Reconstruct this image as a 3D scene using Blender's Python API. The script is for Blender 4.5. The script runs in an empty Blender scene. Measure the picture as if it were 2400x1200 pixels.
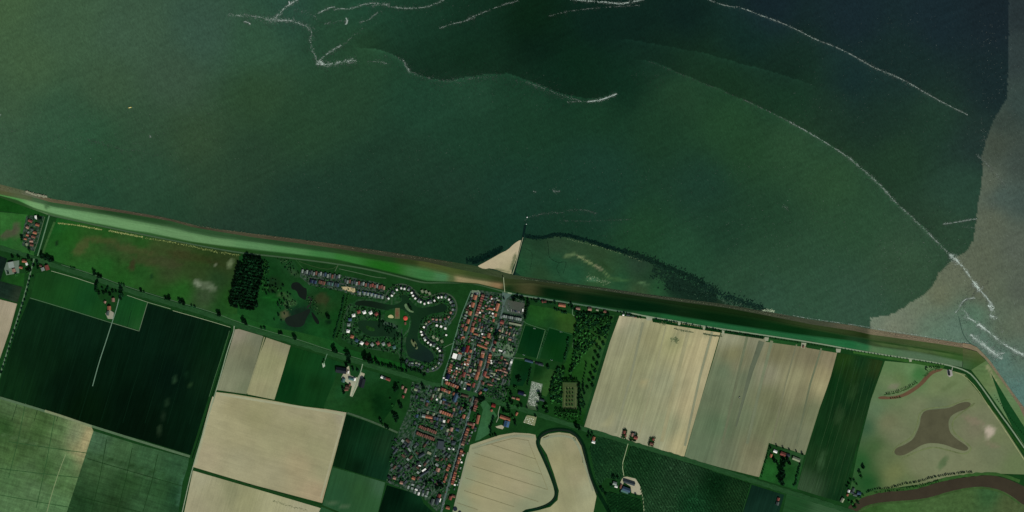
import bpy, math, random
import numpy as np
from mathutils import Vector, noise as mnoise, geometry as mgeo
R=math.radians
random.seed(7)
S=1.25                                   # metres per map unit
def W(px,py): return ((px-1200)*S,(600-py)*S)
scn=bpy.context.scene
# ---------------- camera, sky, sun, exposure ----------------
cam=bpy.data.cameras.new('camera'); co=bpy.data.objects.new('camera',cam); scn.collection.objects.link(co)
co.location=(0,0,8000); co.rotation_euler=(0,0,0)
cam.sensor_width=36; cam.lens=36*8000/3000; cam.clip_start=50; cam.clip_end=40000
scn.camera=co
world=bpy.data.worlds.new('World'); scn.world=world; world.use_nodes=True
nt=world.node_tree; bg=nt.nodes['Background']; sk=nt.nodes.new('ShaderNodeTexSky')
SUN_AZ,SUN_EL=158,46
sk.sky_type='NISHITA'; sk.sun_disc=False; sk.sun_elevation=R(SUN_EL); sk.sun_rotation=R(SUN_AZ)
nt.links.new(sk.outputs[0],bg.inputs[0]); bg.inputs[1].default_value=0.06
sl=bpy.data.lights.new('sun','SUN'); sl.energy=3.6; sl.angle=R(0.5); sl.color=(1,0.95,0.88)
so=bpy.data.objects.new('sun',sl); scn.collection.objects.link(so)
sd=Vector((math.sin(R(SUN_AZ))*math.cos(R(SUN_EL)),math.cos(R(SUN_AZ))*math.cos(R(SUN_EL)),math.sin(R(SUN_EL))))
so.rotation_euler=(-sd).to_track_quat('-Z','Y').to_euler(); so.location=sd*3000
scn.view_settings.view_transform='Standard'; scn.view_settings.look='None'
scn.view_settings.exposure=0; scn.view_settings.gamma=1
C=scn.collection
K=(0.98,0.95,0.97)                       # light arriving on level ground, per channel
def s2l(c): return c/12.92 if c<=0.04045 else ((c+0.055)/1.055)**2.4
VEG=[0]
def hx(h,k=True):
    h=h.lstrip('#'); q=[int(h[i:i+2],16) for i in (0,2,4)]
    if VEG[0] and q[1]>50 and q[1]>1.35*q[0] and q[1]>1.25*q[2]: q=[q[0]+4,q[1]*.94,max(4,q[2]-4)]   # vegetation hue
    v=[s2l(a/255) for a in q]
    return tuple(min(0.9,a/b) for a,b in zip(v,K)) if k else tuple(v)
# ---------------- tagging ----------------
def tag(o,label=None,cat=None,group=None,kind=None):
    if label:
        while len(label.split())>16 and ' the ' in label: label=label.replace(' the ',' ',1)
        o['label']=label
    if cat: o['category']=cat
    if group: o['group']=group
    if kind: o['kind']=kind
    return o
def empty(name,loc,rz=0):
    o=bpy.data.objects.new(name,None); C.objects.link(o); o.location=loc; o.rotation_euler=(0,0,rz); o.empty_display_size=2; return o
def mkobj(name,me,parent=None,loc=None):
    o=bpy.data.objects.new(name,me); C.objects.link(o)
    if parent: o.parent=parent
    if loc: o.location=loc
    return o
def mesh(name,vs,fs,mat=None,cols=None):
    me=bpy.data.meshes.new(name); me.from_pydata([tuple(v) for v in vs],[],fs)
    if cols is not None:
        a=me.color_attributes.new('Col','FLOAT_COLOR','POINT')
        arr=np.ones((len(vs),4),dtype=np.float32); arr[:,:3]=cols; a.data.foreach_set('color',arr.ravel())
    if mat: me.materials.append(mat)
    me.update(); return me
# ---------------- materials ----------------
def node_mat(name):
    m=bpy.data.materials.new(name); m.use_nodes=True; n=m.node_tree; b=n.nodes['Principled BSDF']
    return m,n,b
def mul_noise(n,col,terms,rot=0):
    """col * product of (1+amt*(noise-.5)*2); terms: (sx,sy,amt,detail)"""
    tc=n.nodes.new('ShaderNodeTexCoord'); last=None
    for (sx,sy,amt,det) in terms:
        mr=n.nodes.new('ShaderNodeMapping'); mr.vector_type='POINT'; mr.inputs['Rotation'].default_value=(0,0,rot)
        n.links.new(tc.outputs['Object'],mr.inputs[0])
        mp=n.nodes.new('ShaderNodeMapping'); mp.inputs['Scale'].default_value=(1/sx,1/sy,1)
        n.links.new(mr.outputs[0],mp.inputs[0])
        no=n.nodes.new('ShaderNodeTexNoise'); no.inputs['Scale'].default_value=1; no.inputs['Detail'].default_value=det
        no.inputs['Roughness'].default_value=0.6
        n.links.new(mp.outputs[0],no.inputs['Vector'])
        ra=n.nodes.new('ShaderNodeMapRange'); ra.inputs[1].default_value=0.25; ra.inputs[2].default_value=0.75
        ra.inputs[3].default_value=1-amt; ra.inputs[4].default_value=1+amt; ra.clamp=True
        n.links.new(no.outputs[0],ra.inputs[0])
        if last is None: last=ra.outputs[0]
        else:
            mu=n.nodes.new('ShaderNodeMath'); mu.operation='MULTIPLY'; n.links.new(last,mu.inputs[0]); n.links.new(ra.outputs[0],mu.inputs[1]); last=mu.outputs[0]
    vm=n.nodes.new('ShaderNodeVectorMath'); vm.operation='SCALE'; n.links.new(col,vm.inputs[0]); n.links.new(last,vm.inputs['Scale'])
    return vm.outputs[0]
def land_mat(name,rot=0,terms=((60,60,.12,3),(6,6,.10,3)),rough=0.95,spec=0.0,col=None):
    m,n,b=node_mat(name)
    if col is None:
        a=n.nodes.new('ShaderNodeAttribute'); a.attribute_name='Col'; c=a.outputs['Color']
    else:
        a=n.nodes.new('ShaderNodeRGB'); a.outputs[0].default_value=(*col,1); c=a.outputs[0]
    n.links.new(mul_noise(n,c,terms,rot),b.inputs['Base Color'])
    b.inputs['Roughness'].default_value=rough; b.inputs['Specular IOR Level'].default_value=spec
    return m
_pm={}
def plain(hexc,rough=0.85,spec=0.2,amt=0.15,sc=2.0,rnd=0.12):
    key=(hexc,rough,spec,amt,sc,rnd)
    if key in _pm: return _pm[key]
    m,n,b=node_mat('paint_'+hexc.strip('#'))
    a=n.nodes.new('ShaderNodeRGB'); a.outputs[0].default_value=(*hx(hexc),1)
    oi=n.nodes.new('ShaderNodeObjectInfo'); ra=n.nodes.new('ShaderNodeMapRange'); ra.inputs[3].default_value=1-rnd; ra.inputs[4].default_value=1+rnd
    n.links.new(oi.outputs['Random'],ra.inputs[0])
    vm=n.nodes.new('ShaderNodeVectorMath'); vm.operation='SCALE'; n.links.new(a.outputs[0],vm.inputs[0]); n.links.new(ra.outputs[0],vm.inputs['Scale'])
    n.links.new(mul_noise(n,vm.outputs[0],((sc,sc,amt,3),)),b.inputs['Base Color'])
    b.inputs['Roughness'].default_value=rough; b.inputs['Specular IOR Level'].default_value=spec
    _pm[key]=m; return m
# ---------------- colour fields ----------------
def ctrlcol(P,ctrl,soft=18,pw=1.7):
    cp=np.array([(c[0],c[1]) for c in ctrl],float); cc=np.array([hx(c[2]) for c in ctrl])
    out=np.zeros((len(P),3)); ws=np.zeros(len(P))
    for p,c in zip(cp,cc):
        w=((P[:,0]-p[0])**2+(P[:,1]-p[1])**2+soft*soft)**(-pw); out+=w[:,None]*c; ws+=w
    return out/ws[:,None]
def inpoly(P,poly):
    x,y=P[:,0],P[:,1]; r=np.zeros(len(P),bool); j=len(poly)-1
    for i in range(len(poly)):
        xi,yi=poly[i]; xj,yj=poly[j]
        if yi!=yj:
            r^=((yi>y)!=(yj>y))&(x<(xj-xi)*(y-yi)/(yj-yi)+xi)
        j=i
    return r
def pdist(P,line):
    d=np.full(len(P),1e9)
    for (ax,ay),(bx,by) in zip(line[:-1],line[1:]):
        vx,vy=bx-ax,by-ay; L=vx*vx+vy*vy+1e-9
        t=np.clip(((P[:,0]-ax)*vx+(P[:,1]-ay)*vy)/L,0,1)
        d=np.minimum(d,np.hypot(P[:,0]-ax-t*vx,P[:,1]-ay-t*vy))
    return d
def nz(P,sc,seed=0,det=3):
    return np.array([mnoise.fractal(Vector((x/sc+seed*17.3,y/sc-seed*9.1,seed)),0.8,2.0,det) for x,y in P])
def blobs(P,col,bl):
    """bl: (cx,cy,rx,ry,deg,hex,strength)"""
    for k,(cx,cy,rx,ry,dg,h,st) in enumerate(bl):
        dx=P[:,0]-cx; dy=P[:,1]-cy
        near=np.where((abs(dx)<2.2*max(rx,ry))&(abs(dy)<2.2*max(rx,ry)))[0]
        if not len(near): continue
        a=R(dg); u=(dx[near]*math.cos(a)+dy[near]*math.sin(a))/rx; v=(-dx[near]*math.sin(a)+dy[near]*math.cos(a))/ry
        q=np.hypot(u,v)+0.35*nz(P[near],max(4,min(rx,ry)*0.7),k,3)
        f=np.clip((1.25-q)/0.5,0,1)*st
        col[near]=col[near]*(1-f[:,None])+np.array(hx(h))*f[:,None]
    return col
# ---------------- sheets ----------------
SEEDY=[0]
def patch(name,poly,z,ctrl,mat,sp=8,bl=(),kind='structure',colfn=None,label=None,cat=None,soft=18,zfn=None):
    SEEDY[0]+=1; z=z+0.006*(SEEDY[0]%40)*(zfn is None)
    xs=[p[0] for p in poly]; ys=[p[1] for p in poly]
    # densify border
    bp=[]
    n=len(poly)
    for i in range(n):
        a,b=poly[i],poly[(i+1)%n]; L=math.hypot(b[0]-a[0],b[1]-a[1]); k=max(1,int(L/sp))
        for t in range(k): bp.append((a[0]+(b[0]-a[0])*t/k,a[1]+(b[1]-a[1])*t/k))
    gx=np.arange(min(xs)+sp/2,max(xs),sp); gy=np.arange(min(ys)+sp/2,max(ys),sp)
    G=np.array([(x,y) for x in gx for y in gy]) if len(gx) and len(gy) else np.zeros((0,2))
    if len(G):
        G=G[inpoly(G,poly)]
        if len(G): G=G[pdist(G,list(poly)+[poly[0]])>sp*0.4]
    pts=[Vector(p) for p in bp]+[Vector((float(x),float(y))) for x,y in G]
    v,e,f,_,_,_=mgeo.delaunay_2d_cdt(pts,[],[list(range(len(bp)))],1,1e-5)
    P=np.array([(a.x,a.y) for a in v])
    if colfn: col=colfn(P)
    elif isinstance(ctrl,str): col=np.tile(np.array(hx(ctrl)),(len(P),1))
    else: col=ctrlcol(P,ctrl,soft)
    col=blobs(P,col,bl)
    vs=[(*W(x,y),(z if zfn is None else zfn(x,y))) for x,y in P]
    fs=[]
    for t in f:
        t=list(t); a,b,c=[vs[i] for i in t[:3]]
        if (b[0]-a[0])*(c[1]-a[1])-(b[1]-a[1])*(c[0]-a[0])<0: t=t[::-1]
        fs.append(t)
    o=mkobj(name,mesh(name,vs,fs,mat,col)); tag(o,label,cat,None,kind); return o
def smooth(line,it=2):
    for _ in range(it):
        q=[line[0]]
        for a,b in zip(line[:-1],line[1:]):
            q.append((a[0]*.75+b[0]*.25,a[1]*.75+b[1]*.25)); q.append((a[0]*.25+b[0]*.75,a[1]*.25+b[1]*.75))
        q.append(line[-1]); line=q
    return line
def smoothp(poly,it=2):
    for _ in range(it):
        q=[]
        for i in range(len(poly)):
            a,b=poly[i],poly[(i+1)%len(poly)]
            q.append((a[0]*.75+b[0]*.25,a[1]*.75+b[1]*.25)); q.append((a[0]*.25+b[0]*.75,a[1]*.25+b[1]*.75))
        poly=q
    return poly
def resample(line,step):
    out=[line[0]]; acc=0
    for a,b in zip(line[:-1],line[1:]):
        L=math.hypot(b[0]-a[0],b[1]-a[1]); k=max(1,int(round(L/step)))
        for t in range(1,k+1): out.append((a[0]+(b[0]-a[0])*t/k,a[1]+(b[1]-a[1])*t/k))
    return out
def strip(name,line,w,z,mat,hexc,sm=2,kind='structure',jit=0,w2=None,h=0.0):
    SEEDY[0]+=1; z=z+0.2+0.006*(SEEDY[0]%30)
    ln=resample(smooth(line,sm),8); vs=[];fs=[];n=len(ln)
    for i,(x,y) in enumerate(ln):
        a=ln[max(0,i-1)]; b=ln[min(n-1,i+1)]; dx,dy=b[0]-a[0],b[1]-a[1]; L=math.hypot(dx,dy)+1e-9
        ww=(w if w2 is None else w+(w2-w)*i/(n-1))*(1+jit*mnoise.noise(Vector((i*.7,w,3.1))))
        nx,ny=-dy/L*ww/2,dx/L*ww/2
        vs+= [(*W(x+nx,y+ny),z),(*W(x-nx,y-ny),z)]
        if i: k=2*i; fs.append((k-2,k-1,k+1,k) )
    # face up
    a,b,c=[Vector(vs[j]) for j in fs[0][:3]]
    if (b-a).cross(c-a).z<0: fs=[f[::-1] for f in fs]
    if h>0:
        m=len(vs); vs+=[(v[0],v[1],v[2]-h) for v in vs]
        for i in range(n-1):
            k=2*i; fs+=[(k,k+2,m+k+2,m+k),(k+3,k+1,m+k+1,m+k+3)]
    o=mkobj(name,mesh(name,vs,fs,mat,np.tile(np.array(hx(hexc)),(len(vs),1)))); tag(o,kind=kind); return o
def ramp(name,A,B,zA,zB,mat,ctrl,m=3,step=8,soft=14,bl=(),prev=None,nxt=None,bf=.35,bn=None):
    bn=bn or bf
    """sloping strip between two lines given as (x,y) tables over x"""
    xs=np.arange(0,A[-1][0]+1,step); 
    ya=np.interp(xs,[a[0] for a in A],[a[1] for a in A]); yb=np.interp(xs,[a[0] for a in B],[a[1] for a in B])
    P=[];zz=[];tt=[]
    for j in range(m+1):
        t=j/m; tt+=[t]*len(xs)
        for i,x in enumerate(xs): P.append((x,ya[i]+(yb[i]-ya[i])*t)); 
        za=zA if not callable(zA) else np.array([zA(x) for x in xs]); zb=zB if not callable(zB) else np.array([zB(x) for x in xs])
        zz+=list((za+(zb-za)*t)*np.ones(len(xs)))
    P=np.array(P); n=len(xs); col=ctrlcol(P,ctrl,soft); tt=np.array(tt)[:,None]
    if prev: w=.5*np.clip(1-tt/bf,0,1); col=col*(1-w)+ctrlcol(P,prev,soft)*w
    if nxt: w=.5*np.clip(1-(1-tt)/bn,0,1); col=col*(1-w)+ctrlcol(P,nxt,soft)*w
    col=blobs(P,col,bl)
    vs=[(*W(x,y),z) for (x,y),z in zip(P,zz)]
    fs=[(j*n+i,(j+1)*n+i,(j+1)*n+i+1,j*n+i+1) for j in range(m) for i in range(n-1)]
    o=mkobj(name,mesh(name,vs,fs,mat,col)); tag(o,kind='structure'); return o

# ================= THE SEA =================
SEAL=[(0,0,'3f5b3a'),(60,150,'3d593a'),(150,60,'3b583d'),(300,80,'3a5640'),(250,200,'385339'),(400,180,'37503c'),(480,80,'345141'),(600,100,'2e5039'),(690,25,'26493a'),(760,60,'22452f'),(850,30,'1c4431'),(850,100,'23452b'),(930,60,'183c2a'),
(1000,60,'143625'),(1020,130,'0f2e1d'),(1100,60,'0d2c1d'),(1100,140,'0a2a18'),(1250,60,'05220f'),(1260,100,'051e14'),(1350,150,'062716'),(1300,190,'07291a'),(1400,60,'07221a'),(1450,200,'08291a'),(1500,60,'08221b'),(1550,120,'0e2b1f'),(1600,140,'13301f'),(1600,50,'08201d'),(1750,90,'0d2923'),(1800,20,'12232a'),(2000,40,'14262c'),(2200,40,'15272d'),(2330,40,'152329'),(2330,200,'152729'),(2100,150,'152b28'),(1850,160,'10281f'),(2000,200,'11292a'),
(1700,190,'14331f'),(1850,230,'163824'),(0,260,'3a563a'),(0,310,'33523a'),(150,280,'2f5038'),(200,320,'2a5137'),(330,320,'2f4b34'),(450,330,'30492f'),(600,220,'2a472c'),(700,300,'23422a'),(800,220,'22422b'),(1000,250,'1b3f2c'),(1100,220,'1e422e'),(1100,330,'183b28'),(1250,300,'153824'),(1250,240,'173a26'),(1400,280,'143722'),(1400,380,'16392a'),(1550,300,'183a24'),(1600,220,'1f4028'),(1700,280,'1f4327'),(1750,350,'1e4025'),(1650,430,'18392a'),(1850,340,'26472c'),
(1950,260,'1b3526'),(2050,280,'172f25'),(2200,300,'1c3729'),(2280,330,'1d302c'),(2100,380,'1f3c28'),(2250,450,'254233'),(2200,540,'28432f'),(1950,430,'27482c'),(2000,520,'27482f'),(2120,620,'2f4b34'),(1800,520,'1d3e28'),(1850,600,'26462f'),(1700,550,'193a27'),(1600,600,'1f462d'),(1500,560,'1a4025'),(1750,640,'25462f'),(1900,680,'2c4d37'),(2000,720,'2e4c39'),(1800,700,'2b4c38'),(1400,470,'15382a'),(1350,530,'113422'),(1200,460,'17392a'),(1200,540,'0f3324'),(1050,450,'1a3728'),(1000,520,'143422'),(950,550,'13301f'),(900,520,'153022'),(1050,580,'11331f'),(1100,600,'12301f'),
(700,470,'1b3829'),(700,540,'173426'),(800,560,'153225'),(850,450,'1a3828'),(500,440,'27422c'),(550,520,'1e3829'),(400,490,'20402b'),(350,400,'274832'),(250,360,'24482e'),(220,450,'20432e'),(100,350,'2b4e36'),(100,420,'274930'),(0,360,'33533b'),(0,415,'35523a'),(600,380,'243f2b'),(950,380,'1b3928')]
SEAR=[(2385,30,'253133'),(2385,130,'2c3938'),(2390,250,'32433e'),(2350,280,'35423a'),(2330,340,'3f493d'),(2390,380,'3a4740'),(2320,430,'545d4d'),(2390,470,'3f5049'),(2350,455,'44564e'),(2320,520,'58604e'),(2390,580,'525b4e'),(2300,600,'565e4b'),(2240,640,'606752'),(2200,690,'646a51'),(2300,680,'595e4b'),(2390,680,'4f584b'),(2150,720,'68735c'),(2060,750,'6a7763'),(2090,765,'6f7661'),(2120,745,'69735f'),(2180,760,'5e735e'),(2240,770,'597362'),(2280,740,'51715a'),(2330,690,'57624e'),(2390,760,'5c6754'),(2350,770,'586550'),(2300,800,'567262'),(2350,850,'527265'),(2390,920,'52766c'),(2390,830,'566a59'),(2200,785,'58735e')]
SEAM=[(2366,-200),(2364,100),(2360,230),(2345,255),(2325,290),(2312,325),(2300,370),(2304,400),(2296,460),(2288,520),(2282,560),(2265,590),(2238,604),(2222,620),(2200,640),(2188,668),(2165,692),(2130,712),(2100,733),(2075,741),(2040,744)]
SILT=SEAM+[(2040,900),(2700,1200),(2700,-200)]
FRONT1=[(820,112),(880,114),(920,125),(945,145),(960,168),(1010,184),(1055,190),(1090,182),(1130,174),(1195,173),(1240,190),(1280,206),(1330,224),(1375,231),(1420,226),(1455,205)]
FRONT2=[(1480,140),(1530,143),(1560,155),(1600,175),(1700,215),(1780,250),(1860,290),(1910,318),(1960,350),(2000,375),(2030,402),(2070,440),(2100,475),(2140,510),(2180,550),(2235,602)]
FRONT3=[(1430,92),(1500,96),(1560,108),(1640,122),(1760,155),(1850,180),(1920,205)]
FRONT4=[(1655,-5),(1700,14),(1740,18),(1780,35),(1830,52),(1880,75),(1910,92),(1960,110),(2000,130),(2050,160),(2100,178),(2150,205),(2190,230),(2270,270)]
def ynorth(P,line):
    xs=[a[0] for a in line]; ys=[a[1] for a in line]
    return (np.interp(P[:,0],xs,ys)-P[:,1]), (P[:,0]>xs[0]-5)&(P[:,0]<xs[-1]+5)
def seacol(P):
    wob=P+np.stack([nz(P,45,1,2),nz(P,45,2,2)],1)*7
    c=ctrlcol(wob,SEAL,62,2.2); 
    for ln,an,as_,dec in ((FRONT1,.30,.22,45),(FRONT2,.22,.16,50),(FRONT3,.18,.14,30),(FRONT4,.10,.16,40)):
        s,m=ynorth(wob*0.35+P*0.65,ln); d=pdist(P,ln); xs=[a[0] for a in ln]
        endf=np.clip((P[:,0]-xs[0])/60,0,1)*np.clip((xs[-1]-P[:,0])/60,0,1)
        mod=.5+.9*np.clip(nz(P,26,int(dec),2)+.35,0,1)
        f=np.where(s>0,1-an*np.exp(-d/dec),1+as_*np.exp(-d/dec)+(.55 if dec>44 else .4)*np.exp(-d/4.5)*mod); f=1+(f-1)*endf*m
        c*=f[:,None]
    r=ctrlcol(P,SEAR,24); wob2=P+np.stack([nz(P,9,3,3),nz(P,9,4,3)],1)*2.0
    ins=inpoly(wob2,SILT); d=pdist(P,SEAM)
    r*=(1+0.12*np.exp(-d/6))[:,None]
    c=np.where(ins[:,None],r,c)
    c=c*.93+c.mean(1,keepdims=True)*.07
    # large soft mottling and long streaks
    q=np.stack([P[:,0]*0.35+P[:,1]*0.06,P[:,1]-0.14*P[:,0]],1)
    c*=(1+0.05*nz(P,120,5,3)+0.05*nz(q,10,6,3))[:,None]
    return np.clip(c,0.002,0.9)
def build_sea():
    sp=3.0; xs=np.arange(-20,2425,sp); ys=np.arange(-20,985,sp)
    xs=np.concatenate([[-4000,-1500,-400],xs,[2800,4000,7000]]); ys=np.concatenate([[-5000,-1500,-300],ys,[1300]])
    X,Y=np.meshgrid(xs,ys); P=np.stack([X.ravel(),Y.ravel()],1); n=len(xs); m=len(ys)
    land=(P[:,1]>np.interp(P[:,0],[-500,0,1100,1200,1600,2280,2420],[500,520,690,690,760,900,1060]))
    c=np.zeros((len(P),3)); idx=np.where(~land)[0]; c[idx]=seacol(np.clip(P[idx],[-30,-30],[2430,990]))
    vs=np.zeros((len(P),3)); vs[:,0]=(P[:,0]-1200)*S; vs[:,1]=(600-P[:,1])*S; vs[:,2]=-1.0
    I=np.arange(len(P)).reshape(m,n)
    keep=(P[:,1]<np.interp(P[:,0],[-500,0,1100,1200,1600,2280,2420],[500,520,690,690,760,900,1060])+40).reshape(m,n)
    fs=[(int(I[j,i]),int(I[j+1,i]),int(I[j+1,i+1]),int(I[j,i+1])) for j in range(m-1) for i in range(n-1) if keep[j,i]]
    mt,nn,b=node_mat('sea_water')
    a=nn.nodes.new('ShaderNodeAttribute'); a.attribute_name='Col'
    nn.links.new(mul_noise(nn,a.outputs['Color'],((4.5,10,.22,5),(170,13,.10,4),(16,34,.10,3)),R(-25)),b.inputs['Base Color'])
    b.inputs['Roughness'].default_value=0.6; b.inputs['Specular IOR Level'].default_value=0.03
    tc=nn.nodes.new('ShaderNodeTexCoord'); mp=nn.nodes.new('ShaderNodeMapping'); mp.inputs['Scale'].default_value=(1/4.5,1/10,1); mp.inputs['Rotation'].default_value=(0,0,R(-30))
    no=nn.nodes.new('ShaderNodeTexNoise'); no.inputs['Scale'].default_value=1; no.inputs['Detail'].default_value=5
    bu=nn.nodes.new('ShaderNodeBump'); bu.inputs['Strength'].default_value=0.6; bu.inputs['Distance'].default_value=1.2
    nn.links.new(tc.outputs['Object'],mp.inputs[0]); nn.links.new(mp.outputs[0],no.inputs['Vector']); nn.links.new(no.outputs[0],bu.inputs['Height']); nn.links.new(bu.outputs[0],b.inputs['Normal'])
    o=mkobj('sea',mesh('sea',vs,fs,mt,c)); tag(o,kind='structure')
build_sea()

# foam: flat rafts of bubbles lying on the water
foam_mat=land_mat('foam_white',terms=((2,2,.2,2),),rough=0.9)
def foam(lines,label_name='foam',seed=1):
    rnd=random.Random(seed); vs=[];fs=[];cs=[]
    for (line,dens,wid,bright,ang) in lines:
        ln=smooth(line,2); 
        for a,b in zip(ln[:-1],ln[1:]):
            L=math.hypot(b[0]-a[0],b[1]-a[1]); k=int(L*dens*1.7)+(rnd.random()<(L*dens*1.7)%1)
            th=math.atan2(b[1]-a[1],b[0]-a[0])
            for _ in range(k):
                t=rnd.random(); x=a[0]+(b[0]-a[0])*t; y=a[1]+(b[1]-a[1])*t; wv=max(.3,1.15+2.6*mnoise.noise(Vector((x/11,y/11,seed+5))))
                clump=0.35+0.9*mnoise.noise(Vector((x/14,y/14,seed)))+0.5*mnoise.noise(Vector((x/4,y/4,seed)))
                if rnd.random()>max(.12,min(1,.40+clump*1.0)): continue
                far=rnd.random()<.62; off=abs(rnd.gauss(0,wid*wv*1.1*(3.6 if far else 1)))*(1 if rnd.random()<.7 else -1); x+=-math.sin(th)*off; y+=math.cos(th)*off
                if far: x+=rnd.gauss(0,1.5); y+=rnd.gauss(0,1.5)
                l=rnd.uniform(.8,3.2)*(1+.25*wid**.5); w=rnd.uniform(.2,.6)*(1.2 if not far else .8); q=th+((rnd.gauss(0,.3)+(.45 if wid>.7 else .2)) if ang is None else R(ang)-th+rnd.gauss(0,.4))
                br=min(.92,max(.035,(.55 if far else 1.25)*bright*rnd.uniform(.5,1.15)*math.exp(-abs(off)/(wid*3.2+.1))))
                col=np.array([.74,.90,.78])*br
                n0=len(vs); ring=[]
                for j in range(6):
                    aa=j*math.pi/3; rr=rnd.uniform(.7,1.2); ux=math.cos(aa)*l/2*rr; uy=math.sin(aa)*w/2*rr
                    px=x+ux*math.cos(q)-uy*math.sin(q); py=y+ux*math.sin(q)+uy*math.cos(q); vs.append((*W(px,py),-0.88+.02*rnd.random())); cs.append(col); ring.append(n0+j)
                fs.append(ring[::-1])
    o=mkobj(label_name,mesh('foam',vs,fs,foam_mat,np.array(cs))); tag(o,kind='stuff'); return o
foam([([(535,35),(575,36),(610,40),(650,46)],2.75,1.6,0.435,None),([(640,45),(690,50),(715,60),(732,72),(729,95),(729,112),(738,128),(746,148)],3.00,1.6,0.435,25),
 ([(642,46),(655,30),(675,12),(697,-2)],5.00,1.8,0.580,-40),([(620,44),(650,47),(690,46)],3.75,2.2,0.507,None),([(742,150),(765,151),(790,147),(810,142),(835,140)],5.00,2.0,0.652,-15),([(743,148),(752,138),(762,129),(785,113),(800,106)],3.75,1.0,0.551,None),([(742,149),(752,142),(757,152)],8.75,2.6,0.725,-35),([(700,52),(730,62),(750,70)],1.75,3,0.232,-35),([(760,55),(790,48),(811,48)],1.50,1.5,0.203,-10),([(775,128),(800,108),(830,82),(850,66)],1.00,1.2,0.203,-40),([(860,142),(885,142),(910,150)],1.75,2.5,0.246,-20),([(900,130),(930,130),(945,145)],1.00,4,0.174,30),([(955,165),(1000,182),(1060,192),(1120,180),(1180,175)],2.00,3.5,0.174,-10),([(1230,190),(1280,208),(1330,228),(1370,238)],2.00,2.4,0.203,15),([(640,60),(560,30),(600,38)],1.25,3,0.203,-30),([(690,20),(720,30),(745,40),(740,50)],1.25,3,0.203,-35),([(805,150),(820,148),(838,142)],2.50,1.8,0.290,-15),
 ([(745,32),(762,22),(775,17),(785,16)],3.25,.8,0.493,None),([(780,23),(800,19),(815,22),(835,16),(850,10),(880,6),(900,10),(920,16),(945,19),(975,19),(1000,16),(1015,11),(1040,0)],3.00,.9,0.464,None),([(840,52),(865,47),(875,35),(895,25)],2.25,.9,0.348,None),([(870,14),(895,8),(915,10)],2.50,1.8,0.290,-25),
 ([(943,138),(950,150),(956,160),(960,168)],3.75,1.2,0.493,50),([(1030,66),(1060,55),(1090,50),(1100,42),(1130,30),(1175,12),(1215,1)],2.50,.7,0.377,None),([(1095,48),(1105,40),(1112,38)],5.00,1.3,0.319,None),
 ([(1335,-2),(1390,3),(1430,5),(1445,9),(1470,7),(1510,-2)],4.25,.9,0.725,None),([(1285,38),(1330,26),(1380,20),(1450,15),(1500,12)],1.50,.6,0.246,None),([(1330,239),(1365,237),(1380,238)],2.50,.9,0.217,None),([(1378,238),(1395,236),(1410,233),(1425,228),(1445,220)],7.50,1.0,0.696,-14),
 ([(1655,-3),(1700,14),(1740,18),(1780,35),(1830,52),(1880,75),(1910,92),(1960,110),(2000,130),(2050,160),(2100,178),(2150,205),(2190,230),(2230,250),(2268,269)],3.00,.55,0.478,None),([(2000,130),(2050,158),(2120,190),(2190,228)],1.62,1.8,0.232,-20)],'foam',11)
foam([([(1520,143),(1600,175),(1700,216),(1760,240)],1.2,.7,.09,None),([(1740,232),(1800,260),(1860,290)],2.0,.8,.20,None),([(1850,285),(1910,318),(1960,350),(1998,374)],4,.8,.42,None),([(1990,370),(2030,402),(2070,440),(2100,475),(2140,510),(2180,550),(2230,600)],3.6,1.6,.42,15),([(2225,595),(2245,612),(2262,630),(2275,652),(2289,670),(2300,683),(2310,694),(2320,706),(2328,719)],6,1.6,.75,20),([(2228,598),(2240,606),(2248,618)],12,3.2,.8,20),([(2283,662),(2290,671),(2298,680)],13,3.2,.9,20),([(2316,716),(2326,717),(2334,722),(2322,728)],14,4.0,.9,15),([(2320,739),(2330,742),(2336,746)],11,2.4,.8,15),
 ([(2330,738),(2345,752),(2352,770),(2348,782)],1.6,1.5,.28,30),([(2288,362),(2305,375),(2320,392),(2338,410),(2360,442)],2.4,1.4,.28,15),([(2300,300),(2310,320),(2300,345)],1.1,3.5,.22,5),([(2210,524),(2235,522),(2255,518),(2290,512)],5,.8,.42,None),([(2255,530),(2300,536)],1,1.5,.22,10),([(2320,450),(2335,500)],1,5,.2,10),
 ([(2239,733),(2247,722),(2256,706),(2268,699),(2285,698)],7,.9,.55,None),([(2261,738),(2275,748),(2297,761),(2310,772),(2322,781),(2338,794),(2353,806),(2375,819),(2400,832),(2420,840)],8,1.6,.75,20),([(2252,722),(2262,730),(2270,740)],5,2,.4,30),([(2290,757),(2300,764),(2310,773)],12,2.6,.9,25),([(2376,820),(2400,833)],9,2.4,.7,20),([(2275,784),(2287,793),(2310,811),(2333,829),(2350,840)],10,4.2,.6,28),([(2300,802),(2318,818),(2340,833)],12,2.4,.8,28),([(2320,826),(2355,828)],5,2,.5,10),([(2280,790),(2300,806)],5,5,.35,28),([(2260,735),(2270,750)],3,4,.28,20),
 ([(2300,835),(2330,870),(2365,915),(2402,968)],2.2,1.2,.38,None),([(2340,850),(2400,900)],1.6,8,.16,25),([(2262,798),(2266,785),(2260,770)],1.6,2,.2,None),([(1860,739.5),(1900,747),(2000,761),(2040,768),(2100,778),(2200,793),(2270,804)],1.8,.35,.5,None),
 ([(2135,745),(2200,742),(2240,735)],.5,8,.2,-10),([(1800,735),(1860,739)],1,1.2,.3,None)],'foam',12)
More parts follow.
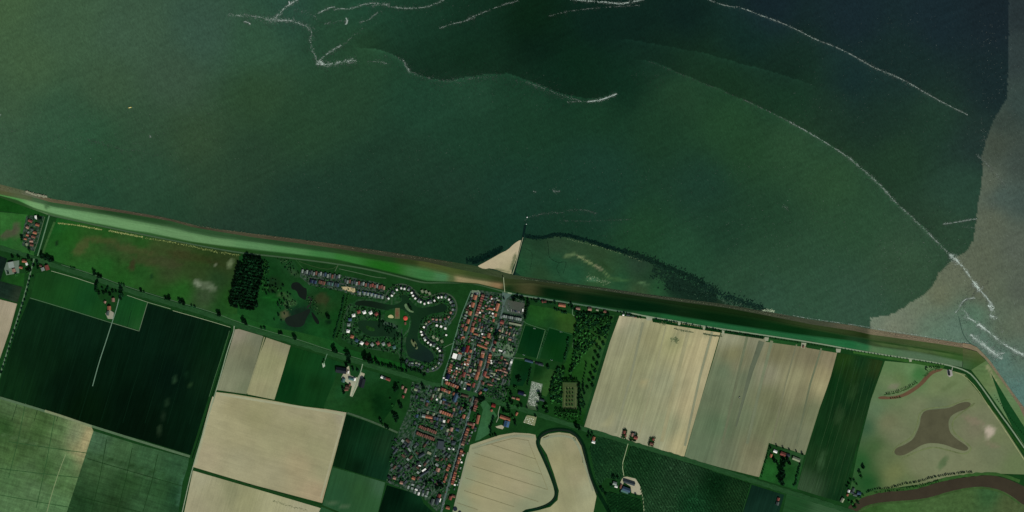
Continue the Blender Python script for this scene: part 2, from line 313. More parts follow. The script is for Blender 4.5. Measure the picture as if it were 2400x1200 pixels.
foam([([(1228,517),(1245,506),(1290,498),(1320,498),(1345,490),(1375,492),(1400,502)],1.8,1.0,.17,None),([(1310,517),(1380,518),(1450,515),(1480,514)],1.0,.9,.12,None),([(0,300),(150,330),(210,328),(270,345),(330,356),(400,365)],.5,4,.09,10),([(205,326),(240,336),(290,352)],1.4,1.8,.09,None),([(1010,300),(1100,420)],.1,30,.12,0),([(1020,188),(1090,182),(1160,176),(1200,185),(1260,205),(1330,232)],1.2,5,.07,-20),([(1480,180),(1530,165),(1560,190)],.7,8,.06,-20),([(900,130),(960,172),(1040,200)],.8,8,.06,10),
 ([(572,50),(583,53),(587,57)],6,.7,.5,None),([(677,3),(680,11)],9,.5,.7,None),([(811,43),(814,48),(813,54),(810,57)],14,.35,.95,None),([(767,56),(770,53)],5,.5,.3,None),([(352,318),(353,322)],5,.8,.4,None),([(1250,448),(1256,450)],7,.6,.35,None),([(1296,440),(1300,450),(1312,446)],2.5,3,.25,None),([(0,268),(2,270)],6,.8,.5,None),([(1835,482),(1850,490)],2,2,.22,None)],'foam',13)
# scattered little whitecaps
def caps():
    rnd=random.Random(5); vs=[];fs=[];cs=[]
    zones=[((0,240,520,440),520,.10,25),((550,330,1300,480),260,.09,-20),((1300,380,2000,560),380,.10,-30),((1700,480,2230,740),320,.13,-25),((1850,30,2350,350),420,.09,-30),((2300,50,2400,960),500,.16,-25),((2060,560,2400,860),500,.17,-20),((820,0,1100,60),60,.1,-20),((1000,170,1300,260),60,.1,-20)]
    for (x0,y0,x1,y1),n,b,ang in zones:
        for _ in range(n):
            x=rnd.uniform(x0,x1); y=rnd.uniform(y0,y1)
            if y>np.interp(x,[0,1100,1200,1230,1500,1850,2280,2400],[425,612,600,545,600,735,800,950])-4: continue
            br=b*rnd.choice([.6,.8,1,1,1.3,2.5 if rnd.random()<.1 else 1]); l=rnd.uniform(1,3); w=rnd.uniform(.35,.75); q=R(ang+rnd.gauss(0,15)); n0=len(vs)
            for j in range(6):
                aa=j*math.pi/3; ux=math.cos(aa)*l/2; uy=math.sin(aa)*w/2*rnd.uniform(.7,1.2)
                vs.append((*W(x+ux*math.cos(q)-uy*math.sin(q),y+ux*math.sin(q)+uy*math.cos(q)),-.9)); cs.append(np.array([.8,.95,.82])*br)
            fs.append(list(range(n0,n0+6))[::-1])
    o=mkobj('foam',mesh('foam',vs,fs,foam_mat,np.array(cs))); tag(o,kind='stuff')
caps()

VEG[0]=1
# ================= LAND BASE =================
LX=[(0,461),(115,503),(130,507),(256,531),(417,563),(500,579),(567,590),(617,596),(700,604),(792,616),(867,630),(930,644),(1000,661),(1060,662),(1120,666),(1176,680),(1230,692),(1342,708),(1430,723),(1512,738),(1592,750),(1650,761),(1800,783),(1900,798),(2000,816),(2100,832),(2200,848),(2250,858)]
grass=land_mat('meadow_grass',0,((70,70,.16,3),(14,14,.20,4),(3,3,.14,2)))
garden=land_mat('garden_ground',R(18),((9,9,.30,4),(3.5,3.5,.35,3)))
def basecol(P):
    c=np.tile(np.array(hx('123f1d')),(len(P),1)); return c
gpoly=[(-4500,-2200),(-800,300),(-5,459)]+LX+[(2275,862),(2300,850),(2322,873),(2348,905),(2385,955),(2420,1000),(3200,1900),(5200,4600),(5200,9500),(-4500,9500)]
def flat_ngon(name,poly,z,mat,hexc):
    vs=[(*W(x,y),z) for x,y in poly]
    tri=mgeo.tessellate_polygon([[Vector(v) for v in vs]])
    fs=[]
    for t in tri:
        a,b,c=[vs[i] for i in t]; fs.append(tuple(t) if (b[0]-a[0])*(c[1]-a[1])-(b[1]-a[1])*(c[0]-a[0])>0 else tuple(t)[::-1])
    o=mkobj(name,mesh(name,vs,fs,mat,np.tile(np.array(hx(hexc)),(len(vs),1)))); tag(o,kind='structure'); return o
flat_ngon('ground',gpoly,0,grass,'123d1c')

# ---- sea dike: sloping strips from the water up over the crest to the road ----
L0=[(0,431),(57,446),(120,465),(200,478),(250,486),(310,496),(380,508),(430,520),(470,531),(520,538),(600,548),(700,560),(800,573),(900,588),(1000,603),(1060,613),(1120,623),(1180,638),(1200,643),(1300,658),(1400,671),(1500,686),(1600,699),(1700,712),(1800,730),(1850,739),(1900,748),(2000,762),(2040,770),(2100,780),(2150,787),(2200,795),(2256,804)]
L1=[(0,447),(60,457),(120,474),(200,486),(300,501),(400,518),(450,532),(500,541),(600,557),(700,570),(800,584),(900,600),(1000,614),(1060,628),(1120,640),(1180,652),(1250,658),(1400,679),(1500,694),(1600,708),(1700,721),(1800,740),(1850,750),(1900,760),(2000,775),(2040,784),(2100,792),(2200,806),(2256,815)]
L2=[(0,456),(60,468),(130,486),(200,496),(250,504),(300,514),(350,524),(400,533),(450,546),(500,556),(600,568),(700,582),(790,594),(900,612),(1000,629),(1060,645),(1120,656),(1180,665),(1250,664),(1400,687),(1600,717),(1800,750),(2000,788),(2100,804),(2200,819),(2256,830)]
L3=[(0,458),(40,468),(80,487),(125,500),(200,518),(250,528),(300,538),(350,545),(400,556),(450,566),(500,573),(600,585),(700,596),(790,608),(860,624),(930,641),(1000,658),(1060,660),(1120,664),(1180,679),(1200,684),(1300,700),(1400,717),(1500,730),(1545,734),(1700,759),(1850,781),(2000,799),(2050,812),(2150,825),(2200,835),(2256,847)]
LX2=[(a,b+2) for a,b in LX[:-1]]+[(2256,861)]
dikem=land_mat('dike_grass',R(9),((50,5,.12,3),(6,6,.10,3)))
stone=land_mat('dike_stone',R(9),((40,2.5,.22,3),(4,4,.22,3)))
ramp('dike',L0,L1,-1.3,3.0,stone,[(0,440,'5e6044'),(40,447,'5a6345'),(70,455,'6a7058'),(120,470,'6b6248'),(300,498,'5c5340'),(500,540,'5c5740'),(700,566,'514c38'),(900,594,'3e4230'),(1000,610,'3a3f2c'),(1100,632,'35452a'),(1180,645,'3e4a30'),(1300,661,'33422e'),(1500,690,'404636'),(1700,718,'3f4634'),(1900,756,'474c3a'),(2030,773,'4d4c3a'),(2045,776,'80755c'),(2150,795,'7d6f59'),(2250,812,'7d6e57')],4,8,soft=8)
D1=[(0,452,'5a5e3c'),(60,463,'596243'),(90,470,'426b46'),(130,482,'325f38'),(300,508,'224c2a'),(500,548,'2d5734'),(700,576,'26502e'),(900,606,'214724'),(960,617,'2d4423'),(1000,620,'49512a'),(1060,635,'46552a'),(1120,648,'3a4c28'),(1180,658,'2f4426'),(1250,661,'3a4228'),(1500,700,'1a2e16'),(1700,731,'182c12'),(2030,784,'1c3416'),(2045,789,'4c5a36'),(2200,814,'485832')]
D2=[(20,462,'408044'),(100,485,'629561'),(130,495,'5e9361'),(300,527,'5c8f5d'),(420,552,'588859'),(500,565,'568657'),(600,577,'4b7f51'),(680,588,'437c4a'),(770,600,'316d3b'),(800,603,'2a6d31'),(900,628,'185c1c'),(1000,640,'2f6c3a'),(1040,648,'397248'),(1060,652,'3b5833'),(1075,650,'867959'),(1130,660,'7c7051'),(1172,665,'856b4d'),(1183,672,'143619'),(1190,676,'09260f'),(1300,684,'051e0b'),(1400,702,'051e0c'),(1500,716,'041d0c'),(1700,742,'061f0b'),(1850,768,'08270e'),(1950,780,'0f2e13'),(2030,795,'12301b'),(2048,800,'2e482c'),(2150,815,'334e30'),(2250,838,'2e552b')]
D3=[(20,462,'204524'),(130,505,'38633a'),(300,540,'27552c'),(500,577,'1f4720'),(700,600,'194520'),(780,612,'19411e'),(850,625,'113619'),(1000,660,'103419'),(1200,686,'0f3619'),(1300,702,'0d3015'),(1450,724,'123c21'),(1540,736,'164b29'),(1560,742,'195931'),(1700,766,'1b5b35'),(1850,788,'1b5b35'),(1990,808,'1c6339'),(2030,812,'22653d'),(2048,817,'4d754e'),(2150,835,'496c4f'),(2250,852,'4a6c4f')]
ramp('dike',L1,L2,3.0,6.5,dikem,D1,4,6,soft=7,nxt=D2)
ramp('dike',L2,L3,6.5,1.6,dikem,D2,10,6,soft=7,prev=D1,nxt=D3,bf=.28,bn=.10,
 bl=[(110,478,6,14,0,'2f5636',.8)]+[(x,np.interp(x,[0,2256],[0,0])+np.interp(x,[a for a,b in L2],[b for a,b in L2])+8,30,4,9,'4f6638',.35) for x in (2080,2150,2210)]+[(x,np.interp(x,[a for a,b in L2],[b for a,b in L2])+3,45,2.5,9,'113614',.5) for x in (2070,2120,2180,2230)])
ramp('dike',L3,LX2,1.6,0.2,dikem,D3,4,6,soft=7,prev=D2,bf=.12)
flakes_later=[([(60,449),(80,456),(110,462)],5,1.2,2.0,'8a8c74'),([(1215,652),(1300,664),(1400,676),(1520,693),(1640,709),(1760,728),(1850,746)],.8,1.0,1.3,'5a624a'),([(0,440),(120,468),(310,497),(470,532),(700,563),(900,592),(1060,617)],.5,1.3,1.2,'6a6450'),([(2045,776),(2150,794),(2256,812)],.7,1.5,1.3,'8e826a')]
# wedge south-east of the bend
patch('dike',[(2256,804),(2275,807),(2290,814),(2300,824),(2320,845),(2345,880),(2370,915),(2405,962),(2440,1010),(2440,1050),(2405,990),(2389,953),(2355,903),(2330,869),(2311,843),(2289,824),(2256,815)],0.9,[(2260,812,'7d6e57'),(2300,835,'7a7058'),(2340,890,'736a54'),(2400,970,'6f6450')],stone,5)
patch('dike',[(2256,815),(2289,824),(2311,845),(2276,867),(2256,862)],3,[(2258,822,'625c40'),(2256,832,'2c4c28'),(2258,845,'2c5228'),(2285,850,'184a1c'),(2292,840,'3a5a2c'),(2288,832,'5a5c3a'),(2275,862,'2c5a2c'),(2260,857,'40684a')],dikem,4,zfn=lambda x,y:3.0)
patch('dike',[(2311,845),(2330,869),(2355,903),(2389,953),(2405,990),(2440,1050),(2440,1110),(2405,1052),(2380,1012),(2350,968),(2320,925),(2290,885),(2276,867)],1.5,[(2295,870,'4f7346'),(2315,890,'557848'),(2340,930,'5a7850'),(2400,1010,'5a7448'),(2330,900,'6a7850')],dikem,5,bl=[(2318,865,14,3,55,'8c8c68',.8),(2330,888,18,3,55,'8c8c68',.8)])
patch('dike',[(2322,874),(2345,912),(2366,947),(2402,1003),(2440,1060),(2440,1100),(2402,1045),(2372,1000),(2352,960),(2336,915)],1.8,'124422',dikem,8)

VEG[0]=0
# ---- beach, groyne, salt marsh ----
sandm=land_mat('beach_sand',0,((18,18,.07,3),(3,3,.07,3)))
patch('beach',smoothp([(1118,624),(1128,619),(1150,607),(1174,593),(1190,586),(1205,571),(1221,561),(1226,570),(1217,590),(1207,615),(1198,638),(1200,643),(1180,638),(1150,628),(1135,631)],1),-0.5,[(1150,620,'b0a284'),(1180,610,'b5a989'),(1210,580,'b5a78a'),(1190,630,'a59a78'),(1195,640,'8a8a68')],sandm,3,bl=[(1205,608,4,15,15,'4c5a3c',.75),(1200,625,4,10,10,'45563a',.7),(1170,633,16,2.5,8,'56603f',.8),(1188,636,8,2,10,'7a7a58',.8)],zfn=lambda x,y:-0.7+max(0,(y-600))*0.012)
marshm=land_mat('salt_marsh_ground',R(20),((30,14,.16,4),(5,5,.16,3)))
MARSH=smoothp([(1200,644),(1214,605),(1226,565),(1232,556),(1250,556),(1270,557),(1300,549),(1330,552),(1370,562),(1420,578),(1470,592),(1520,612),(1560,634),(1600,655),(1640,680),(1680,700),(1720,718),(1700,716),(1600,703),(1500,690),(1400,675),(1300,662)],1)
patch('salt_marsh',MARSH,-0.75,[(1215,620,'1f472b'),(1240,600,'24442c'),(1260,570,'1d3724'),(1300,570,'2a412c'),(1300,620,'1f462e'),(1350,590,'2b432c'),(1350,640,'214930'),(1400,600,'294028'),(1420,640,'2a462b'),(1450,660,'244c30'),(1500,620,'263c2c'),(1520,650,'1e3825'),(1540,675,'264e2f'),(1580,670,'152a1f'),(1620,690,'14291e'),(1680,708,'1a2e20'),(1270,645,'264228'),(1400,665,'2c4e2e'),(1500,685,'33492e')],marshm,5,
 bl=[(1335,598,14,4,-15,'5a704a',.7),(1360,602,14,2.5,15,'6a7c54',.8),(1380,615,14,2.5,30,'6a7e52',.8),(1402,627,12,3.5,35,'6f7357',.85),(1420,643,16,1.8,45,'587046',.8),(1390,655,14,5,5,'416a4c',.7),(1445,655,30,4,8,'3c5e36',.6),(1505,663,12,3,15,'55744e',.6),(1420,625,26,5,40,'243d21',.6)])
fl_mat=land_mat('seaweed_wrack',0,((3,3,.3,2),))
def flakes(name,items,seed,z,jz=.1):
    """items: (line, density per unit, spread N, size, hex)"""
    rnd=random.Random(seed); vs=[];fs=[];cs=[]
    for line,dens,sp,size,h in items:
        ln=smooth(line,2); c0=np.array(hx(h))
        for a,b in zip(ln[:-1],ln[1:]):
            L=math.hypot(b[0]-a[0],b[1]-a[1]); th=math.atan2(b[1]-a[1],b[0]-a[0]); k=int(L*dens)+(rnd.random()<(L*dens)%1)
            for _ in range(k):
                t=rnd.random(); off=rnd.gauss(0,sp); x=a[0]+(b[0]-a[0])*t-math.sin(th)*off; y=a[1]+(b[1]-a[1])*t+math.cos(th)*off
                s=size*rnd.uniform(.4,1.3); q=rnd.uniform(0,6.28) if sp>1 else th; n0=len(vs); c=c0*rnd.uniform(.6,1.35); zz=z+rnd.uniform(0,jz)
                for j in range(7):
                    aa=j*2*math.pi/7; rr=s/2*rnd.uniform(.55,1.25); ux=math.cos(aa)*rr*1.5; uy=math.sin(aa)*rr*.8
                    vs.append((*W(x+ux*math.cos(q)-uy*math.sin(q),y+ux*math.sin(q)+uy*math.cos(q)),zz)); cs.append(c)
                fs.append(list(range(n0,n0+7))[::-1])
    o=mkobj(name,mesh(name,vs,fs,fl_mat,np.array(cs))); tag(o,kind='stuff'); return o
flakes('shore_stones',flakes_later,17,2.2,.4)
flakes('seaweed',[([(1093,611),(1118,607),(1142,597),(1160,588),(1178,580)],5,3.0,3,'0a1f18'),([(1108,616),(1128,609),(1150,599),(1172,587)],6,2.0,3,'081b16'),
 ([(1231,552),(1250,557),(1270,558),(1300,549),(1330,551),(1370,562),(1420,577),(1470,592)],6,2.3,3,'0a1e19'),([(1460,588),(1520,608),(1570,628),(1620,650),(1650,664)],6,4.2,3,'10241b'),([(1530,630),(1580,655),(1630,672),(1680,690)],7,10,3.2,'14281e'),([(1560,665),(1620,688),(1680,702)],5,7,3.2,'13271d'),([(1640,665),(1690,690),(1740,706),(1790,722)],3.5,5,3,'11261f'),([(1690,703),(1750,718),(1800,727)],3,2.5,2.2,'15291f'),
 ([(1283,565),(1286,585),(1285,600),(1295,610),(1310,616),(1328,612),(1325,625),(1320,640)],3,.3,1.1,'122619'),([(1230,582),(1248,590),(1247,612),(1242,632)],2,.3,.9,'14291b'),([(1310,616),(1303,630),(1312,645)],2.5,.4,1,'14291b')],3,-.72)
flakes('driftwood_wrack',[([(1330,560),(1380,572),(1450,592),(1505,614)],.5,.7,1.0,'7a8a66'),([(1375,648),(1395,655),(1430,665)],2.0,4,1.3,'8a9a78'),([(1690,705),(1740,716)],.9,3.5,1.1,'6b8a70'),([(1785,728),(1800,727),(1815,730)],5,1.6,1.3,'a0ae90'),([(1600,680),(1660,690)],.25,9,1.0,'5c7a60'),([(1350,598),(1380,613),(1404,628)],1.2,1.2,1.2,'8a8a66')],4,-.6)
gm=plain('#3b4038',amt=.3)
strip('groyne',[(2247,742),(2252,765),(2258,785),(2268,800),(2276,806)],2.0,-1.15,land_mat('groyne_dark_stone',0,((5,5,.35,3),)),'3c5346',1,h=.6)
# stone groyne with its path
strip('groyne',[(1204,645),(1214,605),(1222,572),(1226,556),(1229,540),(1231,528)],4.2,-0.3,land_mat('groyne_stone',0,((5,5,.35,3),)),'0c1f1c',1,h=1.2,w2=5.0)
strip('groyne_path',[(1201,643),(1207,625),(1214,600),(1220,578),(1226,556)],1.8,0.1,land_mat('groyne_paving',0,((6,6,.15,3),)),'8a9070',1,w2=1.2)

VEG[0]=1
# ================= FIELDS =================
def fmat(name,ang,al=.07,ac=.10,sx=90,sy=5,extra=()):
    # ang: direction (degrees, world) of the working lines
    return land_mat(name,R(-ang),((sx,sy,ac,3),(sx*2,2.2,al,2),(110,60,.10,3),(34,34,.07,4),(4,4,.06,2))+tuple(extra))
fm_w=fmat('field_working_lines',73,al=.06,ac=.08)
fm_dark=fmat('crop_dark',73,al=.22,ac=.22,sy=9)
fm_ew=fmat('field_cross_lines',-17,al=.05,ac=.07,sy=10)
fm_g=fmat('pasture_lines',73,al=.08,ac=.10)
fm_patchy=land_mat('crop_patchy',R(17),((120,7,.22,3),(7,60,.16,3),(26,22,.26,4),(4,4,.18,3)))
def field(poly,ctrl,mat,bl=(),z=.08,sp=10,name='field',soft=18): return patch(name,poly,z,ctrl,mat,sp,bl,soft=soft)
# west hamlet meadow, wet meadow
field([(0,497),(65,503),(50,560),(60,580),(82,590),(78,602),(0,578)],[(20,515,'27602b'),(10,530,'2c6a30'),(50,530,'226026'),(10,570,'1f5a28'),(40,585,'255a2a')],grass,bl=[(20,548,22,9,-25,'484a38',.85),(38,538,9,18,5,'4a4b3a',.8)],sp=6)
field([(0,462),(112,505),(100,508),(60,502),(0,494)],[(20,480,'0f4418'),(80,497,'14481c')],grass,sp=8)
WM=[(134,510),(260,536),(417,568),(500,584),(565,596),(556,640),(548,680),(560,735),(575,760),(500,734),(396,700),(290,668),(225,645),(130,612),(100,600)]
field(WM,[(130,530,'145020'),(160,560,'1a541e'),(140,590,'1c5623'),(250,550,'1c521f'),(200,590,'285024'),(260,575,'2c4a28'),(300,600,'2f4a28'),(330,570,'1d5020'),(360,590,'304526'),(420,600,'2f4224'),(400,640,'2e4628'),(330,640,'1f5424'),(250,620,'1b5722'),(200,620,'1e5724'),(470,610,'24421e'),(520,620,'263a1e'),(510,650,'1c3e22'),(460,640,'2a4424'),(480,690,'37492f'),(430,680,'1c5620'),(540,700,'1a4a1c'),(520,720,'18481f'),(400,690,'1c5320'),(290,650,'1d5822'),(300,628,'1f5222')],grass,sp=6,z=.08,
 bl=[(190,580,22,12,-50,'4b4a2c',.55),(235,562,40,7,5,'4a482a',.5),(310,585,50,9,12,'46452a',.5),(340,612,30,10,15,'43442a',.5),(390,615,35,12,15,'3f402a',.5),(133,571,5,6,0,'122214',.9),(310,622,8,13,10,'3a3522',.8),(355,648,3,4,0,'10301a',.7),(276,610,4,14,5,'17401c',.5),(478,668,24,9,10,'66725a',.5),(462,662,10,5,40,'7c8670',.6),(495,675,12,7,0,'5f6c54',.6),(540,618,6,12,15,'6c7a58',.6),(505,620,2,3,0,'7a8068',.6),(450,602,60,10,12,'372f1c',.35)])
# pale reeds along the dike foot
flakes('reeds',[([(135,523),(160,525),(200,531),(240,539)],3,.9,1.4,'8a9058'),([(255,541),(300,549),(335,556)],3.2,1.1,1.4,'8f945c'),([(340,558),(400,567),(450,577),(480,585),(520,592),(560,598)],1.4,1.2,1.4,'7e8a50')],6,.35)
field([(500,740),(545,758),(640,785),(700,800),(790,826),(850,845),(950,870),(955,855),(900,840),(850,828),(800,812),(770,790),(700,775),(640,765),(580,745),(556,735)],[(520,740,'1b4c22'),(600,760,'175022'),(700,785,'1a4e22'),(800,815,'134a20'),(900,850,'104a1c')],grass,sp=8)
field([(560,600),(640,605),(690,612),(710,650),(800,690),(808,690),(780,798),(700,778),(640,768),(575,745),(556,735)],[(640,640,'0d3a1a'),(680,620,'164022'),(700,650,'113a1c'),(660,680,'12401c'),(640,700,'0d441a'),(630,740,'134a22'),(700,690,'164c26'),(690,740,'0f2a1c'),(730,700,'143a1e'),(760,720,'1d3c1e'),(770,690,'0f401e'),(780,740,'0c401a'),(740,770,'10481f'),(600,740,'14481f'),(720,730,'0c301a')],grass,sp=5,z=.09,
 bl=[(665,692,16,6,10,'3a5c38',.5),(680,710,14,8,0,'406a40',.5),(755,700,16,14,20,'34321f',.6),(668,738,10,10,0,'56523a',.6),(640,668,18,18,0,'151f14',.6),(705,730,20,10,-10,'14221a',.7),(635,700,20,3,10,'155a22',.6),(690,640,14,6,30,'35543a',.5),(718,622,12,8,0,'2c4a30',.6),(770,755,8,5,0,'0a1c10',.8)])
fw=plain('#0b1a12',rough=.5,spec=.1,amt=.1,sc=20,rnd=0)
def water(name,poly,hexc,z=.14,sm=2,sp=8,bl=(),rough=.2):
    m=land_mat('water_'+name,0,((40,40,.15,3),(6,6,.05,2)),rough=rough+.3,spec=.08)
    return patch(name,smoothp(poly,sm),z,hexc if not isinstance(hexc,str) else hexc,m,sp,bl)
water('pond',[(683,663),(700,660),(712,675),(720,675),(718,705),(708,700),(700,695),(695,680),(682,678)],'0c1610',sp=5)
water('pond',[(665,745),(690,738),(712,730),(725,722),(728,730),(718,745),(712,765),(690,768),(672,762)],'101c14',sp=5)
water('pond',[(728,728),(738,738),(750,755),(745,762),(735,750)],'08120c',sp=5)
strip('ditch',[(720,722),(732,705),(724,695)],4,.13,land_mat('ditch_water',0,((9,9,.2,2),),rough=.4,spec=.3),'14180f',1)
# big fields in the west
field([(69,700),(262,758),(326,776),(346,711),(400,727),(460,744),(540,768),(543,772),(528,800),(505,880),(480,960),(447,1066),(330,1030),(220,1001),(0,930),(0,880),(20,820),(50,745)],
 [(90,720,'0c2614'),(200,780,'0a2113'),(100,850,'0a2110'),(30,900,'0d2812'),(150,900,'06180c'),(250,850,'061a0d'),(330,800,'071c10'),(430,780,'081c10'),(500,800,'08200f'),(400,880,'05160d'),(300,950,'041309'),(440,1000,'061a0d'),(350,1010,'041208'),(200,960,'051608'),(490,880,'0a2010')],fm_dark,sp=9,z=.08,
 bl=[(372,1012,4,14,18,'26422c',.5),(380,980,3,16,16,'223c2a',.35),(390,945,4,9,15,'20402a',.5),(408,890,4,6,0,'25482f',.6),(443,900,5,4,0,'234528',.6),(440,870,3,14,14,'14301c',.5),(432,845,2,12,14,'14301c',.5)])
field([(84,640),(122,636),(180,652),(222,668),(232,700),(250,720),(262,754),(150,722),(72,697)],[(110,660,'13401c'),(150,680,'154a20'),(100,690,'14451e'),(200,700,'0f4320'),(240,735,'13461f'),(130,650,'103d1c')],fm_g,sp=6)
field([(296,692),(346,709),(327,774),(266,756),(282,700)],[(300,710,'0f4320'),(320,730,'124a20'),(290,750,'0f401f'),(325,765,'1d5228')],fm_g,sp=6)
field([(15,640),(58,640),(55,672),(5,658)],[(30,650,'14421c'),(50,660,'164a1c')],grass,sp=6)
field([(0,702),(40,712),(24,770),(0,840),(-80,900),(-80,680)],[(20,720,'9c917a'),(5,790,'958b74'),(10,750,'988e76')],fm_w,sp=9)
field([(0,659),(52,673),(41,709),(0,697),(-60,680),(-60,640)],[(20,680,'14261d'),(45,690,'24382a')],fm_patchy,sp=6)
field([(0,600),(17,606),(0,660),(-40,700),(-40,590)],'101f18',fm_patchy,sp=6)
F6=[(0,934),(110,968),(215,1002),(219,1010),(155,1205),(155,1300),(-60,1300),(-60,925)]
field(F6,[(30,950,'456842'),(10,1000,'285028'),(60,985,'44643c'),(100,985,'385c32'),(90,1010,'375c32'),(140,1010,'486e42'),(180,1020,'6f7c5c'),(200,1030,'938c64'),(185,1060,'8b8660'),(60,1040,'335630'),(30,1070,'3e6438'),(130,1060,'456c42'),(110,1090,'335a32'),(160,1080,'487648'),(150,1130,'487244'),(60,1110,'466c44'),(20,1120,'436c42'),(80,1150,'4b724a'),(20,1180,'4b744a'),(130,1190,'4b784c')],fm_patchy,sp=7,bl=[(205,1020,8,40,18,'a3966e',.5),(100,1125,70,3,17,'335a30',.6),(60,1035,70,3,17,'4d724a',.5)])
field([(219,1010),(330,1044),(443,1074),(440,1095),(428,1130),(418,1205),(415,1300),(155,1300),(155,1205)],[(230,1030,'3c6446'),(280,1050,'375f3b'),(350,1070,'305a39'),(420,1100,'2a5537'),(230,1100,'315734'),(300,1130,'254b2a'),(380,1150,'264f2e'),(410,1160,'1a422a'),(220,1160,'264b2c'),(270,1185,'1e3e23'),(200,1180,'1a3e23'),(330,1190,'2c5534')],fm_patchy,sp=7,bl=[(300,1088,110,1.6,16,'1d3e21',.7),(290,1100,80,3,17,'466d4a',.4),(200,1170,25,8,10,'15351d',.6),(425,1145,5,40,12,'3a6b50',.5)])
strip('field_track',[(0,932),(110,965),(215,999),(330,1035),(445,1070)],5.5,.16,land_mat('grass_track',0,((8,8,.15,3),)),'4d6e50',1)
strip('field_track',[(105,963),(150,977),(215,1000)],5.5,.2,land_mat('dry_track',0,((8,8,.15,3),)),'76805f',1)
strip('field_track',[(154,1065),(140,1100),(122,1155),(110,1200)],1.6,.2,land_mat('worn_track',0,((8,8,.15,3),)),'7c8a62',1)
# ploughed
field([(551,772),(560,771),(617,788),(600,850),(578,924),(508,914),(525,860),(540,810)],[(560,780,'857f6c'),(580,820,'737459'),(590,850,'6a6e56'),(550,880,'767a60'),(530,900,'7f8267'),(600,800,'6c705a'),(575,915,'6c7358')],fm_w,sp=8)
field([(624,791),(681,810),(665,865),(643,937),(580,924),(602,850)],[(640,800,'857f66'),(635,815,'91906a'),(665,815,'7f7c62'),(630,850,'92926b'),(645,850,'84845f'),(620,870,'90906a'),(655,870,'95926e'),(615,905,'8e8a68'),(640,925,'8a8a68')],fm_w,sp=7)
strip('field_margin',[(620,790),(602,850),(579,922)],3,.18,fm_w,'848463',1)
BIG=[(507,919),(560,925),(643,939),(700,951),(760,958),(812,967),(790,1050),(755,1179),(600,1138),(453,1095),(480,1010)]
field(BIG,[(515,930,'a29c7b'),(540,950,'928c69'),(600,980,'8e8a66'),(700,960,'958f70'),(760,970,'979071'),(700,1000,'908c69'),(780,990,'948f6c'),(640,1040,'928e6c'),(740,1050,'928f6c'),(560,1020,'97916f'),(500,1000,'a29c79'),(480,1070,'a2997a'),(560,1080,'989374'),(640,1110,'989273'),(700,1090,'9b906f'),(740,1150,'a29273'),(760,1110,'94916f'),(800,980,'9b947d')],fm_ew,sp=9)
field([(452,1103),(600,1146),(745,1189),(800,1207),(800,1300),(400,1300),(432,1200)],[(470,1120,'9b977a'),(500,1150,'938f70'),(540,1140,'8a8a68'),(580,1170,'8f8d69'),(640,1170,'9e9b78'),(720,1195,'9c987a'),(450,1190,'9c9678')],fm_w,sp=8,bl=[(545,1150,14,30,15,'838363',.5)])
field([(681,811),(762,836),(800,850),(790,880),(760,955),(700,949),(645,937)],[(700,830,'0b3a18'),(740,860,'0d401d'),(680,900,'082f12'),(720,920,'0b3a1a'),(740,900,'0a3316'),(770,870,'0f4220')],fmat('crop_green',73,al=.12,ac=.14,sy=14),sp=8)
field([(800,850),(880,872),(945,892),(925,950),(897,987),(850,972),(812,965),(757,957),(780,900)],[(830,930,'154020'),(790,930,'174622'),(840,950,'0f3c18'),(880,925,'0a3416'),(920,900,'0d3a1a'),(900,960,'082a10'),(870,955,'123e1a'),(870,870,'174826')],grass,sp=6,bl=[(885,945,14,22,15,'06230c',.8),(800,920,14,20,10,'18502a',.5)])
field([(812,972),(860,988),(930,1017),(922,1060),(905,1128),(840,1110),(780,1092),(795,1030)],[(820,990,'08200f'),(870,1010,'0b2a14'),(850,1060,'0c2b17'),(800,1080,'09220f'),(880,1100,'0f2f1c'),(900,1040,'123520'),(840,1095,'071c0d')],fmat('crop_rows_dark',73,al=.25,ac=.25,sy=7),sp=8)
field([(779,1095),(840,1112),(903,1131),(885,1205),(880,1300),(700,1300),(757,1180)],[(800,1115,'235030'),(850,1150,'26532f'),(790,1160,'225032'),(870,1180,'275632'),(895,1140,'355e42')],fmat('crop_green_light',73,al=.10,ac=.10,sy=8),sp=8,bl=[(790,1182,35,3,14,'4a6a4c',.6)])
field([(907,1137),(950,1150),(985,1160),(993,1180),(1015,1200),(1030,1300),(870,1300),(887,1200)],[(930,1160,'03150a'),(980,1190,'04160b'),(985,1175,'0e301a')],fm_dark,sp=9)
strip('farm_track',[(814,968),(850,980),(900,1000),(932,1014)],4.5,.2,land_mat('farm_track_ground',0,((8,8,.25,3),)),'3c5a42',1)
# south of village
fm_tan=land_mat('field_tan',R(16),((90,14,.06,3),(45,45,.06,4),(4,4,.05,2)))
F16=[(1102,1043),(1125,1035),(1170,1020),(1205,1014),(1240,1016),(1255,1019),(1257,1030),(1275,1070),(1293,1120),(1301,1150),(1300,1170),(1280,1184),(1255,1190),(1232,1194),(1215,1205),(1200,1300),(1050,1300),(1063,1200),(1085,1110),(1098,1060)]
field(F16,[(1110,1060,'8a8f72'),(1090,1120,'848c6e'),(1075,1180,'848c6e'),(1150,1035,'958f70'),(1130,1080,'918a68'),(1200,1060,'979070'),(1240,1025,'908d70'),(1250,1080,'928f6c'),(1180,1120,'9a9270'),(1220,1140,'9c9474'),(1150,1170,'9a9472'),(1285,1150,'878a6c'),(1270,1100,'8e9070'),(1240,1185,'858a6c'),(1120,1150,'97906c')],fm_tan,sp=8)
F17=[(1268,1026),(1285,1017),(1310,1013),(1335,1016),(1350,1025),(1362,1045),(1370,1075),(1380,1110),(1390,1140),(1398,1163),(1390,1205),(1390,1300),(1225,1300),(1228,1203),(1262,1196),(1290,1188),(1307,1172),(1310,1150),(1298,1110),(1282,1065),(1266,1040)]
